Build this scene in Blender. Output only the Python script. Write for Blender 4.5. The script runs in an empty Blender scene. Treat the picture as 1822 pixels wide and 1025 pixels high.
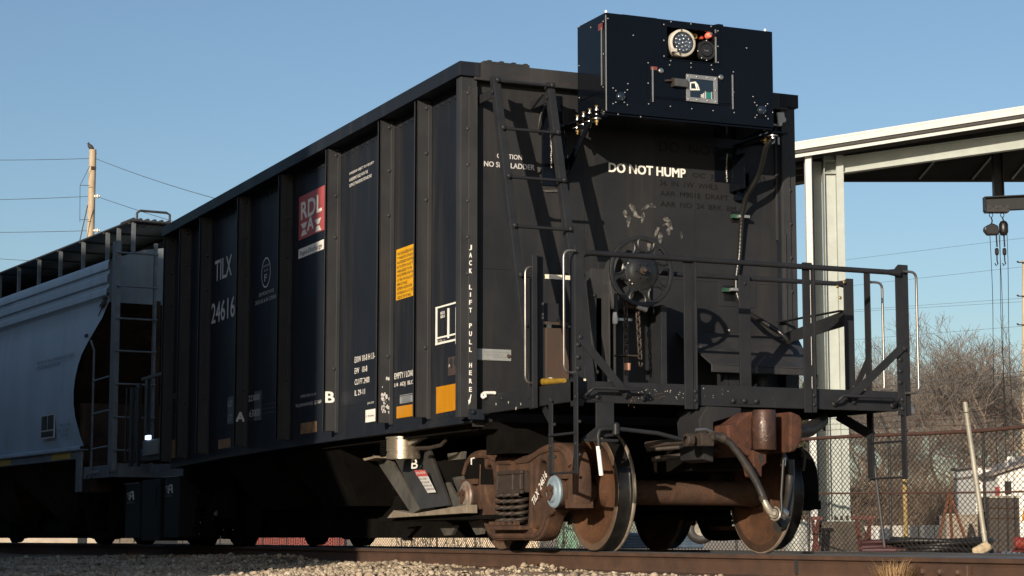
import bpy, bmesh, math, random
import numpy as np
from mathutils import Vector, Matrix
R = math.radians
scene = bpy.context.scene
COL = scene.collection
random.seed(7)

# ------------------------------------------------------------------ camera
FPX = 3602.6085; PITCH = R(7.00648); YAW = R(23.8727)
CAM = Vector((-7.8264, -15.0779, 0.1106))
FW = Vector((math.sin(YAW)*math.cos(PITCH), math.cos(YAW)*math.cos(PITCH), math.sin(PITCH)))
RT = Vector((math.cos(YAW), -math.sin(YAW), 0)); UP = RT.cross(FW)
cd = bpy.data.cameras.new("camera"); cam = bpy.data.objects.new("camera", cd); COL.objects.link(cam)
cd.sensor_width = 36.0; cd.lens = 36.0*FPX/1822.0; cd.clip_start = 0.1; cd.clip_end = 5000
cam.location = CAM
cam.rotation_euler = Matrix((RT, UP, -FW)).transposed().to_euler()
scene.camera = cam

# ------------------------------------------------------------------ light
SUN_AZ = R(46.0); SUN_EL = R(14.2)      # direction the light travels: heading from +Y to +X
w = bpy.data.worlds.new("World"); scene.world = w; w.use_nodes = True
nt = w.node_tree; bg = nt.nodes["Background"]
sky = nt.nodes.new("ShaderNodeTexSky"); sky.sky_type = 'NISHITA'; sky.sun_disc = False
sky.sun_elevation = SUN_EL; sky.sun_rotation = SUN_AZ + math.pi
sky.air_density = 1.0; sky.dust_density = 1.0; sky.ozone_density = 2.6
nt.links.new(sky.outputs[0], bg.inputs[0]); bg.inputs[1].default_value = 0.095
sl = bpy.data.lights.new("sun", 'SUN'); sl.energy = 5.0; sl.angle = R(0.5); sl.color = (1.0, 0.86, 0.68)
so = bpy.data.objects.new("sun", sl); COL.objects.link(so)
tdir = Vector((math.sin(SUN_AZ)*math.cos(SUN_EL), math.cos(SUN_AZ)*math.cos(SUN_EL), -math.sin(SUN_EL)))
so.rotation_euler = tdir.to_track_quat('-Z', 'Y').to_euler(); so.location = (-20, -20, 20)
vs = scene.view_settings; vs.view_transform = 'Standard'; vs.look = 'None'; vs.gamma = 1.0; vs.exposure = 0.35
try: vs.use_curve_mapping = False
except Exception: pass

# ------------------------------------------------------------------ measuring helpers (photo pixel -> point on a real plane)
def ray(px, py): return FW + RT*((px-911)/FPX) - UP*((py-512.5)/FPX)
def E(px, py, Y=0.1):
    d = ray(px, py); return CAM + d*((Y-CAM.y)/d.y)
def S(px, py, X=-1.46):
    d = ray(px, py); return CAM + d*((X-CAM.x)/d.x)
def D(px, py, dep): return CAM + ray(px, py)*dep

# ------------------------------------------------------------------ materials
MATS = {}
ALB = 0.86
def mat(name, c1, c2=None, rough=0.5, metal=0.0, scale=3.0, detail=6, contrast=(0.35, 0.65), bump=0.0, bscale=40,
        streak=None, speck=None, spec=0.5, rough2=None, coat=0.0, stretch=(1, 1, 1)):
    if name in MATS: return MATS[name]
    m = bpy.data.materials.new(name); m.use_nodes = True; MATS[name] = m
    n = m.node_tree.nodes; l = m.node_tree.links; b = n["Principled BSDF"]
    b.inputs["Roughness"].default_value = rough; b.inputs["Metallic"].default_value = metal
    b.inputs["Specular IOR Level"].default_value = spec
    if coat: b.inputs["Coat Weight"].default_value = coat; b.inputs["Coat Roughness"].default_value = 0.08
    tc = n.new("ShaderNodeTexCoord"); mp = n.new("ShaderNodeMapping"); mp.inputs["Scale"].default_value = stretch
    l.new(tc.outputs["Object"], mp.inputs[0])
    if c2 is None: c2 = tuple(x*0.8 for x in c1)
    if max(c1) < .7: c1 = tuple(x*ALB for x in c1); c2 = tuple(x*ALB for x in c2)
    nz = n.new("ShaderNodeTexNoise"); nz.inputs["Scale"].default_value = scale; nz.inputs["Detail"].default_value = detail
    nz.inputs["Roughness"].default_value = 0.65
    l.new(mp.outputs[0], nz.inputs["Vector"])
    rp = n.new("ShaderNodeValToRGB"); rp.color_ramp.elements[0].position = contrast[0]; rp.color_ramp.elements[1].position = contrast[1]
    rp.color_ramp.elements[0].color = (*c2, 1); rp.color_ramp.elements[1].color = (*c1, 1)
    l.new(nz.outputs[0], rp.inputs[0]); last = rp.outputs[0]
    def layer(last, col, sc, lo, hi, strx):
        mp2 = n.new("ShaderNodeMapping"); mp2.inputs["Scale"].default_value = strx; l.new(tc.outputs["Object"], mp2.inputs[0])
        z = n.new("ShaderNodeTexNoise"); z.inputs["Scale"].default_value = sc; z.inputs["Detail"].default_value = 8; z.inputs["Roughness"].default_value = 0.7
        l.new(mp2.outputs[0], z.inputs["Vector"])
        r2 = n.new("ShaderNodeValToRGB"); r2.color_ramp.elements[0].position = lo; r2.color_ramp.elements[1].position = hi
        l.new(z.outputs[0], r2.inputs[0])
        mx = n.new("ShaderNodeMix"); mx.data_type = 'RGBA'
        l.new(r2.outputs[0], mx.inputs["Factor"]); l.new(last, mx.inputs["A"]); mx.inputs["B"].default_value = (*col, 1)
        return mx.outputs["Result"]
    if streak: last = layer(last, streak[0], streak[1], streak[2], streak[3], streak[4] if len(streak) > 4 else (1, 1, .08))
    if speck: last = layer(last, speck[0], speck[1], speck[2], speck[3], (1, 1, 1))
    l.new(last, b.inputs["Base Color"])
    if rough2 is not None:
        mr = n.new("ShaderNodeMapRange"); mr.inputs["From Min"].default_value = .3; mr.inputs["From Max"].default_value = .7
        mr.inputs["To Min"].default_value = rough; mr.inputs["To Max"].default_value = rough2
        l.new(nz.outputs[0], mr.inputs["Value"]); l.new(mr.outputs[0], b.inputs["Roughness"])
    if bump:
        bz = n.new("ShaderNodeTexNoise"); bz.inputs["Scale"].default_value = bscale; bz.inputs["Detail"].default_value = 5
        l.new(tc.outputs["Object"], bz.inputs["Vector"])
        bp = n.new("ShaderNodeBump"); bp.inputs["Strength"].default_value = bump; bp.inputs["Distance"].default_value = 0.02
        l.new(bz.outputs[0], bp.inputs["Height"]); l.new(bp.outputs[0], b.inputs["Normal"])
    return m
def emis(name, col, st):
    m = bpy.data.materials.new(name); m.use_nodes = True; b = m.node_tree.nodes["Principled BSDF"]
    b.inputs["Base Color"].default_value = (*col, 1); b.inputs["Emission Color"].default_value = (*col, 1); b.inputs["Emission Strength"].default_value = st
    MATS[name] = m; return m

BLK = mat("car_black", (.0165, .0205, .0290), (.0125, .0160, .0235), .42, rough2=.55, spec=.10, scale=1.6, streak=((.040, .038, .036), 4, .50, .80), speck=((.07, .065, .06), 90, .78, .81), bump=.14, bscale=2.2)
WHLB = mat("brake_wheel_black", (.017, .0172, .018), (.012, .0122, .013), .3, rough2=.42, spec=.5, scale=5, speck=((.06, .045, .035), 40, .72, .78))
BLKE = mat("end_black", (.0260, .0268, .0302), (.0200, .0212, .0245), .48, rough2=.58, spec=.15, scale=2.2, streak=((.040, .036, .032), 4, .50, .80), speck=((.085, .08, .07), 70, .775, .80), bump=.05, bscale=4)
RIBM = mat("rib_grey_black", (.0385, .0395, .0430), (.0285, .0297, .0335), .44, rough2=.56, spec=.2, scale=3, streak=((.050, .047, .045), 4, .50, .80), speck=((.09, .085, .075), 80, .77, .80))  # greyer, paler black than the side panels
STL = mat("rail_black", (.0240, .0252, .0290), (.0182, .0196, .0232), .38, rough2=.5, spec=.2, scale=6, speck=((.11, .07, .05), 45, .70, .78))
SHADE_BLK = mat("under_shade_black", (.0085, .0075, .0065), (.0045, .0042, .004), .85, spec=.05, scale=4, speck=((.05, .04, .03), 60, .70, .78), bump=.1, bscale=30)  # near black stands in for the deep shade under the cars
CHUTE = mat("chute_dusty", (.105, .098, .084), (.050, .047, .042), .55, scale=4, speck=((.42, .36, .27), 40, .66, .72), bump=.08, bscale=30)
DUST = mat("dusty_ledge", (.27, .225, .17), (.16, .13, .095), .85, scale=8, bump=.2, bscale=60)
RUST = mat("rust_cast", (.088, .050, .034), (.046, .028, .021), .78, spec=.2, scale=5, streak=((.118, .056, .028), 7, .52, .75, (1, 1, .5)), speck=((.020, .014, .011), 30, .60, .74), bump=.25, bscale=55)
RUSTW = mat("rust_wheel", (.105, .049, .026), (.055, .030, .019), .8, spec=.2, scale=4, speck=((.16, .068, .026), 18, .55, .75), bump=.15, bscale=60)
RUSTC = mat("rust_coupler", (.105, .044, .027), (.048, .024, .018), .72, spec=.2, scale=7, speck=((.50, .42, .36), 28, .72, .76), bump=.3, bscale=50)
RUSTB = mat("rust_back_rim", (.060, .034, .022), (.036, .022, .016), .8, scale=8, bump=.1, spec=.2)
RIM = mat("wheel_rim", (.16, .105, .07), (.09, .06, .045), .6, .2, scale=8, bump=.08)
TREAD = mat("wheel_tread", (.055, .052, .05), (.03, .028, .027), .28, .75, scale=9, speck=((.5, .5, .5), 60, .72, .76))
FLAN = mat("wheel_flange", (.40, .34, .28), (.25, .19, .14), .45, .4, scale=12)
RAILM = mat("rail_rust", (.092, .048, .030), (.052, .030, .021), .7, scale=4, speck=((.45, .36, .26), 55, .72, .76), bump=.1, bscale=50)
RAILT = mat("rail_top", (.55, .56, .58), (.42, .43, .45), .3, .9, scale=5, stretch=(4, .2, 1))
WHITE = mat("white_paint", (.80, .78, .74), (.72, .70, .66), .55, scale=15)
OFFW = mat("aged_white_paint", (.62, .61, .60), (.50, .49, .48), .6, scale=20)
GHOST = mat("ghost_paint", (.0095, .0097, .0105), (.014, .0143, .0155), .8, spec=.05, scale=10)
YEL = mat("yellow_sticker", (.72, .38, .012), (.62, .31, .01), .4, scale=6, speck=((.4, .2, .02), 40, .72, .78))
YELR = mat("yellow_reflector", (.60, .26, .008), (.50, .21, .006), .35, scale=5, stretch=(1, 8, 1))
REFL = mat("worn_reflector", (.38, .22, .09), (.13, .075, .04), .5, scale=14, bump=.1)
RED = mat("logo_red", (.50, .095, .090), (.43, .08, .076), .45, scale=8)
INK = mat("ink", (.02, .02, .02), (.03, .03, .03), .6)
GLOSS = mat("box_gloss_black", (.0030, .0045, .0080), (.0040, .0056, .0095), .12, rough2=.18, scale=2, bump=.012, bscale=2.5, spec=.16)
GLOSSD = mat("box_recess_black", (.006, .006, .007), (.004, .004, .004), .4, scale=3)
ZINC = mat("zinc", (.62, .60, .57), (.48, .46, .44), .28, .9, scale=14)
RIVM = mat("rivet_dull", (.46, .45, .43), (.30, .29, .28), .35, .7, scale=30)
GOLD = mat("yellow_zinc", (.40, .28, .11), (.30, .20, .08), .4, .7, scale=14)
ALU = mat("alu_frame", (.34, .35, .36), (.28, .29, .30), .45, .5, scale=9)
CREAM = mat("lamp_housing", (.60, .57, .50), (.50, .47, .41), .45, scale=8)
PLATE = mat("data_plate", (.42, .44, .44), (.33, .35, .35), .4, .3, scale=9, speck=((.2, .14, .1), 30, .68, .75))
RUBBER = mat("rubber", (.020, .018, .017), (.030, .027, .025), .5, scale=9, bump=.1)
CHAINM = mat("chain_rust", (.060, .043, .034), (.030, .023, .019), .65, .2, scale=14)
BLUECAP = mat("bearing_blue", (.24, .33, .40), (.17, .23, .28), .5, scale=9, speck=((.25, .11, .05), 18, .60, .68))
GREYCAP = mat("bearing_grey", (.30, .27, .24), (.17, .11, .08), .5, .2, scale=7)
GLASS = mat("dark_glass", (.012, .02, .032), (.012, .02, .032), .04, spec=.7)
LENS = mat("clear_lens", (.55, .58, .62), (.35, .38, .42), .08, .85, scale=60)
TEAL = mat("teal_plastic", (.02, .20, .19), (.02, .17, .16), .4)
PINK = mat("salmon_plastic", (.62, .33, .22), (.55, .28, .18), .5)
REDTAG = mat("red_tag", (.20, .05, .045), (.17, .04, .04), .5)

# ------------------------------------------------------------------ mesh builder
def frame_mat(z):
    z = Vector(z).normalized(); a = Vector((0, 0, 1)) if abs(z.z) < .95 else Vector((0, 1, 0))
    x = a.cross(z).normalized(); y = z.cross(x); return x, y, z
class MB:
    def __init__(s): s.v = []; s.f = []
    def add(s, vs, fs):
        o = len(s.v); s.v += [tuple(v) for v in vs]; s.f += [tuple(i+o for i in f) for f in fs]; return s
    def box(s, x0, x1, y0, y1, z0, z1):
        if x0 > x1: x0, x1 = x1, x0
        if y0 > y1: y0, y1 = y1, y0
        if z0 > z1: z0, z1 = z1, z0
        return s.hexa([(x0, y0, z0), (x1, y0, z0), (x1, y1, z0), (x0, y1, z0), (x0, y0, z1), (x1, y0, z1), (x1, y1, z1), (x0, y1, z1)])
    def hexa(s, p): return s.add(p, [(3, 2, 1, 0), (4, 5, 6, 7), (0, 1, 5, 4), (1, 2, 6, 5), (2, 3, 7, 6), (3, 0, 4, 7)])
    def bar(s, p, q, w, h, up=(0, 0, 1)):       # rectangular bar: w across, h along up
        p, q = Vector(p), Vector(q); d = (q-p).normalized(); u = Vector(up); x = d.cross(u).normalized(); u = x.cross(d)
        c = []
        for e in (p, q):
            for a, b in ((-1, -1), (1, -1), (1, 1), (-1, 1)): c.append(e + x*(a*w/2) + u*(b*h/2))
        return s.add(c, [(3, 2, 1, 0), (4, 5, 6, 7), (0, 1, 5, 4), (1, 2, 6, 5), (2, 3, 7, 6), (3, 0, 4, 7)])
    def prism(s, poly, ext):                    # planar polygon swept by a vector
        n = len(poly); e = Vector(ext); P = [Vector(p) for p in poly]; Q = [p+e for p in P]
        return s.add(P+Q, [tuple(range(n))[::-1], tuple(range(n, 2*n))] + [(i, (i+1) % n, n+(i+1) % n, n+i) for i in range(n)])
    def tube(s, pts, r, n=8, cap=True, closed=False):
        P = [Vector(p) for p in pts]; m = len(P); vs = []; rr = r if isinstance(r, (list, tuple)) else [r]*m
        t0 = (P[1]-P[0]).normalized(); x, y, _ = frame_mat(t0)
        for i in range(m):
            if closed: t = (P[(i+1) % m]-P[i-1]).normalized()
            else: t = (P[min(i+1, m-1)]-P[max(i-1, 0)]).normalized()
            x = (x - t*x.dot(t)).normalized(); y = t.cross(x)
            for k in range(n):
                a = 2*math.pi*k/n; vs.append(P[i] + x*(math.cos(a)*rr[i]) + y*(math.sin(a)*rr[i]))
        fs = []
        for i in range(m if closed else m-1):
            j = (i+1) % m
            for k in range(n): fs.append((i*n+k, i*n+(k+1) % n, j*n+(k+1) % n, j*n+k))
        if cap and not closed: fs += [tuple(range(n))[::-1], tuple(range((m-1)*n, m*n))]
        return s.add(vs, fs)
    def cyl(s, p, q, r0, r1=None, n=16):
        r1 = r0 if r1 is None else r1; return s.tube([p, q], [r0, r1], n)
    def lathe(s, o, axis, prof, n=32, a0=0, a1=2*math.pi):         # prof: (along, radius)
        x, y, z = frame_mat(axis); o = Vector(o); vs = []; m = len(prof); full = abs(a1-a0-2*math.pi) < 1e-6; N = n if full else n+1
        for k in range(N):
            a = a0+(a1-a0)*k/n; c = x*math.cos(a)+y*math.sin(a)
            for (h, r) in prof: vs.append(o + z*h + c*r)
        fs = []
        for k in range(n):
            k2 = (k+1) % N
            for i in range(m-1): fs.append((k*m+i, k2*m+i, k2*m+i+1, k*m+i+1))
        return s.add(vs, fs)
    def dome(s, p, axis, r, h=None, n=8):
        h = h or r*.6; pr = [(0, r), (h*.55, r*.88), (h*.9, r*.5), (h, 0.0001)]
        return s.lathe(p, axis, pr, n)
    def quad(s, a, b, c, d): return s.add([a, b, c, d], [(0, 1, 2, 3)])
    def build(s, name, m, parent=None, bev=0, smooth=False, label=None):
        me = bpy.data.meshes.new(name); inv = world_of(parent).inverted() if parent else Matrix()
        me.from_pydata([inv @ Vector(v) for v in s.v], [], s.f); me.update()
        return link_mesh(name, me, m, parent, bev, smooth, label)
def pieces(mb):
    par = list(range(len(mb.v)))
    def find(i):
        while par[i] != i: par[i] = par[par[i]]; i = par[i]
        return i
    for f in mb.f:
        a = find(f[0])
        for i in f[1:]: par[find(i)] = a
    G = {}
    for f in mb.f: G.setdefault(find(f[0]), []).append(f)
    out = []
    for fs in G.values():
        ids = sorted({i for f in fs for i in f}); mp = {i: k for k, i in enumerate(ids)}; q = MB(); q.v = [mb.v[i] for i in ids]; q.f = [tuple(mp[i] for i in f) for f in fs]; out.append(q)
    return out
def build_each(mb, name, m, parent=None, **k): return [q.build(name, m, parent, **k) for q in pieces(mb)]
def world_of(o):
    M = Matrix()
    while o is not None:
        M = Matrix.LocRotScale(o.location, o.rotation_euler, o.scale) @ M; o = o.parent
    return M
def link_mesh(name, me, m, parent=None, bev=0, smooth=False, label=None):
    bm = bmesh.new(); bm.from_mesh(me); bmesh.ops.recalc_face_normals(bm, faces=bm.faces); bm.to_mesh(me); bm.free()
    o = bpy.data.objects.new(name, me); COL.objects.link(o); o.parent = parent
    me.materials.append(m)
    if smooth: smoothen(me, smooth if not isinstance(smooth, bool) else 40)
    if bev:
        md = o.modifiers.new("bevel", 'BEVEL'); md.width = bev; md.segments = 2; md.limit_method = 'ANGLE'; md.angle_limit = R(40)
    if label: o['label'] = label
    return o
def smoothen(me, ang):
    me.polygons.foreach_set("use_smooth", [True]*len(me.polygons))
    try: me.set_sharp_from_angle(angle=R(ang))
    except Exception: pass
def thing(name, label, cat, loc=(0, 0, 0), rz=0, group=None):
    o = bpy.data.objects.new(name, None); COL.objects.link(o); o.location = loc; o.rotation_euler = (0, 0, rz); o.empty_display_size = .3
    o['label'] = label; o['category'] = cat
    if group: o['group'] = group
    return o
def tag(o, label, cat, group=None):
    o['label'] = label; o['category'] = cat
    if group: o['group'] = group
    return o
def dup(o, parent, mtx=None):
    c = o.copy(); COL.objects.link(c); c.parent = parent
    return c
def copy_tree(o, parent=None):
    kids = [k for k in bpy.data.objects if k.parent == o]
    c = dup(o, parent)
    for k in kids: copy_tree(k, c)
    return c
# text: mesh laid between two measured bottom corners, height measured at the left one
TXTN = [0]
def text_mesh(s):
    cu = bpy.data.curves.new("lettering", 'FONT'); cu.body = s; cu.extrude = 0.0; cu.resolution_u = 3
    o = bpy.data.objects.new("tmp", cu); COL.objects.link(o)
    dg = bpy.context.evaluated_depsgraph_get(); me = bpy.data.meshes.new_from_object(o.evaluated_get(dg))
    bpy.data.objects.remove(o); bpy.data.curves.remove(cu)
    return me
def lay_text(s, P, right, wid, hgt, m, parent, bold=0.0, name="lettering", normal=None, lift=.004, fill=True):
    me = text_mesh(s)
    n = len(me.vertices); co = np.zeros(n*3); me.vertices.foreach_get("co", co); co = co.reshape(-1, 3)
    mn = co.min(0); mx = co.max(0)
    right = Vector(right).normalized(); up = Vector((0, 0, 1)); nrm = Vector(normal) if normal else right.cross(up)
    up = nrm.cross(right).normalized()
    inv = world_of(parent).inverted() if parent else Matrix()
    out = []
    for c in co:
        a = (c[0]-mn[0])/max(mx[0]-mn[0], 1e-6)*wid; b = (c[1]-mn[1])/max(mx[1]-mn[1], 1e-6)*hgt
        p = Vector(P) + right*a + up*b + nrm*lift
        out.append(inv @ p)
    if bold:        # heavier stroke: the sheet of letters laid five times, each a hair higher and shifted
        b_ = bold*hgt*.95; polys = [tuple(p.vertices) for p in me.polygons]; vs, fs = [], []; rot = inv.to_3x3(); n0 = len(out)
        for k, (da, db) in enumerate(((0, 0), (-1, -.7), (1, -.7), (-1, .7), (1, .7))):
            sh_ = rot @ (right*(da*b_)+up*(db*b_)+nrm*(.0004*k)); vs += [p+sh_ for p in out]; fs += [tuple(i+k*n0 for i in f) for f in polys]
        bpy.data.meshes.remove(me); me = bpy.data.meshes.new("lettering"); me.from_pydata(vs, [], fs)
    else:
        for i, p in enumerate(out): me.vertices[i].co = p
    me.update()
    o = bpy.data.objects.new(name, me); COL.objects.link(o); o.parent = parent; me.materials.clear(); me.materials.append(m)
    for p in me.polygons: p.material_index = 0
    return o
def stext(s, x0, yt, yb, x1, m, parent, X=-1.46, bold=0.0, y1b=None, **k):      # on the car side; text runs towards -Y (to the right in the photo)
    a = S(x0, yb, X); t = S(x0, yt, X); b = S(x1, yb, X)
    return lay_text(s, a, (0, -1, 0), a.y-b.y, t.z-a.z, m, parent, bold, normal=(-1, 0, 0), **k)
def etext(s, x0, yt, yb, x1, m, parent, Y=0.1, bold=0.0, **k):
    a = E(x0, yb, Y); t = E(x0, yt, Y); b = E(x1, yb, Y)
    return lay_text(s, a, (1, 0, 0), b.x-a.x, t.z-a.z, m, parent, bold, normal=(0, -1, 0), **k)
def splate(x0, yt, yb, x1, m, parent, X=-1.46, name="decal", th=.003, cut=None, label=None):
    a = S(x0, yb, X); t = S(x0, yt, X); b = S(x1, yb, X)
    return MB().box(X-th, X+.002, b.y, a.y, a.z, t.z).build(name, m, parent, label=label)
exec_parts = []

# ================================================================== BLACK OPEN HOPPER CAR
car = thing("hopper_car", "black open top hopper car with end ladder, railed platform and roof level equipment box", "freight car", (0, 4.92, 0))
W = 1.6226; XP = -1.46; XR = -1.60; ZT = 4.004; LC = 9.88; YS = 0.10
def sill(y): return 1.046 - 8.2e-5*max(y, 0)**3
# side panels, inner wall, floor
ys = [0.06 + (LC-.12)*i/24 for i in range(25)]
for sx, nm in ((-1, "side_wall"), (1, "side_wall")):
    m = MB()
    for i in range(24):
        a, b = ys[i], ys[i+1]
        x0, x1 = sx*1.46, sx*1.44
        m.hexa([(x0, a, sill(a)+.02), (x1, a, sill(a)+.02), (x1, b, sill(b)+.02), (x0, b, sill(b)+.02), (x0, a, 3.95), (x1, a, 3.95), (x1, b, 3.95), (x0, b, 3.95)])
    # bolt heads under the chord
    for i in range(66):
        y = .18 + i*.146
        m.dome((sx*1.46, y, 3.80), (sx, 0, 0), .019, .016, 6)
    for i in range(4):
        m.dome((sx*1.46, .55+i*.1, 1.12), (sx, 0, 0), .014, .01, 6)
    sw = m.build(nm, BLK, car)
    # seam of the lower sheet
    m = MB()
    for i in range(24):
        a, b = ys[i], ys[i+1]
        m.hexa([(sx*1.463, a, sill(a)+.30), (sx*1.459, a, sill(a)+.30), (sx*1.459, b, sill(b)+.30), (sx*1.463, b, sill(b)+.30), (sx*1.463, a, sill(a)+.307), (sx*1.459, a, sill(a)+.307), (sx*1.459, b, sill(b)+.307), (sx*1.463, b, sill(b)+.307)])
    m.build("weld_seam", BLK, sw)
    m = MB()
    for i in range(24):
        a, b = ys[i], ys[i+1]
        m.hexa([(sx*1.475, a, sill(a)-.012), (sx*1.30, a, sill(a)-.012), (sx*1.30, b, sill(b)-.012), (sx*1.475, b, sill(b)-.012), (sx*1.475, a, sill(a)+.022), (sx*1.30, a, sill(a)+.022), (sx*1.30, b, sill(b)+.022), (sx*1.475, b, sill(b)+.022)])
    m.build("side_sill", BLK, car)
    # top chord: box section with rounded foot
    m = MB()
    m.box(sx*W, sx*1.44, 0.0, LC, ZT-.125, ZT-.006); m.box(sx*1.585, sx*1.44, .03, LC-.03, ZT-.006, ZT)
    m.box(sx*1.56, sx*1.44, .30, LC-.3, ZT, ZT+.012)
    m.build("top_chord", BLK, car, bev=.014)
# ribs
RIBS = [1.022, 1.944, 3.432, 4.966, 6.504, 8.086, 9.025]
for sx in (-1, 1):
    for k, y in enumerate(RIBS + [9.80]):
        zb = sill(y)+.03; m = MB()
        m.box(sx*1.60, sx*1.468, y, y+.05, zb+.045, 3.876)           # web facing the end
        m.box(sx*1.60, sx*1.588, y, y+.075, zb+.045, 3.876)
        m.box(sx*1.500, sx*1.462, y-.012, y-.001, zb+.03, 3.84)       # lap flange
        for z in (3.81, 3.41, 3.0, 1.72):
            m.dome((sx*1.512, y-.001, z), (0, -1, 0), .020, .018, 7)
        m.build("side_rib", RIBM, car, bev=.004)
    # corner post
    m = MB()
    m.box(sx*1.60, sx*1.455, .03, .06, 1.07, 3.88); m.box(sx*1.60, sx*1.588, .061, .13, 1.07, 3.88)
    m.box(sx*1.535, sx*1.455, .015, .029, 1.10, 3.80)
    for i in range(6 if sx < 0 else 9): m.dome((sx*1.535, .029, 3.74-i*.30), (0, -1, 0), .021, .018, 7)
    cp = m.build("corner_post", RIBM, car, bev=.004)
# gusset at foot of near corner post
m = MB()
m.prism([(-1.475, .30, 1.05), (-1.475, .02, 1.05), (-1.475, .02, 1.30), (-1.475, .12, 1.30)], (.01, 0, 0))
m.box(-1.535, -1.40, -.008, .014, 1.05, 1.135)
m.dome((-1.50, -.008, 1.11), (0, -1, 0), .022, .02, 7)
m.build("corner_gusset", BLK, car, bev=.003)
# ends
for yy, sg, nm in ((YS, 1, "end_sheet"), (LC-YS, -1, "end_sheet")):
    m = MB(); m.box(-1.455, 1.455, yy, yy+sg*.02, 1.0, 3.9)
    es = m.build(nm, BLKE, car)
    m = MB(); y0 = 0.0 if sg > 0 else LC
    m.box(-1.488, 1.52, y0+sg*.006, y0+sg*.16, ZT-.150, ZT-.003)
    m.box(-1.40, -.98, y0+sg*.02, y0+sg*.16, ZT-.003, ZT+.022)
    for i in range(4): m.box(-1.36+i*.11, -1.32+i*.11, y0+sg*.03, y0+sg*.08, ZT+.022, ZT+.034)
    m.box(-1.515, -1.489, y0+sg*.02, y0+sg*.16, ZT-.13, ZT-.01)
    m.build("end_chord", RIBM, car, bev=.008)
    if sg > 0: END = es
# weld lines on the near end sheet
m = MB()
for z in (2.30,): m.box(-1.43, 1.43, YS-.004, YS, z, z+.008)
m.box(.62, .626, YS-.003, YS, 1.9, 3.2); m.box(-.45, -.444, YS-.003, YS, 2.3, 3.3)
m.build("weld_seam", BLKE, END)
# patch plate, then flat dark squares laid on the sheet
m = MB()
a, b = E(1278, 500), E(1345, 548); m.box(a.x, b.x, YS-.006, YS, b.z, a.z)
m.build("patch_plate", BLKE, END, bev=.002)
for (x0, y0, x1, y1) in ((1301, 375, 1320, 397), (1287, 508, 1318, 537)):
    a, b = E(x0, y0, YS), E(x1, y1, YS)
    MB().box(a.x, b.x, YS-.008, YS-.002, b.z, a.z).build("dark_square", GLOSSD, END)
# right hand post plate
a, b = E(1376, 225), E(1398, 430)
m = MB(); m.box(a.x, b.x, YS-.03, YS, b.z, a.z+.02)
for i in range(4): m.dome(((a.x+b.x)/2+.03, YS-.03, b.z+.12+i*.27), (0, -1, 0), .02, .018, 7)
m.box(1.462, 1.475, .0, .05, 1.5, 2.75)
m.build("post_plate", RIBM, car, bev=.004)
# floor plate added to block light, centre sill, bolsters, side underframe
m = MB(); m.box(-1.36, 1.36, .05, LC-.05, .98, 1.04)
m.box(-.20, .20, -1.55, LC+1.55, .62, .97)
for y in (.085, LC-.085): m.box(-1.25, 1.25, y-.22, y+.22, .78, .979)
for y in (2.6, 4.9, 7.2): m.box(-.9, .9, y-.05, y+.05, .70, .979)
m.build("underframe", SHADE_BLK, car)
m = MB(); m.box(-1.43, 1.43, .14, LC-.14, 3.4, 3.42); m.build("load_bed", SHADE_BLK, car)

# ---- discharge hoppers and gates
m = MB()
def P(x, px, py): q = S(px, py, x); return Vector((x, q.y, q.z))
# near hopper sheets: sloping outward face seen below the sill
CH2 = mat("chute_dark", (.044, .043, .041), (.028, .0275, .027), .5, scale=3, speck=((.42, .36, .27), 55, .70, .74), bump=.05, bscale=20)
def plate(pts, X0, X1, mm):
    q = [P(X0+(X1-X0)*t, x, y) for x, y, t in pts]; MB().prism(q, (.025, 0, 0)).build("chute_plate", mm, chute, bev=.002)
chute = MB().box(-.95, .95, .75, 2.75, .50, .80).build("hopper_chute", SHADE_BLK, car)
plate([(662, 809, 0), (698, 822, .3), (747, 906, 1), (732, 915, 1)], -1.12, -1.24, CHUTE)
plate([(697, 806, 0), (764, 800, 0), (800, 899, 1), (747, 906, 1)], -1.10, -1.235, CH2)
plate([(776, 862, .4), (798, 858, .4), (823, 903, 1), (800, 911, 1)], -1.06, -1.215, CHUTE)
plate([(796, 807, 0), (826, 803, 0), (824, 822, .2), (799, 838, .3)], -1.02, -1.10, CHUTE)
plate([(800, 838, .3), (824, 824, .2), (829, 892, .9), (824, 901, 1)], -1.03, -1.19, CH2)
m = MB()
m.box(-1.10, 1.1, .70, 2.9, .55, .78)
m.build("chute_beam", SHADE_BLK, car)
m = MB()
m.prism([P(-1.28, 735, 914), P(-1.28, 830, 898), P(-1.28, 830, 913), P(-1.28, 688, 922), P(-1.28, 700, 908)], (.10, 0, 0))
m.prism([P(-1.28, 645, 816), P(-1.28, 668, 811), P(-1.28, 668, 815), P(-1.28, 648, 820)], (.2, 0, 0))
m.build("gate_ledge", DUST, car, bev=.004)
m = MB(); q0 = S(690, 925, -1.2); q1 = S(855, 912, -1.2)
m.box(-1.2, 1.2, .2, 3.0, q1.z-.055, q1.z-.02); m.box(-.6, .6, 3.6, 6.9, .10, .52)
m.build("discharge_gate", SHADE_BLK, car)
m = MB()
for (a, b, c, d) in (((780, 933), (812, 935), (803, 952), (790, 953)), ((833, 928), (862, 924), (857, 950), (847, 952))):
    m.prism([P(-1.0, *a), P(-1.0, *b), P(-1.0, *c), P(-1.0, *d)], (.03, 0, 0))
build_each(m, "gate_lug", CHUTE, car)
m = MB(); m.prism([P(-1.0, 728, 938), P(-1.0, 743, 936), P(-1.0, 724, 957), P(-1.0, 729, 962), P(-1.0, 717, 962), P(-1.0, 713, 950)], (.05, 0, 0)); m.build("gate_hook", SHADE_BLK, car)
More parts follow.
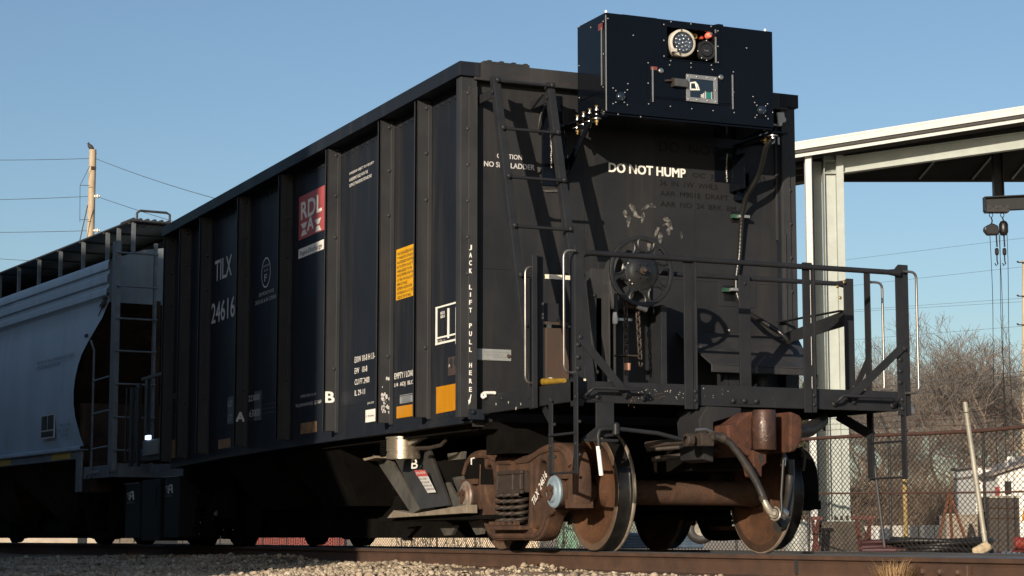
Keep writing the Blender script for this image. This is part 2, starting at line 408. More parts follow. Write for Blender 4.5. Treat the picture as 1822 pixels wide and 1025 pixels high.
# outboard hopper bays behind, dark
for y0 in (3.9, 6.2):
    m = MB()
    m.hexa([(-.95, y0+.35, .42), (.95, y0+.35, .42), (.95, y0+1.35, .42), (-.95, y0+1.35, .42), (-1.32, y0-.1, .98), (1.32, y0-.1, .98), (1.32, y0+1.9, .98), (-1.32, y0+1.9, .98)])
    m.build("hopper_chute", SHADE_BLK, car)
lay = P(-1.20, 738, 833)
stext("B", 733, 818, 834, 744, WHITE, car, X=-1.23, bold=.03)
a, t, b = S(738, 840, -1.24), S(738, 836, -1.24), S(776, 876, -1.24)
# caution sticker on the chute: slanted
st = MB(); st.quad(P(-1.228, 737, 837), P(-1.228, 756, 836), P(-1.228, 776, 876), P(-1.228, 761, 877)); k_ = st.build("caution_sticker", OFFW, car)
st = MB(); st.quad(P(-1.231, 737, 837), P(-1.231, 756, 836), P(-1.231, 762, 847), P(-1.231, 742, 848)); st.build("sticker_band", RED, k_)
for i, tx in enumerate(("STAY CLEAR", "OF DOORS", "WHEN IN", "OPERATION")):
    stext(tx, 745+i*4.6, 851+i*6, 854+i*6, 760+i*4.2, INK, k_, X=-1.232, name="sticker_text")
stext("CAUTION", 741, 840, 844, 757, WHITE, k_, X=-1.233, name="sticker_text")

# ---- silver junction can under the sill
c0 = S(718, 797, -1.30)
m = MB(); zt = S(718, 778, -1.30).z; zb = S(718, 817, -1.30).z; rr = .155
m.lathe((c0.x, c0.y, 0), (0, 0, 1), [(zb, .001), (zb, rr), (zb+.045, rr), (zb+.05, rr-.006), (zb+.065, rr-.006), (zb+.07, rr), (zt-.02, rr), (zt-.012, rr+.006), (zt, rr+.006), (zt, .001)], 36)
can = m.build("canister", mat("brushed_can", (.72, .62, .50), (.60, .50, .38), .22, .85, scale=5, stretch=(1, 1, 12)), car, smooth=30)
m = MB()
for i in range(9): m.box(c0.x-.19, c0.x-.165, c0.y+.02, c0.y+.10, zb+.02+i*.017, zb+.03+i*.017)
m.box(c0.x-.10, c0.x+.10, c0.y-.08, c0.y+.08, zt, zt+.05); m.box(c0.x-.04, c0.x+.04, c0.y-.03, c0.y+.03, zt+.05, 1.04)
m.build("canister_bracket", SHADE_BLK, car)
m = MB(); m.prism([(-1.30, c0.y-.55, .985), (-1.30, c0.y+.05, 1.02), (-1.30, c0.y+.05, .90)], (.04, 0, 0)); m.build("canister_gusset", CHUTE, car)
m = MB(); m.tube([S(742, 798, -1.30), S(765, 797, -1.28), S(785, 792, -1.26), S(794, 783, -1.24), S(796, 765, -1.2)], .018, 8); m.build("conduit", CHAINM, car, smooth=True)

# ---- trucks (bogies)
def curve_solid(loops, th, bev=.012):
    cu = bpy.data.curves.new("cs", 'CURVE'); cu.dimensions = '2D'; cu.fill_mode = 'BOTH'; cu.extrude = th/2; cu.bevel_depth = bev; cu.bevel_resolution = 2
    for lp in loops:
        sp = cu.splines.new('POLY'); sp.points.add(len(lp)-1); sp.use_cyclic_u = True
        for i, (a, b) in enumerate(lp): sp.points[i].co = (a, b, 0, 1)
    o = bpy.data.objects.new("cs", cu); COL.objects.link(o)
    me = bpy.data.meshes.new_from_object(o.evaluated_get(bpy.context.evaluated_depsgraph_get()))
    bpy.data.objects.remove(o); bpy.data.curves.remove(cu)
    return me
def smooth_loop(pts, it=2):
    for _ in range(it):
        q = []
        for i in range(len(pts)):
            a, b = pts[i], pts[(i+1) % len(pts)]
            q += [(a[0]*.75+b[0]*.25, a[1]*.75+b[1]*.25), (a[0]*.25+b[0]*.75, a[1]*.25+b[1]*.75)]
        pts = q
    return pts
half = [(0, .735), (.30, .745), (.50, .80), (.70, .825), (.90, .815), (1.03, .76), (1.10, .66), (1.12, .52), (1.115, .36), (1.03, .34), (1.015, .555), (.765, .555), (.75, .335), (.66, .30), (.585, .20), (.52, .125), (.40, .095), (.20, .105)]
outline = half + [(-a, b) for a, b in half[::-1][:-1]]
spring_hole = [(.285, .20), (.315, .62), (.25, .655), (-.25, .655), (-.315, .62), (-.285, .20), (-.24, .175), (.24, .175)]
tri = [(.40, .47), (.43, .67), (.50, .735), (.61, .72), (.66, .66), (.64, .50), (.55, .38), (.44, .36)]
slot = [(.36, .165), (.40, .20), (.49, .20), (.50, .165), (.44, .145)]
SF = curve_solid([smooth_loop(outline, 1), smooth_loop(spring_hole, 1), smooth_loop(tri), smooth_loop([(-a, b) for a, b in tri]), smooth_loop(slot), smooth_loop([(-a, b) for a, b in slot])], .11, .022)
def side_frame(parent, sx, yc, mm):
    me = SF.copy()
    for v in me.vertices:
        a, b, c = v.co; v.co = (sx*1.02+c*sx, a+yc-parent_loc.y, b)
    o = link_mesh("side_frame", me, mm, parent, smooth=35); return o
parent_loc = Vector((0, 4.92, 0))
def truck(yc, full=True):
    RUST, CHAINM, RUSTW, RIM, TREAD, FLAN, BLUECAP, GREYCAP = [globals()[k] if full else SHADE_BLK for k in ("RUST", "CHAINM", "RUSTW", "RIM", "TREAD", "FLAN", "BLUECAP", "GREYCAP")]  # far truck takes the shade black in place of its own colours
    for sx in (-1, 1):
        sf = side_frame(car, sx, yc, RUST if sx < 0 else SHADE_BLK)  # off side frame in the shade black instead of rust
        # raised flanges of the casting
        m = MB()
        for sg in (-1, 1):
            m.tube([(sx*1.09, yc+sg*a, b) for a, b in ((.05, .72), (.30, .725), (.50, .78), (.70, .80), (.88, .79), (1.00, .74), (1.07, .65))], .028, 8)
            m.tube([(sx*1.09, yc+sg*a, b) for a, b in ((.70, .31), (.62, .27), (.555, .19), (.49, .14), (.38, .118), (.0, .12))], .026, 8)
            m.tube([(sx*1.085, yc+sg*a, b) for a, b in ((.345, .70), (.35, .45), (.33, .18))], .024, 8)
            m.tube([(sx*1.085, yc+sg*a, b) for a, b in ((.70, .72), (.71, .58), (.70, .40))], .020, 8)
            m.box(sx*.93, sx*1.14, yc+sg*.74, yc+sg*1.04, .555, .60)       # pedestal roof
            m.box(sx*.93, sx*1.12, yc+sg*1.02, yc+sg*1.12, .33, .40)
            for q in range(5): m.box(sx*1.07, sx*1.083, yc+sg*(.44+q*.05), yc+sg*(.47+q*.05), .765, .792)
        m.build("casting_ridge", RUST if sx < 0 else SHADE_BLK, sf, smooth=40)
        # spring seat and nest
        m = MB(); m.box(sx*.88, sx*1.19, yc-.30, yc+.30, .165, .20)
        for q in range(5): m.box(sx*1.16, sx*1.20, yc-.26+q*.125, yc-.21+q*.125, .20, .235)
        m.build("spring_seat", RUST, sf, bev=.006)
        for dy in (-.155, .0, .155):
            for dx in ((1.115,) if full else (1.1,)):
                m = MB(); pts = []
                for k in range(78):
                    a = k*2*math.pi/16.5; pts.append((sx*dx+.066*math.cos(a), yc+dy+.066*math.sin(a), .215+.235*k/77))
                m.tube(pts, .0150, 7); m.build("spring", CHAINM, car, smooth=60)
        # bolster end and friction wedges
        m = MB(); m.box(sx*.60, sx*1.135, yc-.235, yc+.235, .465, .64); m.box(sx*1.12, sx*1.15, yc-.25, yc+.25, .455, .485); m.box(sx*1.12, sx*1.15, yc-.25, yc+.25, .615, .645)
        for q in (-.245, -.09, .225): m.box(sx*1.12, sx*1.155, yc+q, yc+q+.022, .486, .614)
        m.build("bolster_end", CHAINM, car, bev=.006)
        for sg in (-1, 1):
            ya = yc+sg*.889; z = .457; o = (sx*1.0, ya, z)
            m = MB(); m.box(sx*.93, sx*1.09, ya-.115, ya+.115, .495, .556); m.lathe((sx*.90, ya, z), (sx, 0, 0), [(0, .001), (0, .105), (.17, .115), (.19, .12), (.235, .12), (.235, .001)], 24)
            m.build("bearing", RUST if sx < 0 else SHADE_BLK, car, smooth=35)
            m = MB(); m.lathe((sx*1.136, ya, z), (sx, 0, 0), [(0, .122), (.018, .128), (.03, .118), (.034, .085), (.05, .078), (.05, .001)], 28)
            cap = m.build("bearing_cap", BLUECAP if (sg < 0) else GREYCAP, car, smooth=35, label="pale blue bearing cap" if sg < 0 and full else None)
            m = MB()
            for q in range(3):
                a = q*2*math.pi/3+.5; m.lathe((sx*1.186, ya+.048*math.cos(a), z+.048*math.sin(a)), (sx, 0, 0), [(0, .022), (.022, .022), (.022, .001)], 6)
            m.prism([(sx*1.187, ya+.062*math.cos(a), z+.062*math.sin(a)) for a in (2.6, 1.5, .4, -.7, -1.8, -2.9)][::1], (sx*.006, 0, 0))
            m.build("cap_bolt", RUST, cap)
    m = MB(); m.box(-1.0, 1.0, yc-.19, yc+.19, .45, .70); m.box(-.85, .85, yc+.36, yc+.44, .33, .47); m.box(-.85, .85, yc-.44, yc-.36, .33, .47)
    m.build("bolster", SHADE_BLK, car)
    for sg in (-1, 1):
        ya = yc+sg*.889
        m = MB(); m.lathe((0, ya, .457), (1, 0, 0), [(-.9, .07), (-.78, .085), (-.70, .105), (-.60, .105), (-.45, .098), (.45, .098), (.60, .105), (.70, .105), (.78, .085), (.9, .07)], 28)
        m.build("axle", RUST, car, smooth=40)
        for sx in (-1, 1):
            # profile along outward axis x from back face (.68) to outer face (.826)
            m = MB(); o = (0, ya, .457); ax = (sx, 0, 0)
            m.lathe(o, ax, [(.826, .400), (.815, .385), (.772, .345), (.735, .22), (.755, .14), (.826, .125), (.83, .10)], 72)
            m.lathe(o, ax, [(.68, .41), (.688, .372), (.71, .33), (.70, .20), (.672, .14), (.655, .11)], 72)
            wh = m.build("wheel", RUSTW, car, smooth=40)
            m = MB(); m.lathe(o, ax, [(.826, .400), (.828, .405), (.826, .448), (.822, .4525)], 72); m.build("rim_face", RIM, wh, smooth=30)
            m = MB(); m.lathe(o, ax, [(.822, .4525), (.80, .4545), (.735, .457), (.722, .464), (.714, .476)], 96); m.build("tread", TREAD, wh, smooth=30)
            m = MB(); m.lathe(o, ax, [(.714, .476), (.705, .483), (.694, .4835), (.684, .478), (.682, .469)], 96); m.build("flange", FLAN if sg < 0 else RIM, wh, smooth=40)
            m = MB(); m.lathe(o, ax, [(.682, .469), (.679, .462), (.679, .41)], 72); m.build("back_rim", RUSTB if full else SHADE_BLK, wh, smooth=30)
            # brake shoe
            m = MB()
            for q in range(7):
                a0, a1 = R(-26+q*7.5), R(-18.5+q*7.5)
                pp = []
                for a, r in ((a0, .468), (a1, .468), (a1, .53), (a0, .53)): pp.append((sx*.725, ya-sg*r*math.cos(a), .44+r*math.sin(a)))
                m.prism(pp, (sx*.085, 0, 0))
            m.build("brake_shoe", CHAINM, car)
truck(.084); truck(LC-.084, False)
MB().box(-.5, .5, 8.45, 11.1, .10, .46).build("gap_filler", SHADE_BLK, car, bev=.02)  # dark block added to black out the gap under the far truck
# stencilled number along the side frame and foundry marks
def slant_text(s, p0, p1, hpx, X, m, parent, bold=.01):
    a = S(*p0, X); b = S(*p1, X); r = Vector((0, b.y-a.y, b.z-a.z))
    return lay_text(s, a, r, r.length, hpx, m, parent, bold, normal=(-1, 0, 0), lift=.0)
slant_text("TILX  24616", (950, 901), (974, 847), .066, -1.112, WHITE, car, .004)
slant_text("r", (838, 827), (845, 825), .06, -1.112, WHITE, car, .03)

# ---- end platform
PY = -1.731; ZB = 1.2474; ZBB = 1.089
def platform(y0, sg, near):
    pf = y0+sg*1.731   # front plane, sg=-1 at the near end
    f = lambda d: y0+sg*d
    m = MB(); m.box(-1.40, 1.40, pf, f(1.70), ZBB, ZB); m.box(-1.40, 1.40, f(1.70), f(1.62), ZB-.02, ZB-.001)
    bm_ = m.build("platform_beam", STL, car, bev=.005)
    for sx in (-1, 1):
        m = MB(); m.box(sx*1.42, sx*1.39, f(.0), f(1.729), 1.096, 1.245); m.box(sx*1.39, sx*1.33, f(.0), f(1.7), 1.235, 1.245); m.build("platform_side_beam", STL, car, bev=.005)
    m = MB(); m.box(-1.33, 1.33, f(.02), f(1.62), 1.14, 1.165)
    for i in range(9): m.box(-1.33, 1.33, f(.1+i*.18), f(.13+i*.18), 1.10, 1.139)
    m.build("platform_floor", SHADE_BLK, car)
    return bm_
BEAM = platform(0.0, -1, True); platform(LC, 1, False)
def bolts(lst, axis, r, m, parent, name="bolt", n=8, h=None):
    proto = MB().dome((0, 0, 0), axis, r, h, n).build(name, m, None, smooth=50)
    first = True; base = world_of(parent)
    for p in lst:
        o = proto if first else proto.copy()
        if not first: COL.objects.link(o)
        first = False; o.parent = parent; o.location = base.inverted() @ Vector(p)
def postL(x0, x1, y0, y1, z0, z1, name="post", lip=True):      # angle section post with clipped top
    m = MB(); t = .012; c = min(.03, abs(x1-x0)*.3)
    m.prism([(x0, y0, z0), (x1, y0, z0), (x1, y0, z1-c), (x1-c*(1 if x1 > x0 else -1), y0, z1), (x0, y0, z1)], (0, t, 0))
    m.prism([(x0, y0+t, z0), (x0, y1, z0), (x0, y1, z1-.02), (x0, y1-.02, z1), (x0, y0+t, z1)], (t if x1 > x0 else -t, 0, 0))
    return m.build(name, STL, car, bev=.003)
zt = 2.24
postL(-1.42, -1.35, PY-.014, PY+.07, 1.06, zt+.01, "handrail_post")
postL(1.52, 1.40, PY-.014, PY+.07, 1.06, 2.258, "handrail_post")
for (x0, x1) in ((-.435, -.508), (.606, .539)):
    m = MB(); m.box(x0, x1, PY-.016, PY-.002, 1.06, 2.20); m.box(x0, x0+.014, PY-.06, PY-.017, 1.06, 2.17)
    m.prism([(x1, PY-.03, 2.17), (x0+.02, PY-.03, 2.17), (x0+.01, PY-.03, 2.225), (x1, PY-.03, 2.225)], (0, .03, 0))
    m.dome((x0-.01, PY-.06, 1.12), (0, -1, 0), .016, .012); m.dome((x0-.01, PY-.06, 1.19), (0, -1, 0), .016, .012)
    m.build("handrail_post", STL, car, bev=.003)
m = MB(); m.tube([(-1.36, PY-.03, 2.192), (-1.30, PY-.032, 2.192), (1.32, PY-.032, 2.188), (1.42, PY-.03, 2.188)], [.036, .0215, .0215, .034], 12); m.build("handrail", STL, car, smooth=40)
# rear (inner) rail with its posts
IY = -.95
pr_ = onp = E(1490, 505, IY)
m = MB(); m.tube([(-.60, IY, pr_.z+.01), (E(1212, 494, IY).x, IY, pr_.z), (1.36, IY, pr_.z), (1.45, IY, pr_.z)], [.02, .02, .02, .034], 12); m.build("inner_handrail", STL, car, smooth=40)
a = E(1310, 600, IY).x; b = E(1330, 600, IY).x
m = MB(); m.box(a, b, IY-.055, IY-.04, 1.16, 2.21); m.box(b-.012, b, IY-.04, IY+.01, 1.16, 2.2); m.dome(((a+b)/2, IY-.055, 2.14), (0, -1, 0), .016, .014); m.build("inner_post", STL, car, bev=.003)
postL(1.505, 1.41, IY-.04, IY+.05, 1.16, 2.235, "inner_post")
m = MB()
m.prism([(1.43, .05, 1.86), (1.43, IY, 1.97), (1.43, IY, 1.84), (1.43, .05, 1.77)], (.012, 0, 0)); m.box(1.39, 1.442, IY, .05, 1.965, 1.975)
m.build("rail_bracket", STL, car, bev=.002)
bolts([E(1490, 510, IY-.06), E(1495, 530, IY-.05), E(1502, 502, IY-.06)], (0, -1, 0), .015, GOLD, car)
# side posts
def flatpost(sx, y, w_, z0, z1):
    m = MB(); X = sx*1.435
    m.prism([(X, y-w_/2, z0), (X, y+w_/2, z0), (X, y+w_/2, z1-.20), (X, y+w_/2-.05, z1-.27+.1), (X, y-.01, z1), (X, y-w_/2, z1)], (sx*.012, 0, 0))
    m.box(X, X+sx*.05, y-w_/2, y-w_/2+.012, z0, z1-.02)
    return m.build("side_post", STL, car, bev=.003)
flatpost(-1, -1.06, .15, 1.08, 2.27)
pp = MB(); pp.box(1.44, 1.452, -1.315, -1.235, .58, 2.27); pp.build("side_post", STL, car, bev=.003)
# plate behind the left side post
m = MB(); m.box(-1.425, -1.36, -1.065, -1.0, 1.25, 2.25); m.box(-1.38, -1.2, -1.0, -.99, 1.76, 1.90); m.build("side_post", STL, car, bev=.003)
# grab irons (bright worn rods)
GRAB = mat("worn_grab", (.34, .32, .30), (.15, .14, .135), .28, .75, scale=12, stretch=(1, 1, .3))
def grab(pts, r=.0105):
    m = MB(); P_ = [Vector(p) for p in pts]; out = [P_[0]]
    for i in range(1, len(P_)-1):
        d0 = (P_[i-1]-P_[i]).normalized(); d1 = (P_[i+1]-P_[i]).normalized(); rr = .055
        for k in range(5):
            t = k/4; out.append(P_[i]+d0*rr*(1-t)**2+d1*rr*t**2)
    out.append(P_[-1]); m.tube(out, r, 8); return m.build("grab_iron", GRAB, car, smooth=50)
for (xr, yr, ztop, zbot) in ((-1.505, -1.09, 2.16, 1.27), (-1.505, -1.775, 2.20, 1.30)):
    grab([(-1.43, yr, ztop), (xr-.02, yr, ztop), (xr-.02, yr, zbot), (-1.43, yr, zbot)])
for (yr, ztop, zbot) in ((-1.30, 2.17, 1.27), (-1.775, 2.20, 1.235)):
    grab([(1.45, yr, ztop), (1.575, yr, ztop), (1.575, yr, zbot), (1.45, yr, zbot)])
for (p0, p1, z) in ((1050, 1150, 690), (1495, 1595, 704)):
    a, b = E(p0, z, PY-.09), E(p1, z, PY-.09); zz = a.z
    g = MB(); g.tube([(a.x-.01, PY, zz-.05), (a.x-.01, PY-.05, zz-.05), (a.x-.005, PY-.085, zz-.03), (a.x+.03, PY-.09, zz), (b.x-.03, PY-.09, zz), (b.x+.005, PY-.085, zz-.03), (b.x+.01, PY-.05, zz-.05), (b.x+.01, PY, zz-.05)], .0125, 8)
    g.dome((a.x-.01, PY-.02, zz-.06), (0, -1, 0), .022); g.dome((b.x+.01, PY-.02, zz-.06), (0, -1, 0), .022)
    g.build("grab_iron", STL, car, smooth=50)
# diagonal braces
def brace(p0, p1, Y, w_=.062):
    a, b = E(*p0, Y), E(*p1, Y); m = MB(); m.bar(a, b, .012, w_, up=(0, 0, 1)); m.dome(a+Vector((.015, -.006, -.015)), (0, -1, 0), .02); m.dome(b+Vector((-.015, -.006, .015)), (0, -1, 0), .02)
    m.build("brace", STL, car, bev=.002)
brace((1029, 596), (1117, 704), PY-.03); brace((1606, 617), (1512, 709), PY-.03)
brace((1545, 640), (1522, 692), -1.2, .05)
# bolts on beam and posts
bl = [(1028, 690), (1028, 706), (1047, 706), (1063, 706), (1119, 702), (1029, 613), (1029, 635), (1029, 655), (1305, 713), (1325, 713), (1346, 714), (1596, 712), (1606, 711), (1606, 727), (1602, 640), (1602, 660), (1602, 680), (1519, 715)]
bolts([E(x, y, PY-.016) for x, y in bl], (0, -1, 0), .020, STL, car)
a, b = E(1297, 707, PY), E(1351, 720, PY); MB().box(a.x, b.x, PY-.008, PY-.001, b.z, a.z).build("bolt_plate", STL, BEAM, bev=.002)
a, b = E(1037, 700, PY), E(1069, 714, PY); MB().box(a.x, b.x, PY-.008, PY-.001, b.z, a.z).build("bolt_plate", STL, BEAM, bev=.002)
bolts([S(955, 700, -1.425), S(955, 712, -1.425), S(892, 709, -1.425), S(966, 541, -1.45), S(966, 560, -1.45), S(966, 566, -1.45)], (-1, 0, 0), .017, STL, car)
# scuffed light patch and rust stains of the beams
def blotch(P0, ux, uy, sx, sy, n, m, parent, seed, name, nrm):
    rnd = random.Random(seed); mb = MB(); nrm = Vector(nrm)
    for k in range(n):
        c = Vector(P0)+Vector(ux)*(rnd.gauss(0, .32)*sx)+Vector(uy)*(rnd.gauss(0, .32)*sy); r = sx*rnd.uniform(.03, .12)
        q = rnd.randint(5, 7); mb.add([c+Vector(ux)*(r*rnd.uniform(.4, 1.2)*math.cos(2*math.pi*i/q))+Vector(uy)*(r*sy/sx*rnd.uniform(.4, 1.2)*math.sin(2*math.pi*i/q))+nrm*(.0015+.00005*k) for i in range(q)], [tuple(range(q))])
    return mb.build(name, m, parent)
RSTAIN = mat("rust_stain", (.085, .043, .026), (.055, .034, .026), .7, scale=30)
for i, (x, y, sx, sy) in enumerate(((1125, 712, .05, .12), (1165, 705, .14, .05), (1378, 716, .035, .09), (1520, 722, .03, .07), (1090, 700, .10, .03))):
    blotch(E(x, y, PY), (1, 0, 0), (0, 0, 1), sx, sy, 9, RSTAIN, BEAM, i, "rust_stain", (0, -1, 0))
for i, (x, y) in enumerate(((905, 134), (938, 137), (980, 146), (1003, 150))):
    blotch(E(x, y, .006), (1, 0, 0), (0, 0, 1), .10, .035, 14, RSTAIN, car, 20+i, "rust_stain", (0, -1, 0))
SPK = mat("paint_chip", (.50, .46, .40), (.42, .38, .33), .6)
rnd = random.Random(3); mb = MB()
for k in range(46):
    p = E(rnd.gauss(1200, 45), rnd.gauss(700, 8), PY)
    if ZBB+.01 < p.z < ZB-.01: r = rnd.uniform(.002, .005); mb.add([p+Vector((r*math.cos(i*1.26), -.002, r*math.sin(i*1.26))) for i in range(5)], [(0, 1, 2, 3, 4)])
mb.build("paint_chips", SPK, BEAM)
mb = MB()
for (x, y) in ((883, 719), (927, 719), (918, 727), (919, 726), (905, 716)):
    p = S(x, y, -1.42); mb.add([p+Vector((-.002, .010*math.cos(i*1.26), .012*math.sin(i*1.26))) for i in range(5)], [(0, 1, 2, 3, 4)])
mb.build("paint_chips", SPK, car)

# ---- stirrup steps
def stirrup(X, yf, yr, sx):
    m = MB()
    for y, z1 in ((yf, 1.3), (yr, 1.10)): m.box(X, X+sx*.012, y-.032, y+.032, .56, z1)
    for z in (.575, .86): m.bar((X+sx*.006, yf, z), (X+sx*.006, yr, z), .05, .014)
    for y in (yf, yr):
        for z in (.78, 1.12): m.dome((X+sx*.012 if sx > 0 else X-.012, y, z), (sx, 0, 0), .018)
        for z in (.70, .94): m.dome((X+.01, y-.033, z), (0, -1, 0), .014)
    m.build("stirrup_step", STL, car, bev=.003)
stirrup(-1.45, -1.83, -1.40, -1); stirrup(1.45, -1.73, -1.275, 1)
m = MB(); m.bar((-1.44, -1.35, .98), (-1.36, -1.05, 1.10), .012, .07); m.bar((1.44, -1.31, .92), (1.35, -.95, 1.10), .012, .08); m.bar((1.0, -1.3, 1.0), (1.3, -.8, 1.05), .02, .1); build_each(m, "step_brace", STL, car)
# square tail bits: white strips behind
a = E(1619.5, 730, PY+.1); MB().box(a.x-.02, a.x+.02, PY+.08, PY+.12, a.z-.025, a.z+.025).build("white_tag", WHITE, car)

# ---- end ladder
LX0, LX1 = -1.40, -.912
def ly(z): return -.25-(3.82-z)*(.72/2.6)
for X, zt_, nm in ((LX0, 3.835, "stile"), (LX1, 3.83, "stile")):
    m = MB(); wd = .062
    p0, p1 = (X, ly(1.16), 1.16), (X, ly(zt_), zt_)
    d = (Vector(p1)-Vector(p0)).normalized(); nrm = Vector((0, -d.z, d.y))
    A = [Vector((X-wd/2, p0[1], p0[2])), Vector((X+wd/2, p0[1], p0[2])), Vector((X+wd/2, p1[1], p1[2])), Vector((X-wd/2, p1[1], p1[2]))]
    m.prism(A, Vector((0, .011, 0)))
    m.prism([A[0]+Vector((0, .011, 0)), A[3]+Vector((0, .011, 0)), A[3]+Vector((0, .075, 0)), A[0]+Vector((0, .075, 0))], (.011, 0, 0))
    m.build("ladder_stile", STL, car, bev=.003)
    m = MB(); m.bar((X-.02, ly(3.70)+.02, 3.70), (X-.02, YS, 3.70), .011, .075); m.bar((X-.02, YS-.012, 3.66), (X-.02, YS-.012, 3.84), .05, .03); m.dome((X-.04, ly(3.7)+.03, 3.70), (-1, 0, 0), .02); m.build("ladder_bracket", STL, car, bev=.002)
rung_px = [(140, 888), (225, 895), (311, 905), (399, 915), (487, 925), (575, 938), (672, 946)]
for i, (py, px) in enumerate(rung_px):
    z = E(px, py, -.3 - i*.115).z
    y = ly(z)-.012; z = E(px, py+2, y).z; y = ly(z)-.012
    if i == 0: z = 3.80; y = ly(z)-.012
    dip = .0
    m = MB(); m.tube([(LX0+.0, y, z), (LX0+.05, y-.01, z-.008), (LX1-.05, y-.01, z-.008), (LX1, y, z)], [.022, .0135, .0135, .022], 8)
    m.dome((LX0+.0, y-.012, z), (0, -1, 0), .024, .016); m.dome((LX1, y-.012, z), (0, -1, 0), .024, .016)
    r_ = m.build("ladder_rung", STL, car, smooth=50)
    if i >= 4:
        segs = [(LX0+.20, LX1)] if i == 4 else ([(LX0+.16, LX0+.20), (LX1-.05, LX1-.01)] if i == 5 else [(LX0+.10, LX0+.15), (LX1-.15, LX1)])
        m = MB()
        for a, b in segs: m.box(a, b, y-.028, y-.016, z-.022, z+.012)
        m.build("white_rung_mark", mat("cream_mark", (.78, .72, .58), (.70, .64, .50), .5), r_)
m = MB(); a, b = S(956, 680.5, -1.375), S(1004, 677.5, -1.375); m.tube([a, a.lerp(b, .10), a.lerp(b, .11), b], [.036, .036, .030, .019], 12); m.build("yellow_handle", mat("dull_yellow_grip", (.34, .21, .02), (.22, .13, .02), .55, scale=20), car, smooth=40)
a, b = E(972, 572, .07), E(1013, 690, .07); MB().box(a.x, b.x, .075, .098, b.z, a.z).build("rusted_panel", mat("panel_rust", (.085, .050, .034), (.05, .034, .027), .7, scale=5, stretch=(1, 1, .3)), car, bev=.003)
# rod loop at the left (uncoupling/retainer pin, white)
m = MB(); q = [S(x, y, -1.44) for x, y in ((880, 699), (868, 699), (862, 699), (858, 702), (858, 706), (861, 708), (864, 705), (864, 700))]; m.tube(q, .013, 8); m.build("white_pin", WHITE, car, smooth=50)
m = MB(); a = S(882, 690, -1.40); m.box(-1.44, -1.40, a.y-.03, a.y+.03, 1.24, a.z+.05); m.build("pin_lug", STL, car)

# ---- brake stand and wheel
BY = -1.02
m = MB(); c = E(1141, 483, BY); bx = c.x; bz = c.z
x0, x1 = E(1052, 600, BY+.2).x, E(1078, 600, BY+.2).x
m.box(x0, x1, BY+.20, BY+.215, 1.16, E(1060, 478, BY+.2).z); m.box(x1-.012, x1, BY+.12, BY+.2, 1.16, E(1070, 476, BY+.2).z); m.box(x0, x0+.01, BY+.215, BY+.30, 1.16, 2.2)
m.box(x1+.05, x1+.065, BY+.15, BY+.30, 1.16, 2.12)
m.build("brake_stand", RIBM, car, bev=.003)
bolts([E(1058, 526, BY+.2), E(1064, 662, BY+.2)], (0, -1, 0), .018, STL, car)
m = MB(); m.bar(E(1031, 480, BY+.1), E(1052, 690, BY-.1), .012, .07, up=(1, 0, 0)); m.build("stand_stay", STL, car)
# gear housing behind the wheel
m = MB()
hp = [(bx-.20, bz-.30), (bx+.12, bz-.30), (bx+.16, bz-.05), (bx+.10, bz+.14), (bx-.06, bz+.19), (bx-.18, bz+.10), (bx-.24, bz-.10)]
m.prism([(x, BY+.10, z) for x, z in hp], (0, .17, 0)); m.cyl((bx, BY+.1, bz), (bx, BY+.02, bz), .07, .05)
m.build("brake_gearbox", RIBM, car, bev=.02)
m = MB(); m.box(bx-.24, bx+.25, BY+.275, BY+.29, 1.16, bz+.10); m.box(bx-.30, bx-.25, BY+.2, BY+.3, 1.16, bz-.2); m.box(bx+.20, bx+.25, BY+.05, BY+.275, 1.16, bz-.25); m.build("brake_backplate", STL, car, bev=.003)
# wheel: rim, dish, spokes
RW = .282
m = MB(); m.lathe((bx, BY, bz), (0, -1, 0), [(-.006, RW-.036), (.014, RW-.036), (.022, RW-.016), (.015, RW), (-.008, RW), (-.014, RW-.016), (-.006, RW-.036)], 64)
wheel = m.build("brake_wheel", WHLB, car, smooth=50)
m = MB(); m.lathe((bx, BY, bz), (0, -1, 0), [(-.012, .168), (-.004, .16), (.006, .125), (.012, .095), (.018, .088), (.020, .03), (.020, .001)], 40); m.build("wheel_dish", WHLB, wheel, smooth=50)
m = MB()
for k in range(8):
    a = R(22.5+45*k-10); c_, s_ = math.cos(a), math.sin(a); t = Vector((-s_, 0, c_)); r_ = Vector((c_, 0, s_)); o = Vector((bx, BY-.008, bz))
    def ring(rad, hw): return [o+r_*rad-t*hw, o+r_*rad+t*hw]
    prof = [(.150, .045), (.175, .024), (.205, .016), (.235, .020), (.262, .040)]
    for sg in (-1, 1): m.tube([o+r_*ra+t*(sg*hw) for ra, hw in prof], .010, 6)
    for (ra, ha), (rb, hb) in zip(prof, prof[1:]):
        p = ring(ra, ha)+ring(rb, hb)[::-1]; m.prism(p, (0, .006, 0))
m.build("spoke", WHLB, wheel, smooth=50)
m = MB(); m.lathe((bx, BY-.03, bz), (0, -1, 0), [(0, .03), (.018, .03), (.02, .018), (.05, .016), (.055, .01), (.055, .001)], 8); m.build("hub_nut", CHAINM, wheel)
bolts([(bx+.062*math.cos(a), BY-.030, bz+.062*math.sin(a)) for a in [i*math.pi/3 for i in range(6)]], (0, -1, 0), .008, STL, wheel)
bolts([(bx+.135*math.cos(a), BY-.014, bz+.135*math.sin(a)) for a in (R(50), R(130), R(155), R(215), R(230))], (0, -1, 0), .007, SPK, wheel, "paint_chip")
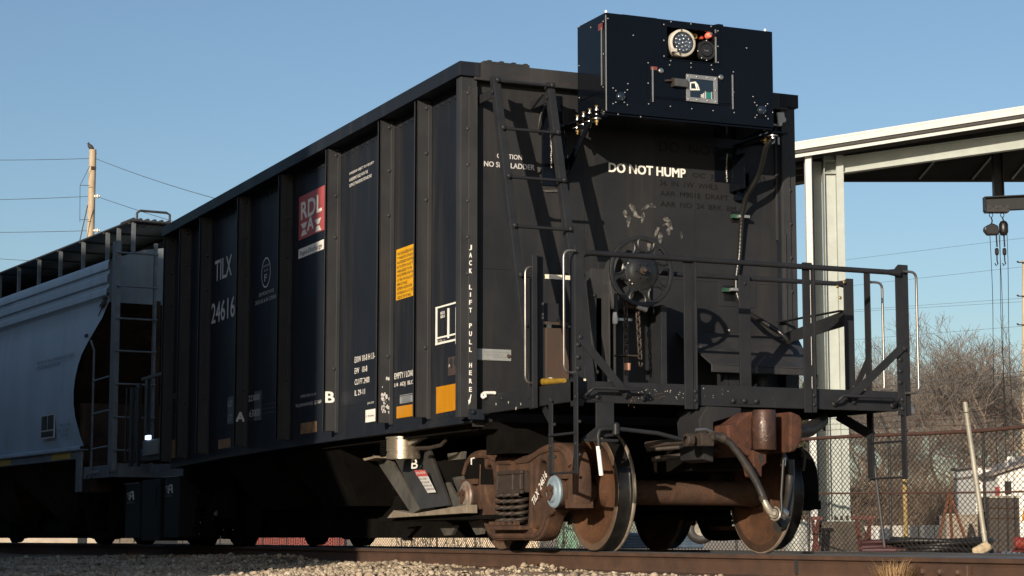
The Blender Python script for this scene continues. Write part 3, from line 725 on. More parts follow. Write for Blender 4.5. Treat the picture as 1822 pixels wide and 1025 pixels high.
# release handle with white tip
m = MB(); a, b = E(1096, 510, BY+.02), E(1096, 562, BY); m.tube([a, (b.x, BY, b.z)], [.012, .02], 8); m.build("release_handle", STL, car)
m = MB(); m.tube([E(1094.5, 556, BY), E(1094.5, 561, BY), E(1094.5, 574, BY), E(1094.5, 577, BY)], [.017, .021, .021, .012], 10); m.build("handle_tip", WHITE, car, smooth=50)
# chains
def chain(px0, py0, px1, py1, Y):
    a, b = E(px0, py0, Y), E(px1, py1, Y); L_ = (a-b).length; n = int(L_/.042); root = None
    m = MB()
    for i in range(n):
        c = a.lerp(b, (i+.5)/n); d = (b-a).normalized(); s_ = Vector((1, 0, 0)) if i % 2 else Vector((0, -1, 0))
        s_ = (s_*.8+Vector((.3, .3, 0))).normalized()
        pts = []
        for k in range(12):
            t = 2*math.pi*k/12; pts.append(c+d*(.030*math.sin(t)+.004*np.sign(math.sin(t)))+s_*(.0165*math.cos(t)))
        m.tube(pts, .0068, 6, closed=True)
    m.build("brake_chain", CHAINM, car, smooth=60)
chain(1113, 538, 1115, 628, BY+.03); chain(1134, 548, 1140, 650, BY+.06)
m = MB(); c = E(1115, 645, BY); m.cyl((c.x, BY, c.z+.08), (c.x, BY, c.z-.10), .018); m.box(c.x-.09, c.x+.08, BY-.04, BY+.04, c.z+.045, c.z+.058); m.build("chain_clevis", CHAINM, car, bev=.003)
m = MB(); c2 = E(1116, 651, BY); m.cyl((c2.x, BY, c2.z+.02), (c2.x, BY, c2.z-.035), .030, .026); m.build("salmon_bush", PINK, car, smooth=40)
m = MB(); c = E(1105, 566, BY+.1); m.box(c.x-.05, c.x+.1, BY+.1, BY+.14, c.z-.02, c.z+.0); m.tube([E(1133, 545, BY), E(1150, 552, BY)], .02, 8); m.build("zinc_bracket", ZINC, car)
m = MB(); c = E(1126, 545, BY+.1); m.cyl((c.x-.09, BY+.06, c.z), (c.x+.05, BY+.06, c.z), .03); m.build("chain_sheave", RUST, car, smooth=40)

# ---- sloped hood over the valve gear
h0, h1 = E(1202, 590, YS), E(1409, 596, YS)
HY = -.50
b0, b1 = E(1266, 647, HY), E(1448, 656, HY)
l0, l1 = E(1270, 662, HY), E(1452, 667, HY)
m = MB()
T = [(h0.x, YS, h0.z), (h1.x+.05, YS, h1.z), (b1.x, HY, b1.z), (b0.x, HY, b0.z)]
m.add([*T, *[(x, y, z-.015) for x, y, z in T]], [(0, 1, 2, 3), (7, 6, 5, 4), (0, 3, 7, 4), (3, 2, 6, 7), (2, 1, 5, 6), (1, 0, 4, 5)])
m.box(b0.x, b1.x, HY, HY+.012, l0.z, b0.z-.001)
m.build("valve_hood", RIBM, car, bev=.006)
m = MB(); m.tube([(b1.x-.02, HY+.3, b1.z-.02), (b1.x+.10, HY+.1, b1.z-.05), (b1.x+.06, HY+.05, b1.z-.14)], .012, 6); m.build("bent_rod", STL, car)
bolts([E(1247, 617, -.25), E(1297, 588, YS)], (0, -1, 0), .012, SPK, car)
# valves below the hood
m = MB()
for (x, w_, y0, y1, mm) in ((1300, 10, 672, 690, 0), (1352, 8, 668, 690, 0), (1286, 4, 665, 690, 0)):
    c = E(x, 690, -.3); t = E(x, y0, -.3); m.box(c.x-.01*w_/2, c.x+.01*w_/2, -.36, -.24, 1.165, t.z)
build_each(m, "valve_bracket", STL, car)
m = MB(); c = E(1278, 680, -.3); m.lathe((c.x, -.3, 1.165), (0, 0, 1), [(0, .06), (.06, .06), (.08, .045), (.14, .05), (.15, .03), (.15, .001)], 12); c = E(1380, 688, -.2); m.lathe((c.x, -.2, 1.165), (0, 0, 1), [(0, .08), (.05, .08), (.06, .04), (.06, .001)], 12); m.build("brake_valve", mat("valve_tan", (.42, .30, .22), (.25, .16, .11), .6, scale=20), car)
m = MB(); c = E(1345, 680, -.25); m.box(c.x-.02, c.x+.03, -.3, -.2, 1.165, 1.30); m.build("valve_tag", OFFW, car)

# ---- data plate
a, b = E(843, 620, YS), E(909, 646, YS); dp = MB().box(a.x, b.x, YS-.008, YS-.002, b.z+.015, a.z).build("data_plate", PLATE, car, bev=.002)
for i, (x0, x1) in enumerate(((862, 905), (866, 896), (878, 900), (850, 880))):
    etext("DOT AAR SPEC No", x0, 625+i*4.6, 627+i*4.6, x1, mat("etch", (.20, .21, .21), (.16, .17, .17), .5), dp, Y=YS-.0085, name="plate_text", lift=.001)
bolts([E(846, 632, YS-.01), E(905, 634, YS-.01)], (0, -1, 0), .018, RUST, dp)

# ---- coupler
m = MB(); cx = 0.0; cz = .80
def cprism(pts, y0, y1):     # px polygon on plane -> X,Z prism between y0..y1
    return [(E(x, y, -2.12).x, y0, E(x, y, -2.12).z) for x, y in pts], (0, y1-y0, 0)
pts, ex = cprism([(1306, 755), (1322, 752), (1335, 738), (1345, 732), (1360, 730), (1352, 745), (1352, 796), (1348, 812), (1330, 806), (1308, 790)], -2.02, -1.55); m.prism(pts, ex)
pts, ex = cprism([(1346, 733), (1400, 729), (1418, 739), (1423, 745), (1423, 788), (1412, 802), (1400, 806), (1398, 797), (1350, 797)], -1.93, -1.6); m.prism(pts, ex)
pts, ex = cprism([(1401, 732), (1418, 739), (1423, 746), (1423, 786), (1410, 803), (1400, 806)], -2.16, -1.931); m.prism(pts, ex)
m.box(-.09, .10, -1.95, -1.3, .72, .95)
cp = m.build("coupler", RUSTC, car, bev=.016)
k = E(1366, 765, -2.15); kt, kb = E(1366, 729, -2.15).z, E(1366, 800, -2.15).z
m = MB(); m.lathe((k.x, -2.10, 0), (0, 0, 1), [(kb, .001), (kb, .082), (kb+.01, .088), (kt-.01, .088), (kt, .08), (kt, .001)], 28); m.box(k.x-.02, k.x+.06, -2.1, -1.98, kb+.02, kt-.02)
m.build("knuckle", mat("knuckle_worn", (.09, .045, .032), (.04, .024, .02), .42, .25, scale=9, speck=((.62, .57, .52), 26, .64, .69), bump=.2), cp, smooth=40)
pts, ex = cprism([(1346, 800), (1372, 800), (1372, 824), (1364, 830), (1364, 848), (1352, 848), (1348, 830)], -2.06, -1.9); m = MB(); m.prism(pts, ex)
m.build("lock_lifter", RUSTC, cp, bev=.01)
pts, ex = cprism([(1356, 808), (1364, 806), (1366, 820), (1359, 822)], -2.062, -2.05); MB().prism(pts, ex).build("lifter_slot", INK, cp)
# striker housing above/left
m = MB(); pts, ex = cprism([(1276, 745), (1290, 719), (1352, 722), (1352, 740), (1335, 738), (1302, 748), (1302, 820), (1283, 815)], -1.85, -1.50); m.prism(pts, ex)
m.box(-.28, .33, -1.6, -1.2, .98, 1.088); m.build("striker", BLKE, car, bev=.006)
m = MB(); m.tube([E(1410, 768, -1.9), E(1440, 765, -1.7), E(1462, 748, -1.5), E(1455, 728, -1.3)], .055, 12); m.build("rubber_bumper", RUBBER, car, smooth=50)

# ---- uncoupling lever with bracket and white handle
m = MB(); a, b = E(1061, 716, PY), E(1093, 762, PY); m.box(a.x, b.x, PY+.0, PY+.02, b.z, a.z)
pts = [(1031, 783), (1093, 776), (1105, 760), (1093, 758), (1062, 758)]; m.prism([(E(x, y, PY).x, PY-.002, E(x, y, PY).z) for x, y in pts], (0, -.014, 0)); m.box(E(1034, 783, PY).x, E(1093, 783, PY).x, PY-.07, PY-.003, E(1034, 786, PY).z, E(1034, 781, PY).z)
m.build("lever_bracket", STL, car, bev=.003)
LEV = [(1066, 800), (1064, 775), (1067, 765), (1075, 763), (1100, 763), (1170, 771), (1240, 789), (1300, 806), (1330, 800)]
m = MB(); m.tube([E(x, y, PY-.06-.03*max(0, (x-1100)/200)) for x, y in LEV], .0165, 10); m.build("uncoupling_lever", STL, car, smooth=50)
m = MB(); m.tube([E(1064, 794, PY-.06), E(1067, 820, PY-.06), E(1070, 846, PY-.06)], .017, 8); m.build("lever_handle", WHITE, car, smooth=50)
m = MB(); m.tube([E(1096, 755, PY-.06), E(1096, 773, PY-.06)], .03, 10); m.dome(E(1096, 755, PY-.06), (0, 0, 1), .025); m.build("lever_eye", STL, car, smooth=50)

# ---- train line pipes and hoses
m = MB()
m.tube([E(1150, 792, -1.5), E(1240, 782, -1.9), E(1285, 777, -2.12)], .027, 10); m.tube([E(1160, 818, -1.2), E(1280, 803, -1.5)], .024, 10); m.tube([E(1150, 800, -1.0), E(1290, 790, -1.3)], .02, 8)
build_each(m, "train_pipe", CHAINM, car, smooth=50)
m = MB()
for x in (1226, 1248, 1266): m.lathe(E(x, 783-(x-1226)*.1, -1.98), (1, 0, 0), [(-.03, .03), (-.025, .05), (.025, .05), (.03, .03)], 12)
m.box(E(1240, 780, -1.98).x, E(1262, 780, -1.98).x, -2.05, -1.9, E(1240, 794, -1.98).z, E(1240, 772, -1.98).z); m.build("angle_cock", CHAINM, car, bev=.004)
m = MB(); m.tube([E(1238, 765, -2.0), E(1255, 764, -2.0), E(1270, 770, -1.98)], .012, 8); m.build("cock_handle", ZINC, car)
for x in (1187, 1195, 1203):
    pass
HP = [(1272, 776), (1284, 778), (1300, 789), (1315, 808), (1331, 832), (1346, 858), (1356, 880), (1360, 893)]
m = MB(); m.tube([E(x, y, -2.12-.012*i) for i, (x, y) in enumerate(HP)], [.030, .030, .027, .027, .030, .027, .026, .024], 12); hs = m.build("air_hose", RUBBER, car, smooth=50)
m = MB(); m.tube([E(1281, 777, -2.13), E(1290, 781, -2.14)], .036, 12); m.tube([E(1326, 824, -2.165), E(1333, 836, -2.17)], .032, 12); m.tube([E(1356, 882, -2.20), E(1360, 892, -2.205)], .030, 12); m.build("hose_clamp", CHAINM, hs, smooth=40)
m = MB(); m.tube([E(1359, 889, -2.21), E(1364, 900, -2.22), E(1370, 910, -2.23), E(1375, 915, -2.23)], [.022, .026, .026, .024], 12)
m.lathe(E(1376, 914, -2.23), (-.3, -1, .1), [(-.02, .001), (-.02, .032), (.012, .034), (.018, .02), (.03, .014), (.03, .001)], 18)
g0 = E(1377, 914, -2.24)
m.tube([g0+Vector((.046*math.cos(a), -.01, .048*math.sin(a))) for a in [R(-130+i*24) for i in range(10)]], .008, 6); m.build("gladhand", mat("gladhand_grey", (.50, .46, .38), (.36, .32, .25), .42, .5, scale=12), hs, smooth=50)
m = MB(); m.tube([E(1394, 818, -2.0), E(1392, 850, -2.0), E(1390, 880, -2.02), E(1391, 912, -2.02)], .011, 8); h2 = m.build("electric_cable", RUBBER, car, smooth=50)
m = MB(); m.tube([E(1394, 815, -1.9), E(1393, 829, -1.91)], .021, 10); m.tube([E(1387, 908, -1.98), E(1399, 916, -1.98)], .034, 10); m.tube([E(1384, 906, -1.97), E(1391, 926, -1.99)], .008, 6); m.tube([E(1392, 906, -1.97), E(1402, 931, -1.99)], .008, 6); m.build("cable_fitting", ZINC, h2, smooth=40)
m = MB(); m.tube([E(1398, 922, -1.97), E(1393, 930, -1.99), E(1391, 942, -1.99)], [.040, .042, .034], 12); m.lathe(E(1388, 936, -2.0), (-1, -.4, -.2), [(-.02, .001), (-.02, .045), (.03, .045), (.03, .001)], 14); m.build("cable_plug", RUBBER, h2, smooth=40)
m = MB(); m.tube([E(1405, 818, -1.7), E(1406, 845, -1.7), E(1404, 880, -1.75), E(1398, 915, -1.85)], .034, 12); m.build("air_hose", RUBBER, car, smooth=50)
m = MB(); m.tube([E(1425, 795, -1.3), E(1432, 812, -1.3), E(1429, 838, -1.3)], .014, 8); m.build("coupler_chain", CHAINM, car, smooth=50)

# ---- end lettering
etext("DO NOT HUMP", 1083.2, 289.9, 305.7, 1219, WHITE, car, bold=.045)
etext("CAUTION", 884, 273, 281.3, 928.3, OFFW, car, bold=.03)
etext("NO SIDE LADDER", 861, 286.6, 295.8, 950.6, OFFW, car, bold=.03)
etext("DO  NOT", 1172, 252, 269, 1278, mat("ghost_faint", (.015, .0155, .0168), (.019, .0195, .021), .7, spec=.1), car, bold=.01)
etext("SAE  OC  J06", 1196, 304.5, 315, 1284, GHOST, car); etext("53", 1349, 314, 324, 1361, GHOST, car)
etext("36  IN  1W  WHLS", 1173.8, 320.4, 330, 1276, GHOST, car)
etext("AAR  M901E  DRAFT  GE", 1174.5, 339, 348, 1319, GHOST, car)
etext("AAR  NO  24  BRK  BM", 1175, 357.6, 367, 1308.7, GHOST, car)
etext("TILX", 1350, 200, 221, 1397, OFFW, car, Y=.045, bold=.03); etext("24616", 1345, 232, 253.5, 1401.5, OFFW, car, Y=.045, bold=.03)
# leaf shaped pale patches with a mottled tone
SC = mat("pale_leaf_patch", (.26, .245, .22), (.03, .029, .028), .5, scale=22, contrast=(.44, .66))
def leaf(pts): 
    mb = MB(); n = len(pts); mb.add([E(x, y, YS)+Vector((0, -.003, 0)) for x, y in pts], [tuple(range(n))]); return mb
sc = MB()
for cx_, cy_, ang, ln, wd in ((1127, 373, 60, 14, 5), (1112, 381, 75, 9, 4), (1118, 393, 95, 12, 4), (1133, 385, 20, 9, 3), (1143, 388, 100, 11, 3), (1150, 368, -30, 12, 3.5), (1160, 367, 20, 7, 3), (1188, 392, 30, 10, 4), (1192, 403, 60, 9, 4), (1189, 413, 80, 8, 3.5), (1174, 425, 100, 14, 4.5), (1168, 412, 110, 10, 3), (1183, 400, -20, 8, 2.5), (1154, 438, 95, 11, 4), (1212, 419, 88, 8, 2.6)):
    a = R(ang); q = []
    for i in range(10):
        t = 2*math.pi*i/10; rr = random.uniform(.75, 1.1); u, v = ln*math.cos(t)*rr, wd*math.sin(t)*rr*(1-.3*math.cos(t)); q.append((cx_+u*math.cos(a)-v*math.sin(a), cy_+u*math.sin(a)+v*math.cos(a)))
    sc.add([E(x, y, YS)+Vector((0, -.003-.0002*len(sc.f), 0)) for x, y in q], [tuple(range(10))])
build_each(sc, "pale_leaf_patch", SC, END)
# corner post lettering
LET = [("J", 436, 445), ("A", 450, 458), ("C", 463.6, 472), ("K", 478, 486), ("L", 507, 515), ("I", 520.5, 528), ("F", 534, 541.8), ("T", 548, 556), ("P", 575.6, 583.7), ("U", 589.7, 597.8), ("L", 604.5, 612.5), ("L", 618, 626), ("H", 646, 654), ("E", 659.3, 667.3), ("R", 674, 682), ("E", 689, 697)]
for ch, y0, y1 in LET: etext(ch, 834.6 if ch != "I" else 836, y0, y1, 839.0 if ch != "I" else 837.3, WHITE, car, Y=.014, bold=.04)
m = MB(); A = [E(x, y, .012) for x, y in ((837.6, 702), (839, 702), (837, 713), (837.8, 713.5), (834, 720.5), (833.2, 711.5), (834.8, 712))]; m.add(A, [tuple(range(7))]); m.build("arrow_mark", WHITE, car)

# ---- side lettering
stext("TILX", 383, 466, 501.5, 412.6, OFFW, car, bold=.02)
stext("24616", 376.7, 542, 577, 418, OFFW, car, bold=.02)
cc = S(473.7, 485, -1.46)
m = MB(); m.lathe(cc, (-1, 0, 0), [(.003, .150), (.003, .166)], 40); m.build("plate_circle", OFFW, car)
stext("EXCEEDS", 469, 473, 476.5, 479, OFFW, car); stext("PLATE", 470.5, 480.5, 484, 477.5, OFFW, car); stext("F", 471, 489, 501, 475.5, OFFW, car)
stext("SEE PICKUP SHOE", 461.4, 522.5, 528.5, 488, OFFW, car); stext("DECAL BL & AR CORNER", 454.6, 536.7, 543.4, 492, OFFW, car)
splate(495.3, 321, 359.5, 498.6, OFFW, car, name="white_strip")
splate(531.8, 352, 428.3, 576.8, RED, car, name="logo_plate", label="red square logo plate")
stext("RDL", 536.5, 362, 391, 573, WHITE, car, X=-1.4635, bold=.05)
def sq(pts, X, m, name, parent): 
    mb = MB(); mb.add([Vector((X, S(x, y, X).y, S(x, y, X).z)) for x, y in pts], [tuple(range(len(pts)))]); return mb.build(name, m, parent)
# emblem row: hourglass shapes either side of an A
stext("A", 547.5, 389, 410.5, 558.5, WHITE, car, X=-1.4635, bold=.06)
for (xa, xb, sh) in ((535.3, 546.3, 0), (560, 571.5, -7.5)):
    w_ = xb-xa
    sq([(xa, 399+sh+.0), (xb, 394+sh), (xb-w_*.3, 405+sh), (xa+w_*.3, 407+sh)], -1.466, WHITE, "logo_emblem", car)
    sq([(xa+w_*.3, 410+sh), (xb-w_*.3, 408+sh), (xb, 416+sh), (xa, 421.5+sh)], -1.466, WHITE, "logo_emblem", car)
splate(531.4, 444.4, 461, 575.8, WHITE, car, name="white_plate")
stext("Rapid Discharge", 534.5, 447.5, 458, 573, mat("grey_ink", (.16, .16, .17), (.12, .12, .13), .6), car, X=-1.4645)
for tx, x0, y0, y1, x1 in (("OWNERSHIP SUBJECT TO A SECURITY", 622.3, 307.5, 313, 666), ("AGREEMENT FILED WITH THE", 622.3, 318, 323.6, 655), ("SURFACE TRANSPORTATION BOARD", 622.3, 328, 333.6, 661.8)): stext(tx, x0, y0, y1, x1, WHITE, car)
yp = splate(705.2, 445.2, 535, 736.2, YEL, car, name="yellow_sticker", label="tall yellow notice sticker with black writing")
for i, tx in enumerate(("THIS CAR EXCEEDS PLATE", "\"F\" WHEN PICK UP SHOE IS", "IN EXTENDED POSITION", "BUT IS WITHIN PLATE \"F\"", "WHEN GAGGED TO CAR", "SHOE, DEPRESS AND INS", "1/2\" DIA. PIN IN LUG AT", "REAR OF SHOE", "EXTREME WIDTH WITH", "EXTENDED IS 11'-2\" AT", "ABOVE TOP OF RAIL")):
    n = len(tx); stext(tx, 707.3, 450.2+i*7.75, 455.2+i*7.75, min(735.3, 707.3+n*1.45), INK, yp, X=-1.4645, name="sticker_text")
stext("EXW 10-8 H 13-", 632, 635.5, 646, 668, WHITE, car, bold=.006); stext("EW   10-8", 632, 655.3, 665.6, 654, WHITE, car, bold=.006)
stext("CU FT 2400", 632, 675.5, 685.4, 658, WHITE, car, bold=.006); stext("IL 29-11", 632, 695, 704.6, 650, WHITE, car, bold=.006)
stext("JUN 2013", 654.5, 716, 720.5, 666, WHITE, car); wp = splate(650.7, 730, 752, 667.7, WHITE, car, name="white_plate")
stext("C: TENTRAIL", 652, 739.5, 742.5, 666, INK, wp, X=-1.4645, name="plate_text")
stext("EMPTY / LOAD", 702.8, 664.5, 675.3, 738, WHITE, car, bold=.006); stext("1/4  ADJ  BLO", 702.8, 682.2, 691.2, 737, WHITE, car, bold=.006)
pl = splate(712, 703.5, 718.5, 734.7, PLATE, car, name="bar_code_tag"); splate(715, 706.3, 716.5, 731, mat("tag_face", (.19, .21, .23), (.15, .17, .19), .3), pl, X=-1.4645, name="tag_face")
splate(706, 723.8, 744.7, 735.8, YELR, car, name="reflector")
q = [S(x, y, -1.4635) for x, y in ((776, 689), (813.8, 681.8), (813.8, 724), (808.8, 730), (776, 736.3))]
MB().prism([tuple(p) for p in q], (.004, 0, 0)).build("reflector", YELR, car, label="largest yellow reflector, clipped at its lower corner")
fr = MB()
for (x0, x1, y0, y1) in ((775.5, 814, 547, 550), (775.5, 778, 547, 614.5), (811.2, 814, 547, 612), (775.5, 814, 611, 614.6), (777, 813, 601, 604), (797, 799.4, 549, 602)):
    a, t, b = S(x0, y1, -1.46), S(x0, y0, -1.46), S(x1, y1, -1.46); fr.box(-1.464-.0001*len(fr.f), -1.459, b.y, a.y, a.z, t.z)
ff = fr.build("stencil_frame", WHITE, car)
for i, (x0, y0) in enumerate(((784.3, 555.3), (784.3, 561.8))): stext("ABDX", x0, y0, y0+5, 792.6, WHITE, ff, X=-1.462, bold=.02)
stext("BLT 01- 11", 777.8, 606, 610.8, 792.5, WHITE, ff, X=-1.4665)
bp_ = splate(797.6, 636.5, 669, 813.4, mat("brown_decal", (.085, .060, .055), (.06, .045, .042), .4), car, name="brown_decal"); stext("A", 798.8, 648, 653.5, 801.6, WHITE, bp_, X=-1.4645)
for (x, y) in ((803, 646), (811, 643)): MB().dome(S(x, y, -1.463), (-1, 0, 0), .045, .006, 12).build("decal_dot", INK, bp_)
# letters on the ribs
etext("B", 579.3, 697.2, 716, 594, WHITE, car, Y=3.431, bold=.05)
etext("A", 420, 733.5, 749.7, 434.6, OFFW, car, Y=6.503, bold=.05)
GREYP = mat("grey_sheen_print", (.085, .10, .115), (.055, .066, .078), .35, scale=8)
splate(405, 707, 755, 415.3, GREYP, car, name="pale_patch"); stext("LD", 406, 713.7, 724, 413.6, OFFW, car, X=-1.4645); stext("LT", 406, 739, 749.6, 413.6, OFFW, car, X=-1.4645)  # grey patches behind the figures imitate a reflection on the side sheet
splate(452.5, 697, 749, 465.3, GREYP, car, name="pale_patch"); stext("223000", 442.6, 704.6, 715, 462.8, OFFW, car, X=-1.4645); stext("63000", 444.3, 730, 742.8, 462.8, OFFW, car, X=-1.4645)
for i, (tx, x1) in enumerate((("U.S. PATENTED TO 386", 489.6), ("OTHER PATENTS PEND", 488.4), ("U.S. AND FOREIGN CO", 487.5))): stext(tx, 467.4, 719.5+i*7.2, 723.3+i*7.2, x1, GREYP, car, X=-1.4615)
stext("PNTD-TR03  01-11", 535.7, 703.6, 708.7, 562, OFFW, car); stext("WILLIAMS-HAYWARD  E2-11669", 526.9, 719.5, 725.8, 572, OFFW, car)
stext("Tug", 302.6, 698.5, 712, 313, GREYP, car, bold=.01)
splate(535.2, 753.5, 772.8, 563.5, REFL, car, name="reflector", label="worn reflector crossing the shadow edge"); splate(388.7, 783, 799, 410, REFL, car, name="reflector"); splate(303, 784, 815.4, 311.8, REFL, car, name="reflector")
m = MB(); rnd = random.Random(5)
for k in range(26):
    p = Vector((-1.5, 1.96, 1.2+rnd.random()*.32*rnd.random()+.02)); r = rnd.uniform(.006, .02); p.x = -1.47-rnd.random()*.10
    m.add([p+Vector((r*rnd.uniform(.5, 1)*math.cos(i*1.05), -.026, r*1.8*rnd.uniform(.4, 1)*math.sin(i*1.05))) for i in range(6)], [tuple(range(6))])
m.build("paint_chips", OFFW, car)

# ---- equipment box on the end
BXY = -.605
B0, B1, BZ0, BZ1 = -.586, .995, 3.541, 4.368
def bx_(px, py, Y=BXY): return E(px, py, Y)
oTL, oBR = bx_(1186, 44.6), bx_(1273, 112); ox0, ox1 = oTL.x, oBR.x; oz1, oz0 = bx_(1186, 45).z-.012, bx_(1186, 103.4).z
m = MB(); t = .012
# shell with a real window opening for the lamps
m.box(B0, ox0, BXY, BXY+t, BZ0, BZ1); m.box(ox1, B1, BXY, BXY+t, BZ0, BZ1); m.box(ox0, ox1, BXY, BXY+t, BZ0, oz0); m.box(ox0, ox1, BXY, BXY+t, oz1, BZ1)
m.box(B0, B0+t, BXY+t, -.080, BZ0, BZ1); m.box(B1-t, B1, BXY+t, -.080, BZ0, BZ1); m.box(B0+t, B1-t, -.092, -.080, BZ0, BZ1)
m.box(B0+t, B1-t, BXY+t, -.092, BZ0, BZ0+t); m.box(B0+t, B1-t, BXY+t, -.092, BZ1-t, BZ1)
ebox = m.build("equipment_box", GLOSS, car, label="glossy black equipment box with headlight window")
m = MB()
a = bx_(1112, 20).x; b = bx_(1174, 20).x; m.box(a, b, BXY+.05, -.20, BZ1+.001, BZ1+.018)
a = bx_(1265, 20).x; b = bx_(1322, 20).x; m.box(a, b, BXY+.05, -.20, BZ1+.001, BZ1+.014)
m.prism([(bx_(1268, 0).x, BXY+.1, BZ1+.0145), (bx_(1297, 0).x, BXY+.1, BZ1+.0145), (bx_(1297, 0).x, BXY+.1, BZ1+.045), (bx_(1288, 0).x, BXY+.1, BZ1+.045)], (0, .12, 0))
build_each(m, "roof_plate", GLOSS, ebox, bev=.003)
def fplate(x0, y0, x1, y1, th, mm, name, Y=BXY, bev=.0015):
    a, b = bx_(x0, y0, Y), bx_(x1, y1, Y); return MB().box(a.x, b.x, Y-th, Y-.0005, b.z, a.z).build(name, mm, ebox, bev=bev)
# lamp surround as a real frame of four strips
fx0, fx1 = bx_(1178, 60).x, bx_(1281, 60).x; fz1 = bx_(1178, 35.8).z; fz0 = bx_(1281, 116).z
m = MB(); y0, y1 = BXY-.006, BXY-.0005
m.box(fx0, ox0, y0, y1, fz0, fz1); m.box(ox1, fx1, y0, y1, fz0, fz1); m.box(ox0, ox1, y0, y1, fz0, oz0); m.box(ox0, ox1, y0, y1, oz1, fz1)
m.build("lamp_surround", GLOSS, ebox, bev=.0015)
m = MB(); m.box(ox0-.02, ox1+.02, BXY+.26, BXY+.27, oz0-.02, oz1+.02); m.box(ox0-.021, ox0-.001, BXY+.013, BXY+.26, oz0, oz1); m.box(ox1+.001, ox1+.021, BXY+.013, BXY+.26, oz0, oz1)
m.build("lamp_recess", GLOSSD, ebox)
# headlight
hc = E(1213.5, 77, BXY-.005); hr = .118
m = MB(); m.lathe(hc, (-.10, -1, -.04), [(-.16, .06), (-.15, .11), (-.05, hr*.98), (.0, hr), (.018, hr*.96), (.024, hr*.82), (.012, hr*.74), (.0, hr*.70)], 48)
b_ = hc + Vector((-.105, -.02, -.07)); m.box(b_.x+.005, b_.x+.045, b_.y-.005, b_.y+.03, b_.z-.014, b_.z+.014)
hl = m.build("headlight", CREAM, ebox, smooth=35)
m = MB(); m.lathe(hc+Vector((0, -.012, 0)), (-.10, -1, -.04), [(0, .001), (0, hr*.72)], 40); m.build("reflector_dish", mat("dish", (.35, .37, .42), (.08, .09, .11), .15, .9, scale=70, contrast=(.4, .6)), hl)
m = MB(); rnd = random.Random(2)
for rr_, n_ in ((0, 1), (.035, 6), (.066, 12)):
    for k in range(n_):
        a = 2*math.pi*k/max(n_, 1)+rr_*9; p = hc+Vector((rr_*math.cos(a), -.016, rr_*math.sin(a))); m.dome(p, (-.1, -1, -.04), .0145, .012, 8)
m.build("led_lens", LENS, hl, smooth=60)
m = MB(); m.lathe(hc+Vector((0, -.013, 0)), (-.10, -1, -.04), [(0, hr*.70), (.016, hr*.735)], 40); m.build("black_gasket", RUBBER, hl)
bolts([hc+Vector((hr*.88*math.cos(a), -.028, hr*.88*math.sin(a))) for a in (R(100), R(250), R(20))], (0, -1, 0), .008, CHAINM, hl)
# red marker lamp, small red knob, brass whistle, black horn
p = E(1261.5, 61.6, BXY+.03); m = MB(); m.lathe(p, (-.2, -1, 0), [(-.05, .024), (.0, .028), (.012, .022), (.016, .001)], 20)
RL = emis("red_marker_lit", (.75, .16, .10), .5); m.build("marker_lamp", RL, ebox, smooth=40)
p2 = p+Vector((.012, -.018, .004)); MB().dome(p2, (-.2, -1, 0), .014, .01).build("lamp_glint", LENS, ebox)
p = E(1249, 66.5, BXY+.08); MB().lathe(p, (0, -1, 0), [(-.03, .015), (0, .015), (.006, .001)], 14).build("red_knob", mat("red_knob_m", (.55, .08, .04), (.5, .07, .04), .35), ebox, smooth=40)
p = E(1235.5, 65, BXY+.10); m = MB(); m.lathe(p, (-.1, -1, 0), [(-.06, .012), (-.02, .014), (0, .024), (.008, .024), (.004, .012), (-.02, .001)], 18); m.box(p.x-.04, p.x-.02, p.y-.01, p.y+.02, p.z+.01, p.z+.035); m.build("brass_whistle", GOLD, ebox, smooth=40)
p = E(1256.5, 90, BXY+.02); m = MB(); m.lathe(p, (-.05, -1, 0), [(-.12, .07), (-.03, .088), (0, .088), (.012, .08), (.012, .062), (.004, .058), (.018, .05), (.018, .001)], 32); hn = m.build("horn", mat("horn_black", (.012, .012, .013), (.02, .02, .02), .35), ebox, smooth=35)
etext("TransIT", 1252.3, 88.6, 91, 1261.3, mat("grey_print", (.30, .30, .30), (.25, .25, .25), .6), hn, Y=BXY-.0, name="horn_text")
bolts([p+Vector((.085*math.cos(a), -.01, .085*math.sin(a))) for a in (R(90), R(190), R(270), R(235))], (0, -1, 0), .007, ZINC, hn)
m = MB(); a = E(1271.5, 66, BXY-.004); b = E(1274.5, 112, BXY-.004); m.box(a.x, a.x+.012, BXY-.012, BXY-.0065, b.z, a.z); a = E(1271, 53, BXY); m.box(a.x, a.x+.01, BXY-.012, BXY-.0065, a.z-.03, a.z); m.build("bright_edge", ALU, ebox)
# hatch with window
fplate(1152.5, 113.5, 1305.4, 189, .006, GLOSS, "hatch_frame")
hb = fplate(1157, 118, 1302, 186, .012, GLOSS, "hatch", bev=.003)
m = MB()
for x in (1159.5, 1301.5): a, b = bx_(x, 121+(x-1159)*.09), bx_(x, 182+(x-1159)*.09); m.box(a.x-.005, a.x+.005, BXY-.020, BXY-.0125, b.z, a.z)
build_each(m, "hinge_strip", ALU, ebox)
wx0, wx1 = bx_(1219, 133).x, bx_(1274.4, 133).x; wz1 = bx_(1246, 135).z; wz0 = bx_(1246, 183).z; y0, y1 = BXY-.022, BXY-.0125; fw = .036
m = MB(); m.box(wx0, wx0+fw, y0, y1, wz0, wz1); m.box(wx1-fw, wx1, y0, y1, wz0, wz1); m.box(wx0+fw, wx1-fw, y0, y1, wz0, wz0+fw); m.box(wx0+fw, wx1-fw, y0, y1, wz1-fw, wz1)
wf = m.build("window_frame", ALU, ebox, bev=.002)
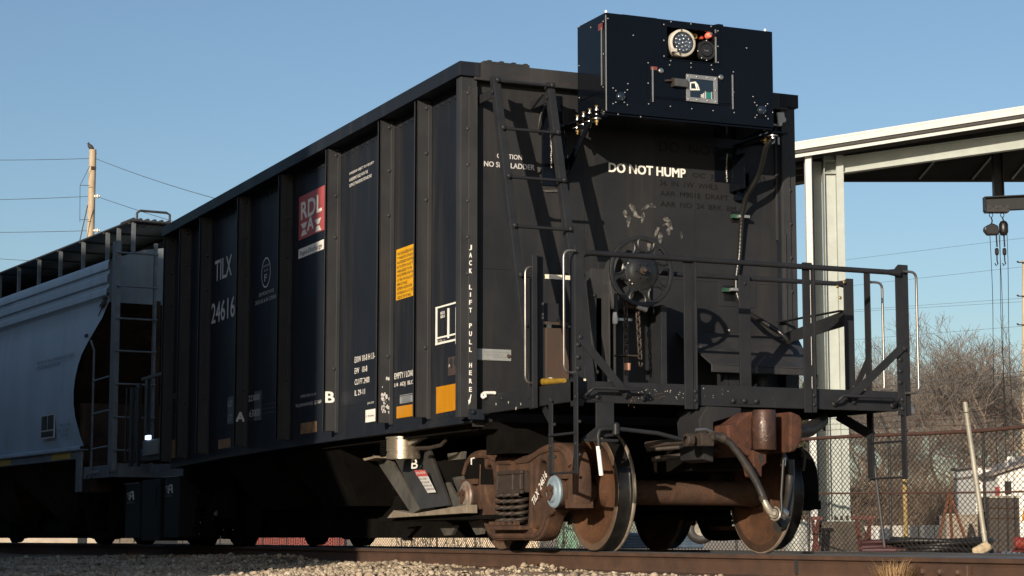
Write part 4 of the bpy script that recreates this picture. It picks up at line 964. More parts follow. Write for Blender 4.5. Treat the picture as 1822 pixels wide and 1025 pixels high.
bolts([(x, y0, z) for x in (wx0+.018, (wx0*2+wx1)/3+.0, (wx0+wx1*2)/3, wx1-.018) for z in (wz0+.018, wz1-.018)]+[(wx1-.018, y0, (wz0+wz1)/2)], (0, -1, 0), .0085, ZINC, wf)
MB().box(wx0+fw, wx1-fw, BXY-.0145, BXY-.0127, wz0+fw, wz1-fw).build("window_pane", GLASS, wf)
# instruments behind the pane (mounted against it)
yq = BXY-.0148
def wpt(px, py): q = E(px, py, yq); return (q.x, yq, q.z)
m = MB(); m.tube([wpt(1228, 159), wpt(1228, 148), wpt(1237, 147), wpt(1241, 152), wpt(1244, 160), wpt(1228, 159.5)], .0095, 6); m.tube([wpt(1237.5, 148.5), wpt(1240, 158)], .006, 6); m.build("white_bracket", WHITE, wf)
m = MB(); a, b = E(1256, 164, yq), E(1265, 176, yq); m.box(a.x, b.x, yq-.004, yq, b.z, a.z); m.build("teal_module", TEAL, wf)
m = MB(); 
for (x0, y0_, x1, y1_) in ((1254, 163, 1255.7, 177), (1265.3, 164, 1266.5, 177), (1247, 168, 1250, 174), (1250.5, 166, 1252.5, 176), (1254, 162, 1266.5, 163.3)): a, b = E(x0, y0_, yq), E(x1, y1_, yq); m.box(a.x, b.x, yq-.006, yq-.001, b.z, a.z)
m.build("module_trim", OFFW, wf)
# latch handle
a, b = bx_(1194, 141), bx_(1219, 157.5); m = MB(); m.box(a.x, b.x, BXY-.055, BXY-.0125, b.z, a.z); lh = m.build("latch_box", mat("latch_grey", (.075, .078, .08), (.05, .052, .055), .4, scale=20), ebox, bev=.004)
m = MB(); m.box(a.x-.006, a.x-.0005, BXY-.06, BXY-.012, b.z-.003, a.z+.003); m.tube([(a.x-.006, BXY-.035, (a.z+b.z)/2+.01), (a.x-.035, BXY-.04, (a.z+b.z)/2+.012), (a.x-.075, BXY-.03, (a.z+b.z)/2+.008)], .008, 6); m.build("latch_shackle", CHAINM, lh)
for x in (1175.5, 1282): p = bx_(x, 126+(x-1175)*.11, BXY-.012); q = MB(); q.lathe(p, (0, -1, 0), [(0, .022), (.012, .022), (.016, .016), (.016, .001)], 20); q.build("quarter_latch", ZINC, ebox, smooth=40)
fplate(1157, 118.5, 1168, 125.5, .0155, REDTAG, "red_tag", bev=0)
# strobe lenses with their plates
for cx_, cy_ in ((1104.3, 172.5), (1355, 196.8)):
    fplate(cx_-15, cy_-15, cx_+14, cy_+14, .005, GLOSS, "strobe_plate")
    p = bx_(cx_, cy_, BXY-.005); m = MB(); m.lathe(p, (0, -1, 0), [(0, .042), (.01, .042), (.022, .034), (.03, .018), (.032, .001)], 28); m.build("strobe_lens", GLASS, ebox, smooth=60)
    m = MB()
    for dx, dz in ((-.02, .0), (.012, -.012), (.024, -.004), (.004, -.024)): m.dome(p+Vector((dx, -.024, dz)), (0, -1, 0), .006, .006)
    m.build("strobe_led", LENS, ebox)
# silver rivets on front, side
riv = [(1082, 33), (1127, 63), (1328.7, 85.7), (1194, 38.5), (1229.5, 42.5), (1265.5, 47), (1181.5, 43.7), (1181.5, 72), (1181.7, 100), (1277.5, 55), (1277.7, 82.5), (1278, 111), (1193.5, 108), (1191.5, 115.6), (1229.7, 112.3), (1229.7, 120), (1266, 116), (1268, 124), (1153.5, 112), (1153.5, 148), (1154.3, 185), (1305, 128), (1305.7, 164), (1306.4, 200.5), (1193, 189.3), (1231, 193.5), (1269, 197),
       (1091, 156.8), (1096, 161.5), (1116.5, 160), (1117.5, 149), (1112, 164.5), (1091, 184.5), (1096, 182), (1116.5, 186.5), (1111, 182), (1340, 172), (1343, 182.5), (1347, 187.5), (1366, 185), (1362.5, 188.5), (1344, 209), (1347, 205), (1367, 211.5), (1362.5, 206.5), (1100, 203.5), (1140, 208), (1375, 200)]
bolts([bx_(x, y, BXY-.006) for x, y in riv], (0, -1, 0), .0068, RIVM, ebox, "rivet")
# side door of the box, rivets, red tag
m = MB(); 
def bs(px, py): q = S(px, py, B0); return q
a, b = bs(1032, 70), bs(1071, 150); m.box(B0-.006, B0-.0005, b.y, a.y, b.z-.06, a.z+.02); m.build("side_panel", GLOSS, ebox, bev=.002)
a, b = bs(1070.5, 50), bs(1072.5, 152); MB().box(B0-.012, B0-.0065, b.y-.005, b.y+.008, b.z, a.z).build("hinge_strip", ALU, ebox)
MB().box(B0-.002, B0+.006, BXY-.004, BXY-.0006, BZ0+.01, BZ1-.02).build("bright_edge", mat("edge_alu", (.75, .68, .58), (.6, .5, .4), .3, .8, scale=30, stretch=(1, 1, 4)), ebox)
a, b = bs(1066, 44), bs(1073.5, 52); MB().box(B0-.009, B0-.0066, b.y, a.y, b.z, a.z).build("red_tag", REDTAG, ebox)
bolts([bs(x, y) for x, y in ((1030, 48), (1041, 40), (1051, 49), (1073, 38), (1068, 68), (1073.5, 96), (1068, 129), (1030, 117), (1030.5, 174), (1052, 164), (1073, 155), (1074.5, 199))], (-1, 0, 0), .0068, RIVM, ebox, "rivet")
m = MB()
for x in (-.56, .95): m.lathe((x, BXY+.04, BZ1), (0, 0, 1), [(0, .01), (.02, .012), (.03, .008), (.03, .001)], 10)
build_each(m, "eye_bolt", WHITE, ebox)
# brackets, isolators
m = MB()
for x, sx in ((-.66, -1), (1.06, 1)):
    m.prism([(x, YS-.004, 3.28), (x, YS-.004, 3.06), (x, -.06, 3.14), (x, -.46, 3.46), (x, -.46, 3.49), (x, -.05, 3.49), (x, -.34, 3.44), (x, -.05, 3.24)], (.014, 0, 0))
    m.box(x-.05, x+.10, BXY+.03, YS-.004, 3.505, 3.518); m.box(x-.05, x+.03, .05, YS-.004, 3.02, 3.50)
m.box(B0, B1, BXY+.02, -.10, 3.522, 3.5405)
br = m.build("box_bracket", GLOSS, car, bev=.003)
iso = [(1027.5, 225), (1038.5, 219), (1049.5, 213.5), (1061.5, 208)]
for i, (x, y) in enumerate(iso):
    X = -.64; p = S(x, y, X); yy = p.y; z_ = p.z
    m = MB(); m.lathe((X, yy, z_-.02), (0, 0, 1), [(0, .001), (0, .040), (.006, .040), (.012, .014), (.045, .012)], 20); m.lathe((X, yy, z_+.052), (0, 0, 1), [(0, .02), (.008, .02), (.012, .012), (.03, .010), (.03, .001)], 12); q_ = m.build("isolator", ZINC, br, smooth=35)
    m = MB(); m.lathe((X, yy, z_-.068), (0, 0, 1), [(0, .001), (0, .008), (.02, .009), (.02, .016), (.046, .016)], 8); m.lathe((X, yy, z_+.083), (0, 0, 1), [(0, .014), (.012, .014), (.012, .001)], 6); m.build("gold_bolt", GOLD, q_)
for x, y in ((1375, 243), (1362, 252)):
    yy = -.50 if x > 1370 else -.36; p = E(x, y, yy); m = MB(); m.lathe(p, (0, 0, 1), [(-.02, .001), (-.02, .018), (.0, .018), (.0, .045), (.01, .045), (.014, .016), (.03, .016), (.03, .001)], 18); m.build("isolator", GOLD if x < 1370 else ZINC, br, smooth=35)
p = E(1384, 214, .02); m = MB(); m.lathe((p.x+.03, -.02, p.z), (.1, -1, .1), [(0, .028), (.01, .026), (.02, .001)], 18); pts = [(1381, 201), (1393, 201), (1394, 208), (1389, 225), (1384, 225), (1382.5, 212)]; m.prism([(E(x, y, -.02).x, -.02, E(x, y, -.02).z) for x, y in pts], (0, -.02, 0)); m.build("white_lens", CREAM, car, smooth=40)
# weld-on mounts on the sheet below the bracket
m = MB()
for (x0, y0, x1, y1) in ((963, 168, 1000, 333), (1270, 262, 1316, 327)): a, b = E(x0, y0, YS), E(x1, y1, YS); m.box(a.x, b.x, YS-.010, YS-.001, b.z, a.z)
build_each(m, "mount_plate", GLOSS, car, bev=.004)
m = MB()
for (x, y0, y1) in ((981, 238, 302), (1293, 275, 327), (1009, 277, 300)):
    n_ = int((y1-y0)/3)
    for k in range(n_): p = E(x+random.uniform(-.7, .7), y0+3*k, YS-.012); m.dome(p, (-.3, -1, .3), .011, .012, 6)
m.build("weld_bead", mat("weld_bright", (.42, .40, .37), (.22, .21, .20), .25, .8, scale=40), car, smooth=60)
m = MB()
a = E(980, 238, YS); m.box(a.x+.02, a.x+.035, -.10, YS-.011, E(980, 300, YS).z, E(980, 238, YS).z)
a = E(1294, 275, YS); m.box(a.x+.01, a.x+.025, -.16, YS-.011, E(980, 318, YS).z, 3.4)
build_each(m, "mount_rib", GLOSS, car)
m = MB(); m.tube([E(970, 176, .08), E(969, 190, .05), E(962, 205, .04), E(959, 222, .05), E(958, 237, .08)], .010, 7); m.build("thin_cable", RUBBER, car, smooth=60)
m = MB(); m.prism([E(955, 298, YS-.002), E(959, 300, YS-.002), E(959, 306, YS-.002), E(955, 308, YS-.002)], (0, -.03, 0)); m.prism([E(964, 339, YS-.002), E(1000, 337, YS-.002), E(997, 342, YS-.002), E(970, 342, YS-.002)], (0, -.012, 0)); build_each(m, "mount_tab", CHUTE, car)
# main cable down the end sheet
CB = [(1375, 246, -.47), (1363, 262, -.40), (1356, 290, -.30), (1349, 313, -.21), (1337, 335, -.13), (1328, 352, -.06), (1321, 376, .0), (1319, 400, .03), (1317.5, 430, .05), (1315.7, 457, .06), (1312, 480, .06), (1310, 499, .06), (1311, 520, .05), (1317, 538, .02), (1326, 551, -.06), (1339, 562, -.16), (1356, 572, -.26), (1374, 583, -.34), (1388, 592, -.40), (1398, 602, -.42), (1404, 612, -.42)]
pts = [E(x, y, Y) for x, y, Y in CB]
def cr(P_, n=6):
    out = []
    for i in range(len(P_)-1):
        p0, p1, p2, p3 = P_[max(i-1, 0)], P_[i], P_[i+1], P_[min(i+2, len(P_)-1)]
        for k in range(n):
            t = k/n; out.append(.5*((2*p1)+(p2-p0)*t+(2*p0-5*p1+4*p2-p3)*t*t+(3*p1-p0-3*p2+p3)*t**3))
    out.append(P_[-1]); return out
cp_ = cr(pts, 16); m = MB(); m.tube(cp_, [.0228 if (i//2) % 2 else .0220 for i in range(len(cp_))], 12); m.build("ribbed_cable", mat("cable_black", (.010, .010, .010), (.014, .014, .014), .34), car, smooth=60)
m = MB()
for x, y in ((1321, 386), (1307, 516)): p = E(x, y, .03); m.box(p.x-.045, p.x+.06, .0, .09, p.z-.012, p.z+.014)
build_each(m, "cable_clamp", ALU, car, bev=.004)
m = MB()
for x, y in ((1312, 385), (1296, 516)): p = E(x, y, .05); m.box(p.x-.045, p.x+.02, .04, .09, p.z-.016, p.z+.016)
build_each(m, "clamp_rubber", mat("green_rubber", (.03, .10, .06), (.02, .06, .04), .5), car)

# ---- far end fittings (in the shade)
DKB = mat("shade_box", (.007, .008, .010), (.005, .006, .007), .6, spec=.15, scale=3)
for (x0, x1, y0, y1) in ((222, 248, 862, 957), (251, 283, 855, 962), (291, 318, 850, 957)):
    a, t, b = S(x0, y1, -1.36), S(x0, y0, -1.36), S(x1, y1, -1.36)
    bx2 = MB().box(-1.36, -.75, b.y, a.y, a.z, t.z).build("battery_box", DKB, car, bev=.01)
    m = MB()
    if x0 != 251:
        XX = -1.3625
        for dx, dy, w_ in ((0, 8, 9), (1, 12, 8), (2, 16, 8)):
            p0 = S(x0+4+dx, y0+dy+10, XX); p1 = S(x0+4+dx+w_*.55, y0+dy+7.5, XX); m.prism([Vector((XX, p0.y, p0.z)), Vector((XX, p1.y, p1.z)), Vector((XX, p1.y, p1.z+.012)), Vector((XX, p0.y, p0.z+.012))], (-.001, 0, 0))
        for p, q in (((x0+9, y0+28), (x0+11, y0+14)), ((x0+11, y0+14), (x0+15, y0+13)), ((x0+15, y0+13), (x0+16, y0+27)), ((x0+9.5, y0+22), (x0+16, y0+20))):
            m.tube([S(*p, XX), S(*q, XX)], .012, 4)
        em = m.build("box_emblem", OFFW, bx2)
        stext("ADVANCED", x0+4, y0+31, y0+34.5, x0+16, GREYP, bx2, X=XX)
        a, b = S(x0, y0, -1.36), S(x1, y0, -1.36); MB().bar((-1.365, b.y, t.z+.004), (-1.365, a.y, t.z+.004), .01, .008).build("bright_edge", ALU, bx2)
    else:
        a, t, b = S(258, 905, -1.36), S(258, 868, -1.36), S(278, 905, -1.36); MB().box(-1.366, -1.361, b.y, a.y, a.z, t.z).build("box_lid", DKB, bx2, bev=.003)
m = MB()
for x, y0, y1 in ((236, 690, 830), (248, 684, 830), (263, 676, 785)): a, t = S(x, y1, -1.42), S(x, y0, -1.42); m.box(-1.44, -1.40, t.y-.07, t.y+.07, a.z, t.z)
m.box(-1.43, -1.40, 10.2, 11.6, 2.18, 2.22); build_each(m, "handrail_post", STL, car)
m = MB()
for x in (226, 243):
    a, t = S(x, 820, -1.5), S(x, 690, -1.5); m.tube([Vector((-1.42, t.y, t.z)), Vector((-1.5, t.y, t.z)), Vector((-1.5, t.y, a.z)), Vector((-1.42, t.y, a.z))], .014, 6)
build_each(m, "grab_iron", STL, car)
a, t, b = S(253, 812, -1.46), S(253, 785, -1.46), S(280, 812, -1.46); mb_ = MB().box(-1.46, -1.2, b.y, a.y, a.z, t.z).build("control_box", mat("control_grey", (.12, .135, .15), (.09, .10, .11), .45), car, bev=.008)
a, t, b = S(260.5, 782.5, -1.462), S(260.5, 775.5, -1.462), S(266, 782.5, -1.462); MB().box(-1.48, -1.44, b.y, a.y, a.z, t.z).build("indicator_lamp", emis("blue_white_led", (.55, .72, 1.0), 2.2), mb_)
m = MB()
for (x, y) in ((355, 950), (375, 902), (398, 943), (415, 943), (352, 922), (380, 922), (393, 955), (357, 930)): m.dome(S(x, y, -1.15), (-1, 0, 0), .012, .01, 6)
m.build("bright_bolts", ALU, car)
a, t, b = S(379, 918, -1.16), S(379, 909, -1.16), S(386, 918, -1.16); dk = MB().box(-1.165, -1.15, b.y, a.y, a.z, t.z).build("small_decal", GREYP, car); stext("A", 381, 911, 916.5, 384.3, OFFW, dk, X=-1.166)

# ================================================================== TRACK AND GROUND
def tx(y):                       # track centre line: straight under the black car, curving left behind it
    return 0.0 if y < 10 else -(y-10)**2/160.0
def struct(o): o['kind'] = 'structure'; return o
YT = [-22+i*1.0 for i in range(20)] + [-2+i*.8 for i in range(15)] + [10+i*.8 for i in range(56)]
PROF = [(-.070, -.170), (.070, -.170), (.070, -.160), (.014, -.142), (.009, -.12), (.009, -.06), (.014, -.043), (.036, -.034), (.036, -.008), (.028, 0), (-.028, 0), (-.036, -.008), (-.036, -.034), (-.014, -.043), (-.009, -.06), (-.009, -.12), (-.014, -.142), (-.070, -.160)]
for sx in (-1, 1):
    vs, fs = [], []; n = len(PROF)
    for y in YT:
        x = tx(y); h = -max(0, y-10)/80
        for a, b in PROF: vs.append((x+(sx*.7535+a)*math.cos(h), y-(sx*.7535+a)*h, b))
    for i in range(len(YT)-1):
        for k in range(n): fs.append((i*n+k, i*n+(k+1) % n, (i+1)*n+(k+1) % n, (i+1)*n+k))
    rl = struct(MB().add(vs, fs).build("rail", RAILM)); me = rl.data; me.materials.append(RAILT)
    for p in me.polygons:
        if (p.normal.z > .6 and p.center.z > -.009) or (p.normal.x*sx < -.6 and p.center.z > -.03): p.material_index = 1
    if sx < 0:
        a, b = S(1612, 1010, -.80), S(1668, 1010, -.80); m = MB(); m.box(-.80, -.764, b.y-.28, a.y+.10, -.135, -.048)
        for i in range(4): m.dome((-.80, b.y-.2+i*.17, -.09), (-1, 0, 0), .024, .025, 6)
        m.build("joint_bar", RAILM, rl, bev=.008)
        m = MB(); y = S(1414, 1000, -.79).y; m.box(-.791, -.762, y-.003, y+.003, -.13, -.02); m.build("rail_joint", INK, rl)
# ground
GRD = mat("ground_gravel", (.30, .235, .165), (.16, .12, .085), .95, scale=22, detail=9, bump=.6, bscale=35, streak=((.20, .155, .11), .8, .45, .7, (1, 1, 1)))
GR2 = mat("yard_gravel", (.62, .52, .39), (.42, .34, .25), .95, scale=14, detail=9, bump=1.0, bscale=16)
m = MB(); m.quad((-2500, -600, -.42), (2500, -600, -.42), (2500, 4500, -.42), (-2500, 4500, -.42)); struct(m.build("ground", GR2))
def hn(x, y, s): return math.sin(x*1.7*s+1.3)*math.cos(y*1.3*s+.4)+.5*math.sin(x*3.9*s+y*2.7*s)
def gz(x, y):
    dx = x-tx(y); d = abs(dx)
    if d < 1.0: z = -.172
    elif d < 3.2: z = -.172 - (d-1.0)*.042
    else: z = -.265-min(1, (d-3.2)/3)*.06
    z += .012*hn(x, y, 1.0)+.006*hn(x, y, 3.1)
    if dx < -.85:
        # heaps of ballast thrown against the rail
        for (yc, w_, h_) in ((3.2, .9, .045), (-.2, .35, .05), (6.6, 1.6, .05), (9.5, 2.0, .05)): z += h_*math.exp(-((y-yc)/w_)**2-((dx+1.05)/.30)**2)
    return z
xs = [-11+i*.2 for i in range(160)]; yg = [-16+i*.25 for i in range(360)]
vs = [(x, y, gz(x, y)) for y in yg for x in xs]; nx = len(xs)
fs = [(j*nx+i, j*nx+i+1, (j+1)*nx+i+1, (j+1)*nx+i) for j in range(len(yg)-1) for i in range(nx-1)]
bed = struct(MB().add(vs, fs).build("ballast_bed", GRD, smooth=180))
# loose stones
STONE = bpy.data.materials.new("limestone_chips"); STONE.use_nodes = True
n_ = STONE.node_tree.nodes; l_ = STONE.node_tree.links; at_ = n_.new("ShaderNodeAttribute"); at_.attribute_name = "tone"; rp_ = n_.new("ShaderNodeValToRGB")
e = rp_.color_ramp.elements; e[0].color = (.07, .052, .038, 1); e[1].color = (.46, .40, .31, 1); q_ = rp_.color_ramp.elements.new(.35); q_.color = (.26, .205, .145, 1); q_ = rp_.color_ramp.elements.new(.75); q_.color = (.37, .305, .225, 1)
l_.new(at_.outputs["Fac"], rp_.inputs[0]); l_.new(rp_.outputs[0], n_["Principled BSDF"].inputs["Base Color"]); n_["Principled BSDF"].inputs["Roughness"].default_value = .9
def stones(name, pts, sizes, seed=1):
    rng = np.random.default_rng(seed)
    ph = (1+5**.5)/2
    V = np.array([(-1, ph, 0), (1, ph, 0), (-1, -ph, 0), (1, -ph, 0), (0, -1, ph), (0, 1, ph), (0, -1, -ph), (0, 1, -ph), (ph, 0, -1), (ph, 0, 1), (-ph, 0, -1), (-ph, 0, 1)], float)/1.9
    F = np.array([(0, 11, 5), (0, 5, 1), (0, 1, 7), (0, 7, 10), (0, 10, 11), (1, 5, 9), (5, 11, 4), (11, 10, 2), (10, 7, 6), (7, 1, 8), (3, 9, 4), (3, 4, 2), (3, 2, 6), (3, 6, 8), (3, 8, 9), (4, 9, 5), (2, 4, 11), (6, 2, 10), (8, 6, 7), (9, 8, 1)])
    N = len(pts); q = rng.normal(size=(N, 4)); q /= np.linalg.norm(q, axis=1)[:, None]
    a, b, c, d = q.T
    Rm = np.stack([np.stack([1-2*(c*c+d*d), 2*(b*c-a*d), 2*(b*d+a*c)], -1), np.stack([2*(b*c+a*d), 1-2*(b*b+d*d), 2*(c*d-a*b)], -1), np.stack([2*(b*d-a*c), 2*(c*d+a*b), 1-2*(b*b+c*c)], -1)], 1)
    sc_ = rng.uniform(.6, 1.15, (N, 1, 3))*np.asarray(sizes)[:, None, None]
    W_ = V[None]*rng.uniform(.72, 1.2, (N, 12, 1))*sc_
    W_ = np.einsum('nij,nvj->nvi', Rm, W_)*np.array([1, 1, .8]) + np.asarray(pts)[:, None, :]
    me = bpy.data.meshes.new(name); me.vertices.add(N*12); me.vertices.foreach_set("co", W_.ravel())
    idx = (F[None]+np.arange(N)[:, None, None]*12).ravel(); me.loops.add(len(idx)); me.loops.foreach_set("vertex_index", idx)
    me.polygons.add(N*20); me.polygons.foreach_set("loop_start", np.arange(N*20)*3); me.polygons.foreach_set("loop_total", np.full(N*20, 3))
    me.update(calc_edges=True); at = me.attributes.new("tone", 'FLOAT', 'POINT'); at.data.foreach_set("value", np.repeat(np.clip(rng.normal(.52, .22, N)+.14*np.sin(np.asarray(pts)[:, 0]*3.1+np.asarray(pts)[:, 1]*1.3)+.10*np.sin(np.asarray(pts)[:, 1]*4.3), 0, 1), 12))
    o = bpy.data.objects.new(name, me); COL.objects.link(o); me.materials.append(STONE); return o
rnd = random.Random(11); P_, Z_ = [], []
while len(P_) < 38000:
    d = 12.5+ (30-12.5)*rnd.random()**.8; px = rnd.uniform(-120, 1500)
    r_ = ray(px, 955); x = CAM.x+r_.x*d; y = CAM.y+r_.y*d
    if x-tx(y) > -.83 or y > 34: continue
    s_ = rnd.choice((.008, .010, .012, .015, .019, .025)) * (1.7 if rnd.random() < .06 else 1)
    if math.sin(x*2.3+y*.9)+math.sin(y*2.1-x*1.1) > .9 and rnd.random() < .6: continue
    if y < 1.5 and rnd.random() < .45: continue
    if -1.15 < x-tx(y) < -.83 and rnd.random() < .35: continue
    P_.append((x, y, gz(x, y)+s_*.35)); Z_.append(s_)
tag(stones("gravel", P_, Z_), "pale crushed limestone gravel spread along the near rail", "gravel")["kind"] = "stuff"
P_, Z_ = [], []
for k in range(9000):
    y = rnd.uniform(-8, 40); x = tx(y)+rnd.uniform(-.68, .68) if rnd.random() < .35 else tx(y)+rnd.uniform(.85, 6)
    s_ = rnd.choice((.016, .022, .028, .034)); P_.append((x, y, gz(x, y)+s_*.35)); Z_.append(s_)
tag(stones("ballast_stones", P_, Z_, 4), "ballast stones between and behind the rails under the cars", "ballast")["kind"] = "stuff"
lm = MB()
for k in range(170):
    y = rnd.uniform(-6, 16); x = tx(y)-rnd.uniform(.84, 2.4); z = gz(x, y)+.022; a = rnd.uniform(0, 6.28); L_ = rnd.uniform(.02, .045); u = Vector((math.cos(a), math.sin(a), rnd.uniform(-.3, .5)))*L_; v_ = Vector((-math.sin(a), math.cos(a), rnd.uniform(-.4, .4)))*L_*.5; c = Vector((x, y, z))
    lm.add([c-u, c+v_, c+u, c-v_], [(0, 1, 2, 3)])
lf = lm.build("leaf_litter", mat("dead_leaf", (.16, .085, .04), (.07, .04, .022), .8, scale=30)); tag(lf, "scattered dead brown leaves lying on the gravel by the rail", "leaves"); lf['kind'] = 'stuff'
# sleepers
TIE = mat("tie_wood", (.17, .12, .085), (.08, .055, .04), .9, scale=6, stretch=(.6, 8, 8), bump=.4, bscale=25)
tm = MB().box(-1.3, 1.3, -.115, .115, -.19, .0)
t0 = tm.build("railway_tie", TIE, None, bev=.012)
for i in range(24):
    y = -9.2+i*.56; o = t0 if i == 0 else t0.copy()
    if i: COL.objects.link(o)
    o.location = (tx(y)+rnd.uniform(-.05, .05), y, -.158); o.rotation_euler = (0, 0, rnd.uniform(-.02, .02))
    tag(o, "weathered timber sleeper half buried in gravel under the near track", "railway tie", "sleepers under the track")
# dry grass tufts
GRS = mat("dry_grass", (.42, .27, .13), (.25, .15, .07), .8, scale=8)
def tuft(base, n, h, spread, seed, lean=0.0):
    rr = random.Random(seed); m = MB(); b0 = Vector(base)
    for k in range(n):
        a = rr.uniform(0, 6.28); r0 = rr.random()**.5*spread*.6; p = b0+Vector((r0*math.cos(a), r0*math.sin(a), 0)); hh = h*rr.uniform(.4, 1.1); o = Vector((math.cos(a), math.sin(a), 0))*spread*rr.uniform(.2, 1.2)+Vector((0, lean*hh, 0))
        w_ = rr.uniform(.0012, .0025); s_ = Vector((math.cos(a+1.57), math.sin(a+1.57), 0))*w_
        q = p+o*.35+Vector((0, 0, hh*.65)); t = p+o+Vector((rr.uniform(-.03, .03), rr.uniform(-.03, .03), hh*rr.uniform(.6, 1)))
        m.add([p-s_, p+s_, q+s_*.8, q-s_*.8, t], [(0, 1, 2, 3), (3, 2, 4)])
    return m.build("grass_tuft", GRS)
p = S(1590, 1020, -.95); tag(tuft((-.95, p.y, -.17), 420, .17, .17, 1), "tan dry grass tuft growing against the near rail by the joint bar", "grass tuft")
p = S(255, 1000, -1.3); tag(tuft((-1.75, 10.6, -.2), 120, .16, .25, 2), "dark dry weed clump in the shade beside the curved rail", "weed clump")

# ================================================================== GREY COVERED HOPPER BEHIND
car2 = thing("covered_hopper_car", "pale grey covered hopper car with curved sides standing in shade behind the black car", "freight car", (0.05, 12.9, 0), R(6.1))
M2 = world_of(car2); M2i = M2.inverted()
def b2(mb, name, m, parent=None, **k):
    mb.v = [tuple(M2 @ Vector(v)) for v in mb.v]; return mb.build(name, m, parent or car2, **k)
def L2(px, py, lx):
    d = M2i.to_3x3() @ ray(px, py); c = M2i @ CAM; return c+d*((lx-c.x)/d.x)
GREY = mat("hopper_grey", (.40, .52, .64), (.335, .44, .54), .36, rough2=.5, spec=.45, scale=1.2, streak=((.25, .30, .35), 3, .5, .8, (1, 1, .12)))
GREYD = mat("hopper_trim", (.145, .165, .185), (.09, .10, .11), .5, scale=5)
BRN = mat("slope_brown", (.055, .036, .025), (.022, .016, .012), .8, scale=2.5, spec=.1, streak=((.075, .046, .028), 4, .5, .75))
GRATE = mat("roofwalk_dark", (.035, .036, .038), (.025, .026, .028), .6, scale=8)
SP = [(-1.44, 4.05), (-1.60, 3.99), (-1.615, 3.95), (-1.615, 3.86), (-1.585, 3.84), (-1.585, 3.80), (-1.615, 3.77), (-1.615, 3.68), (-1.58, 3.655), (-1.58, 3.61), (-1.61, 3.58), (-1.61, 3.50), (-1.56, 3.46), (-1.55, 3.43), (-1.565, 3.2), (-1.585, 2.9), (-1.60, 2.55), (-1.60, 2.2), (-1.585, 1.85), (-1.555, 1.55), (-1.535, 1.42), (-1.60, 1.40), (-1.60, 1.365)]
def edge(z):
    T = [(4.1, .30), (3.46, .40), (3.4, .46), (3.25, .60), (3.0, 1.10), (2.7, 1.50), (2.4, 1.72), (2.1, 1.80), (1.9, 1.74), (1.6, 1.55), (1.36, 1.42)]
    for (z0, e0), (z1, e1) in zip(T, T[1:]):
        if z0 >= z >= z1: return e0+(e1-e0)*(z0-z)/(z0-z1)
    return .3 if z > 4 else 1.42
SPF = []
for (x0, z0), (x1, z1) in zip(SP, SP[1:]):
    k = max(1, int(abs(z0-z1)/.12))
    for i in range(k): SPF.append((x0+(x1-x0)*i/k, z0+(z1-z0)*i/k))
SPF.append(SP[-1])
L2C = 15.2
for sx in (-1, 1):
    m = MB(); n = len(SPF); vs, fs = [], []; NY = 40
    for j in range(NY+1):
        for (x, z) in SPF:
            e0 = edge(z); y = e0+(L2C-2*e0)*j/NY
            bulge = .012*math.sin(y*2*math.pi/1.25)*(1 if 1.5 < z < 3.4 else 0)
            vs.append((-sx*(x-bulge), y, z))
    for j in range(NY):
        for i in range(n-1): fs.append((j*n+i, j*n+i+1, (j+1)*n+i+1, (j+1)*n+i))
    m.add(vs, fs); b2(m, "side_wall", GREY, smooth=35)
    m = MB(); m.box(sx*1.60, sx*1.50, 1.35, L2C-1.35, 1.345, 1.364); m.box(sx*1.57, sx*1.53, 1.45, L2C-1.4, 1.23, 1.344)
    s2 = b2(m, "side_sill", GREYD, bev=.004)
    if sx < 0:
        for y0, y1 in ((1.95, 2.85), (5.0, 6.2)): b2(MB().box(-1.574, -1.5705, y0, y1, 1.245, 1.34), "reflector", mat("dull_yellow", (.40, .28, .03), (.32, .22, .02), .5), s2)
        m = MB()
        for i in range(4): m.box(-1.60, -1.597, 2.6+.9*i*2, 2.63+.9*i*2, 1.7, 3.4)
# roof, roofwalk, hatches
m = MB(); RP = [(-1.60, 3.99), (-1.44, 4.05), (-1.0, 4.20), (-.5, 4.28), (0, 4.30), (.5, 4.28), (1.0, 4.20), (1.44, 4.05), (1.60, 3.99)]
vs = [(x, y, z+.002) for y in (.62, L2C-.62) for x, z in RP]; n = len(RP); m.add(vs, [(i, i+1, n+i+1, n+i) for i in range(n-1)]); b2(m, "roof", GREY, smooth=40)
m = MB(); m.box(-1.30, 1.30, .25, L2C-.25, 4.555, 4.575)
for i in range(13): m.cyl((-1.28+i*.105, .26, 4.575), (-1.28+i*.105, .75, 4.575), .03, .03, 8)
for i in range(14): m.box(-1.3, 1.3, .4+i*1.1, .45+i*1.1, 4.53, 4.554)
b2(m, "roofwalk", GRATE)
m = MB()
for i in range(14):
    y = .32+i*(1.12 if i else 0)+(.0 if i else 0)
    m.box(-1.275, -1.225, y, y+.05, 4.12, 4.553); m.box(1.225, 1.275, y, y+.05, 4.12, 4.553)
m.box(-1.275, -1.225, .95, 1.0, 4.12, 4.553)

for q_ in pieces(m): b2(q_, "roofwalk_support", GREYD)
m = MB(); m.box(-.35, .35, 1.2, L2C-1.2, 4.30, 4.50); b2(m, "hatch", GRATE)
m = MB(); a = (-1.22, .3); pts = [(-1.22, .3, 4.57), (-1.22, .3, 4.68), (-1.17, .3, 4.715), (-.78, .3, 4.715), (-.73, .3, 4.69), (-.73, .3, 4.57)]; m.tube(pts, .018, 8); b2(m, "roof_grab", GRATE, smooth=60)
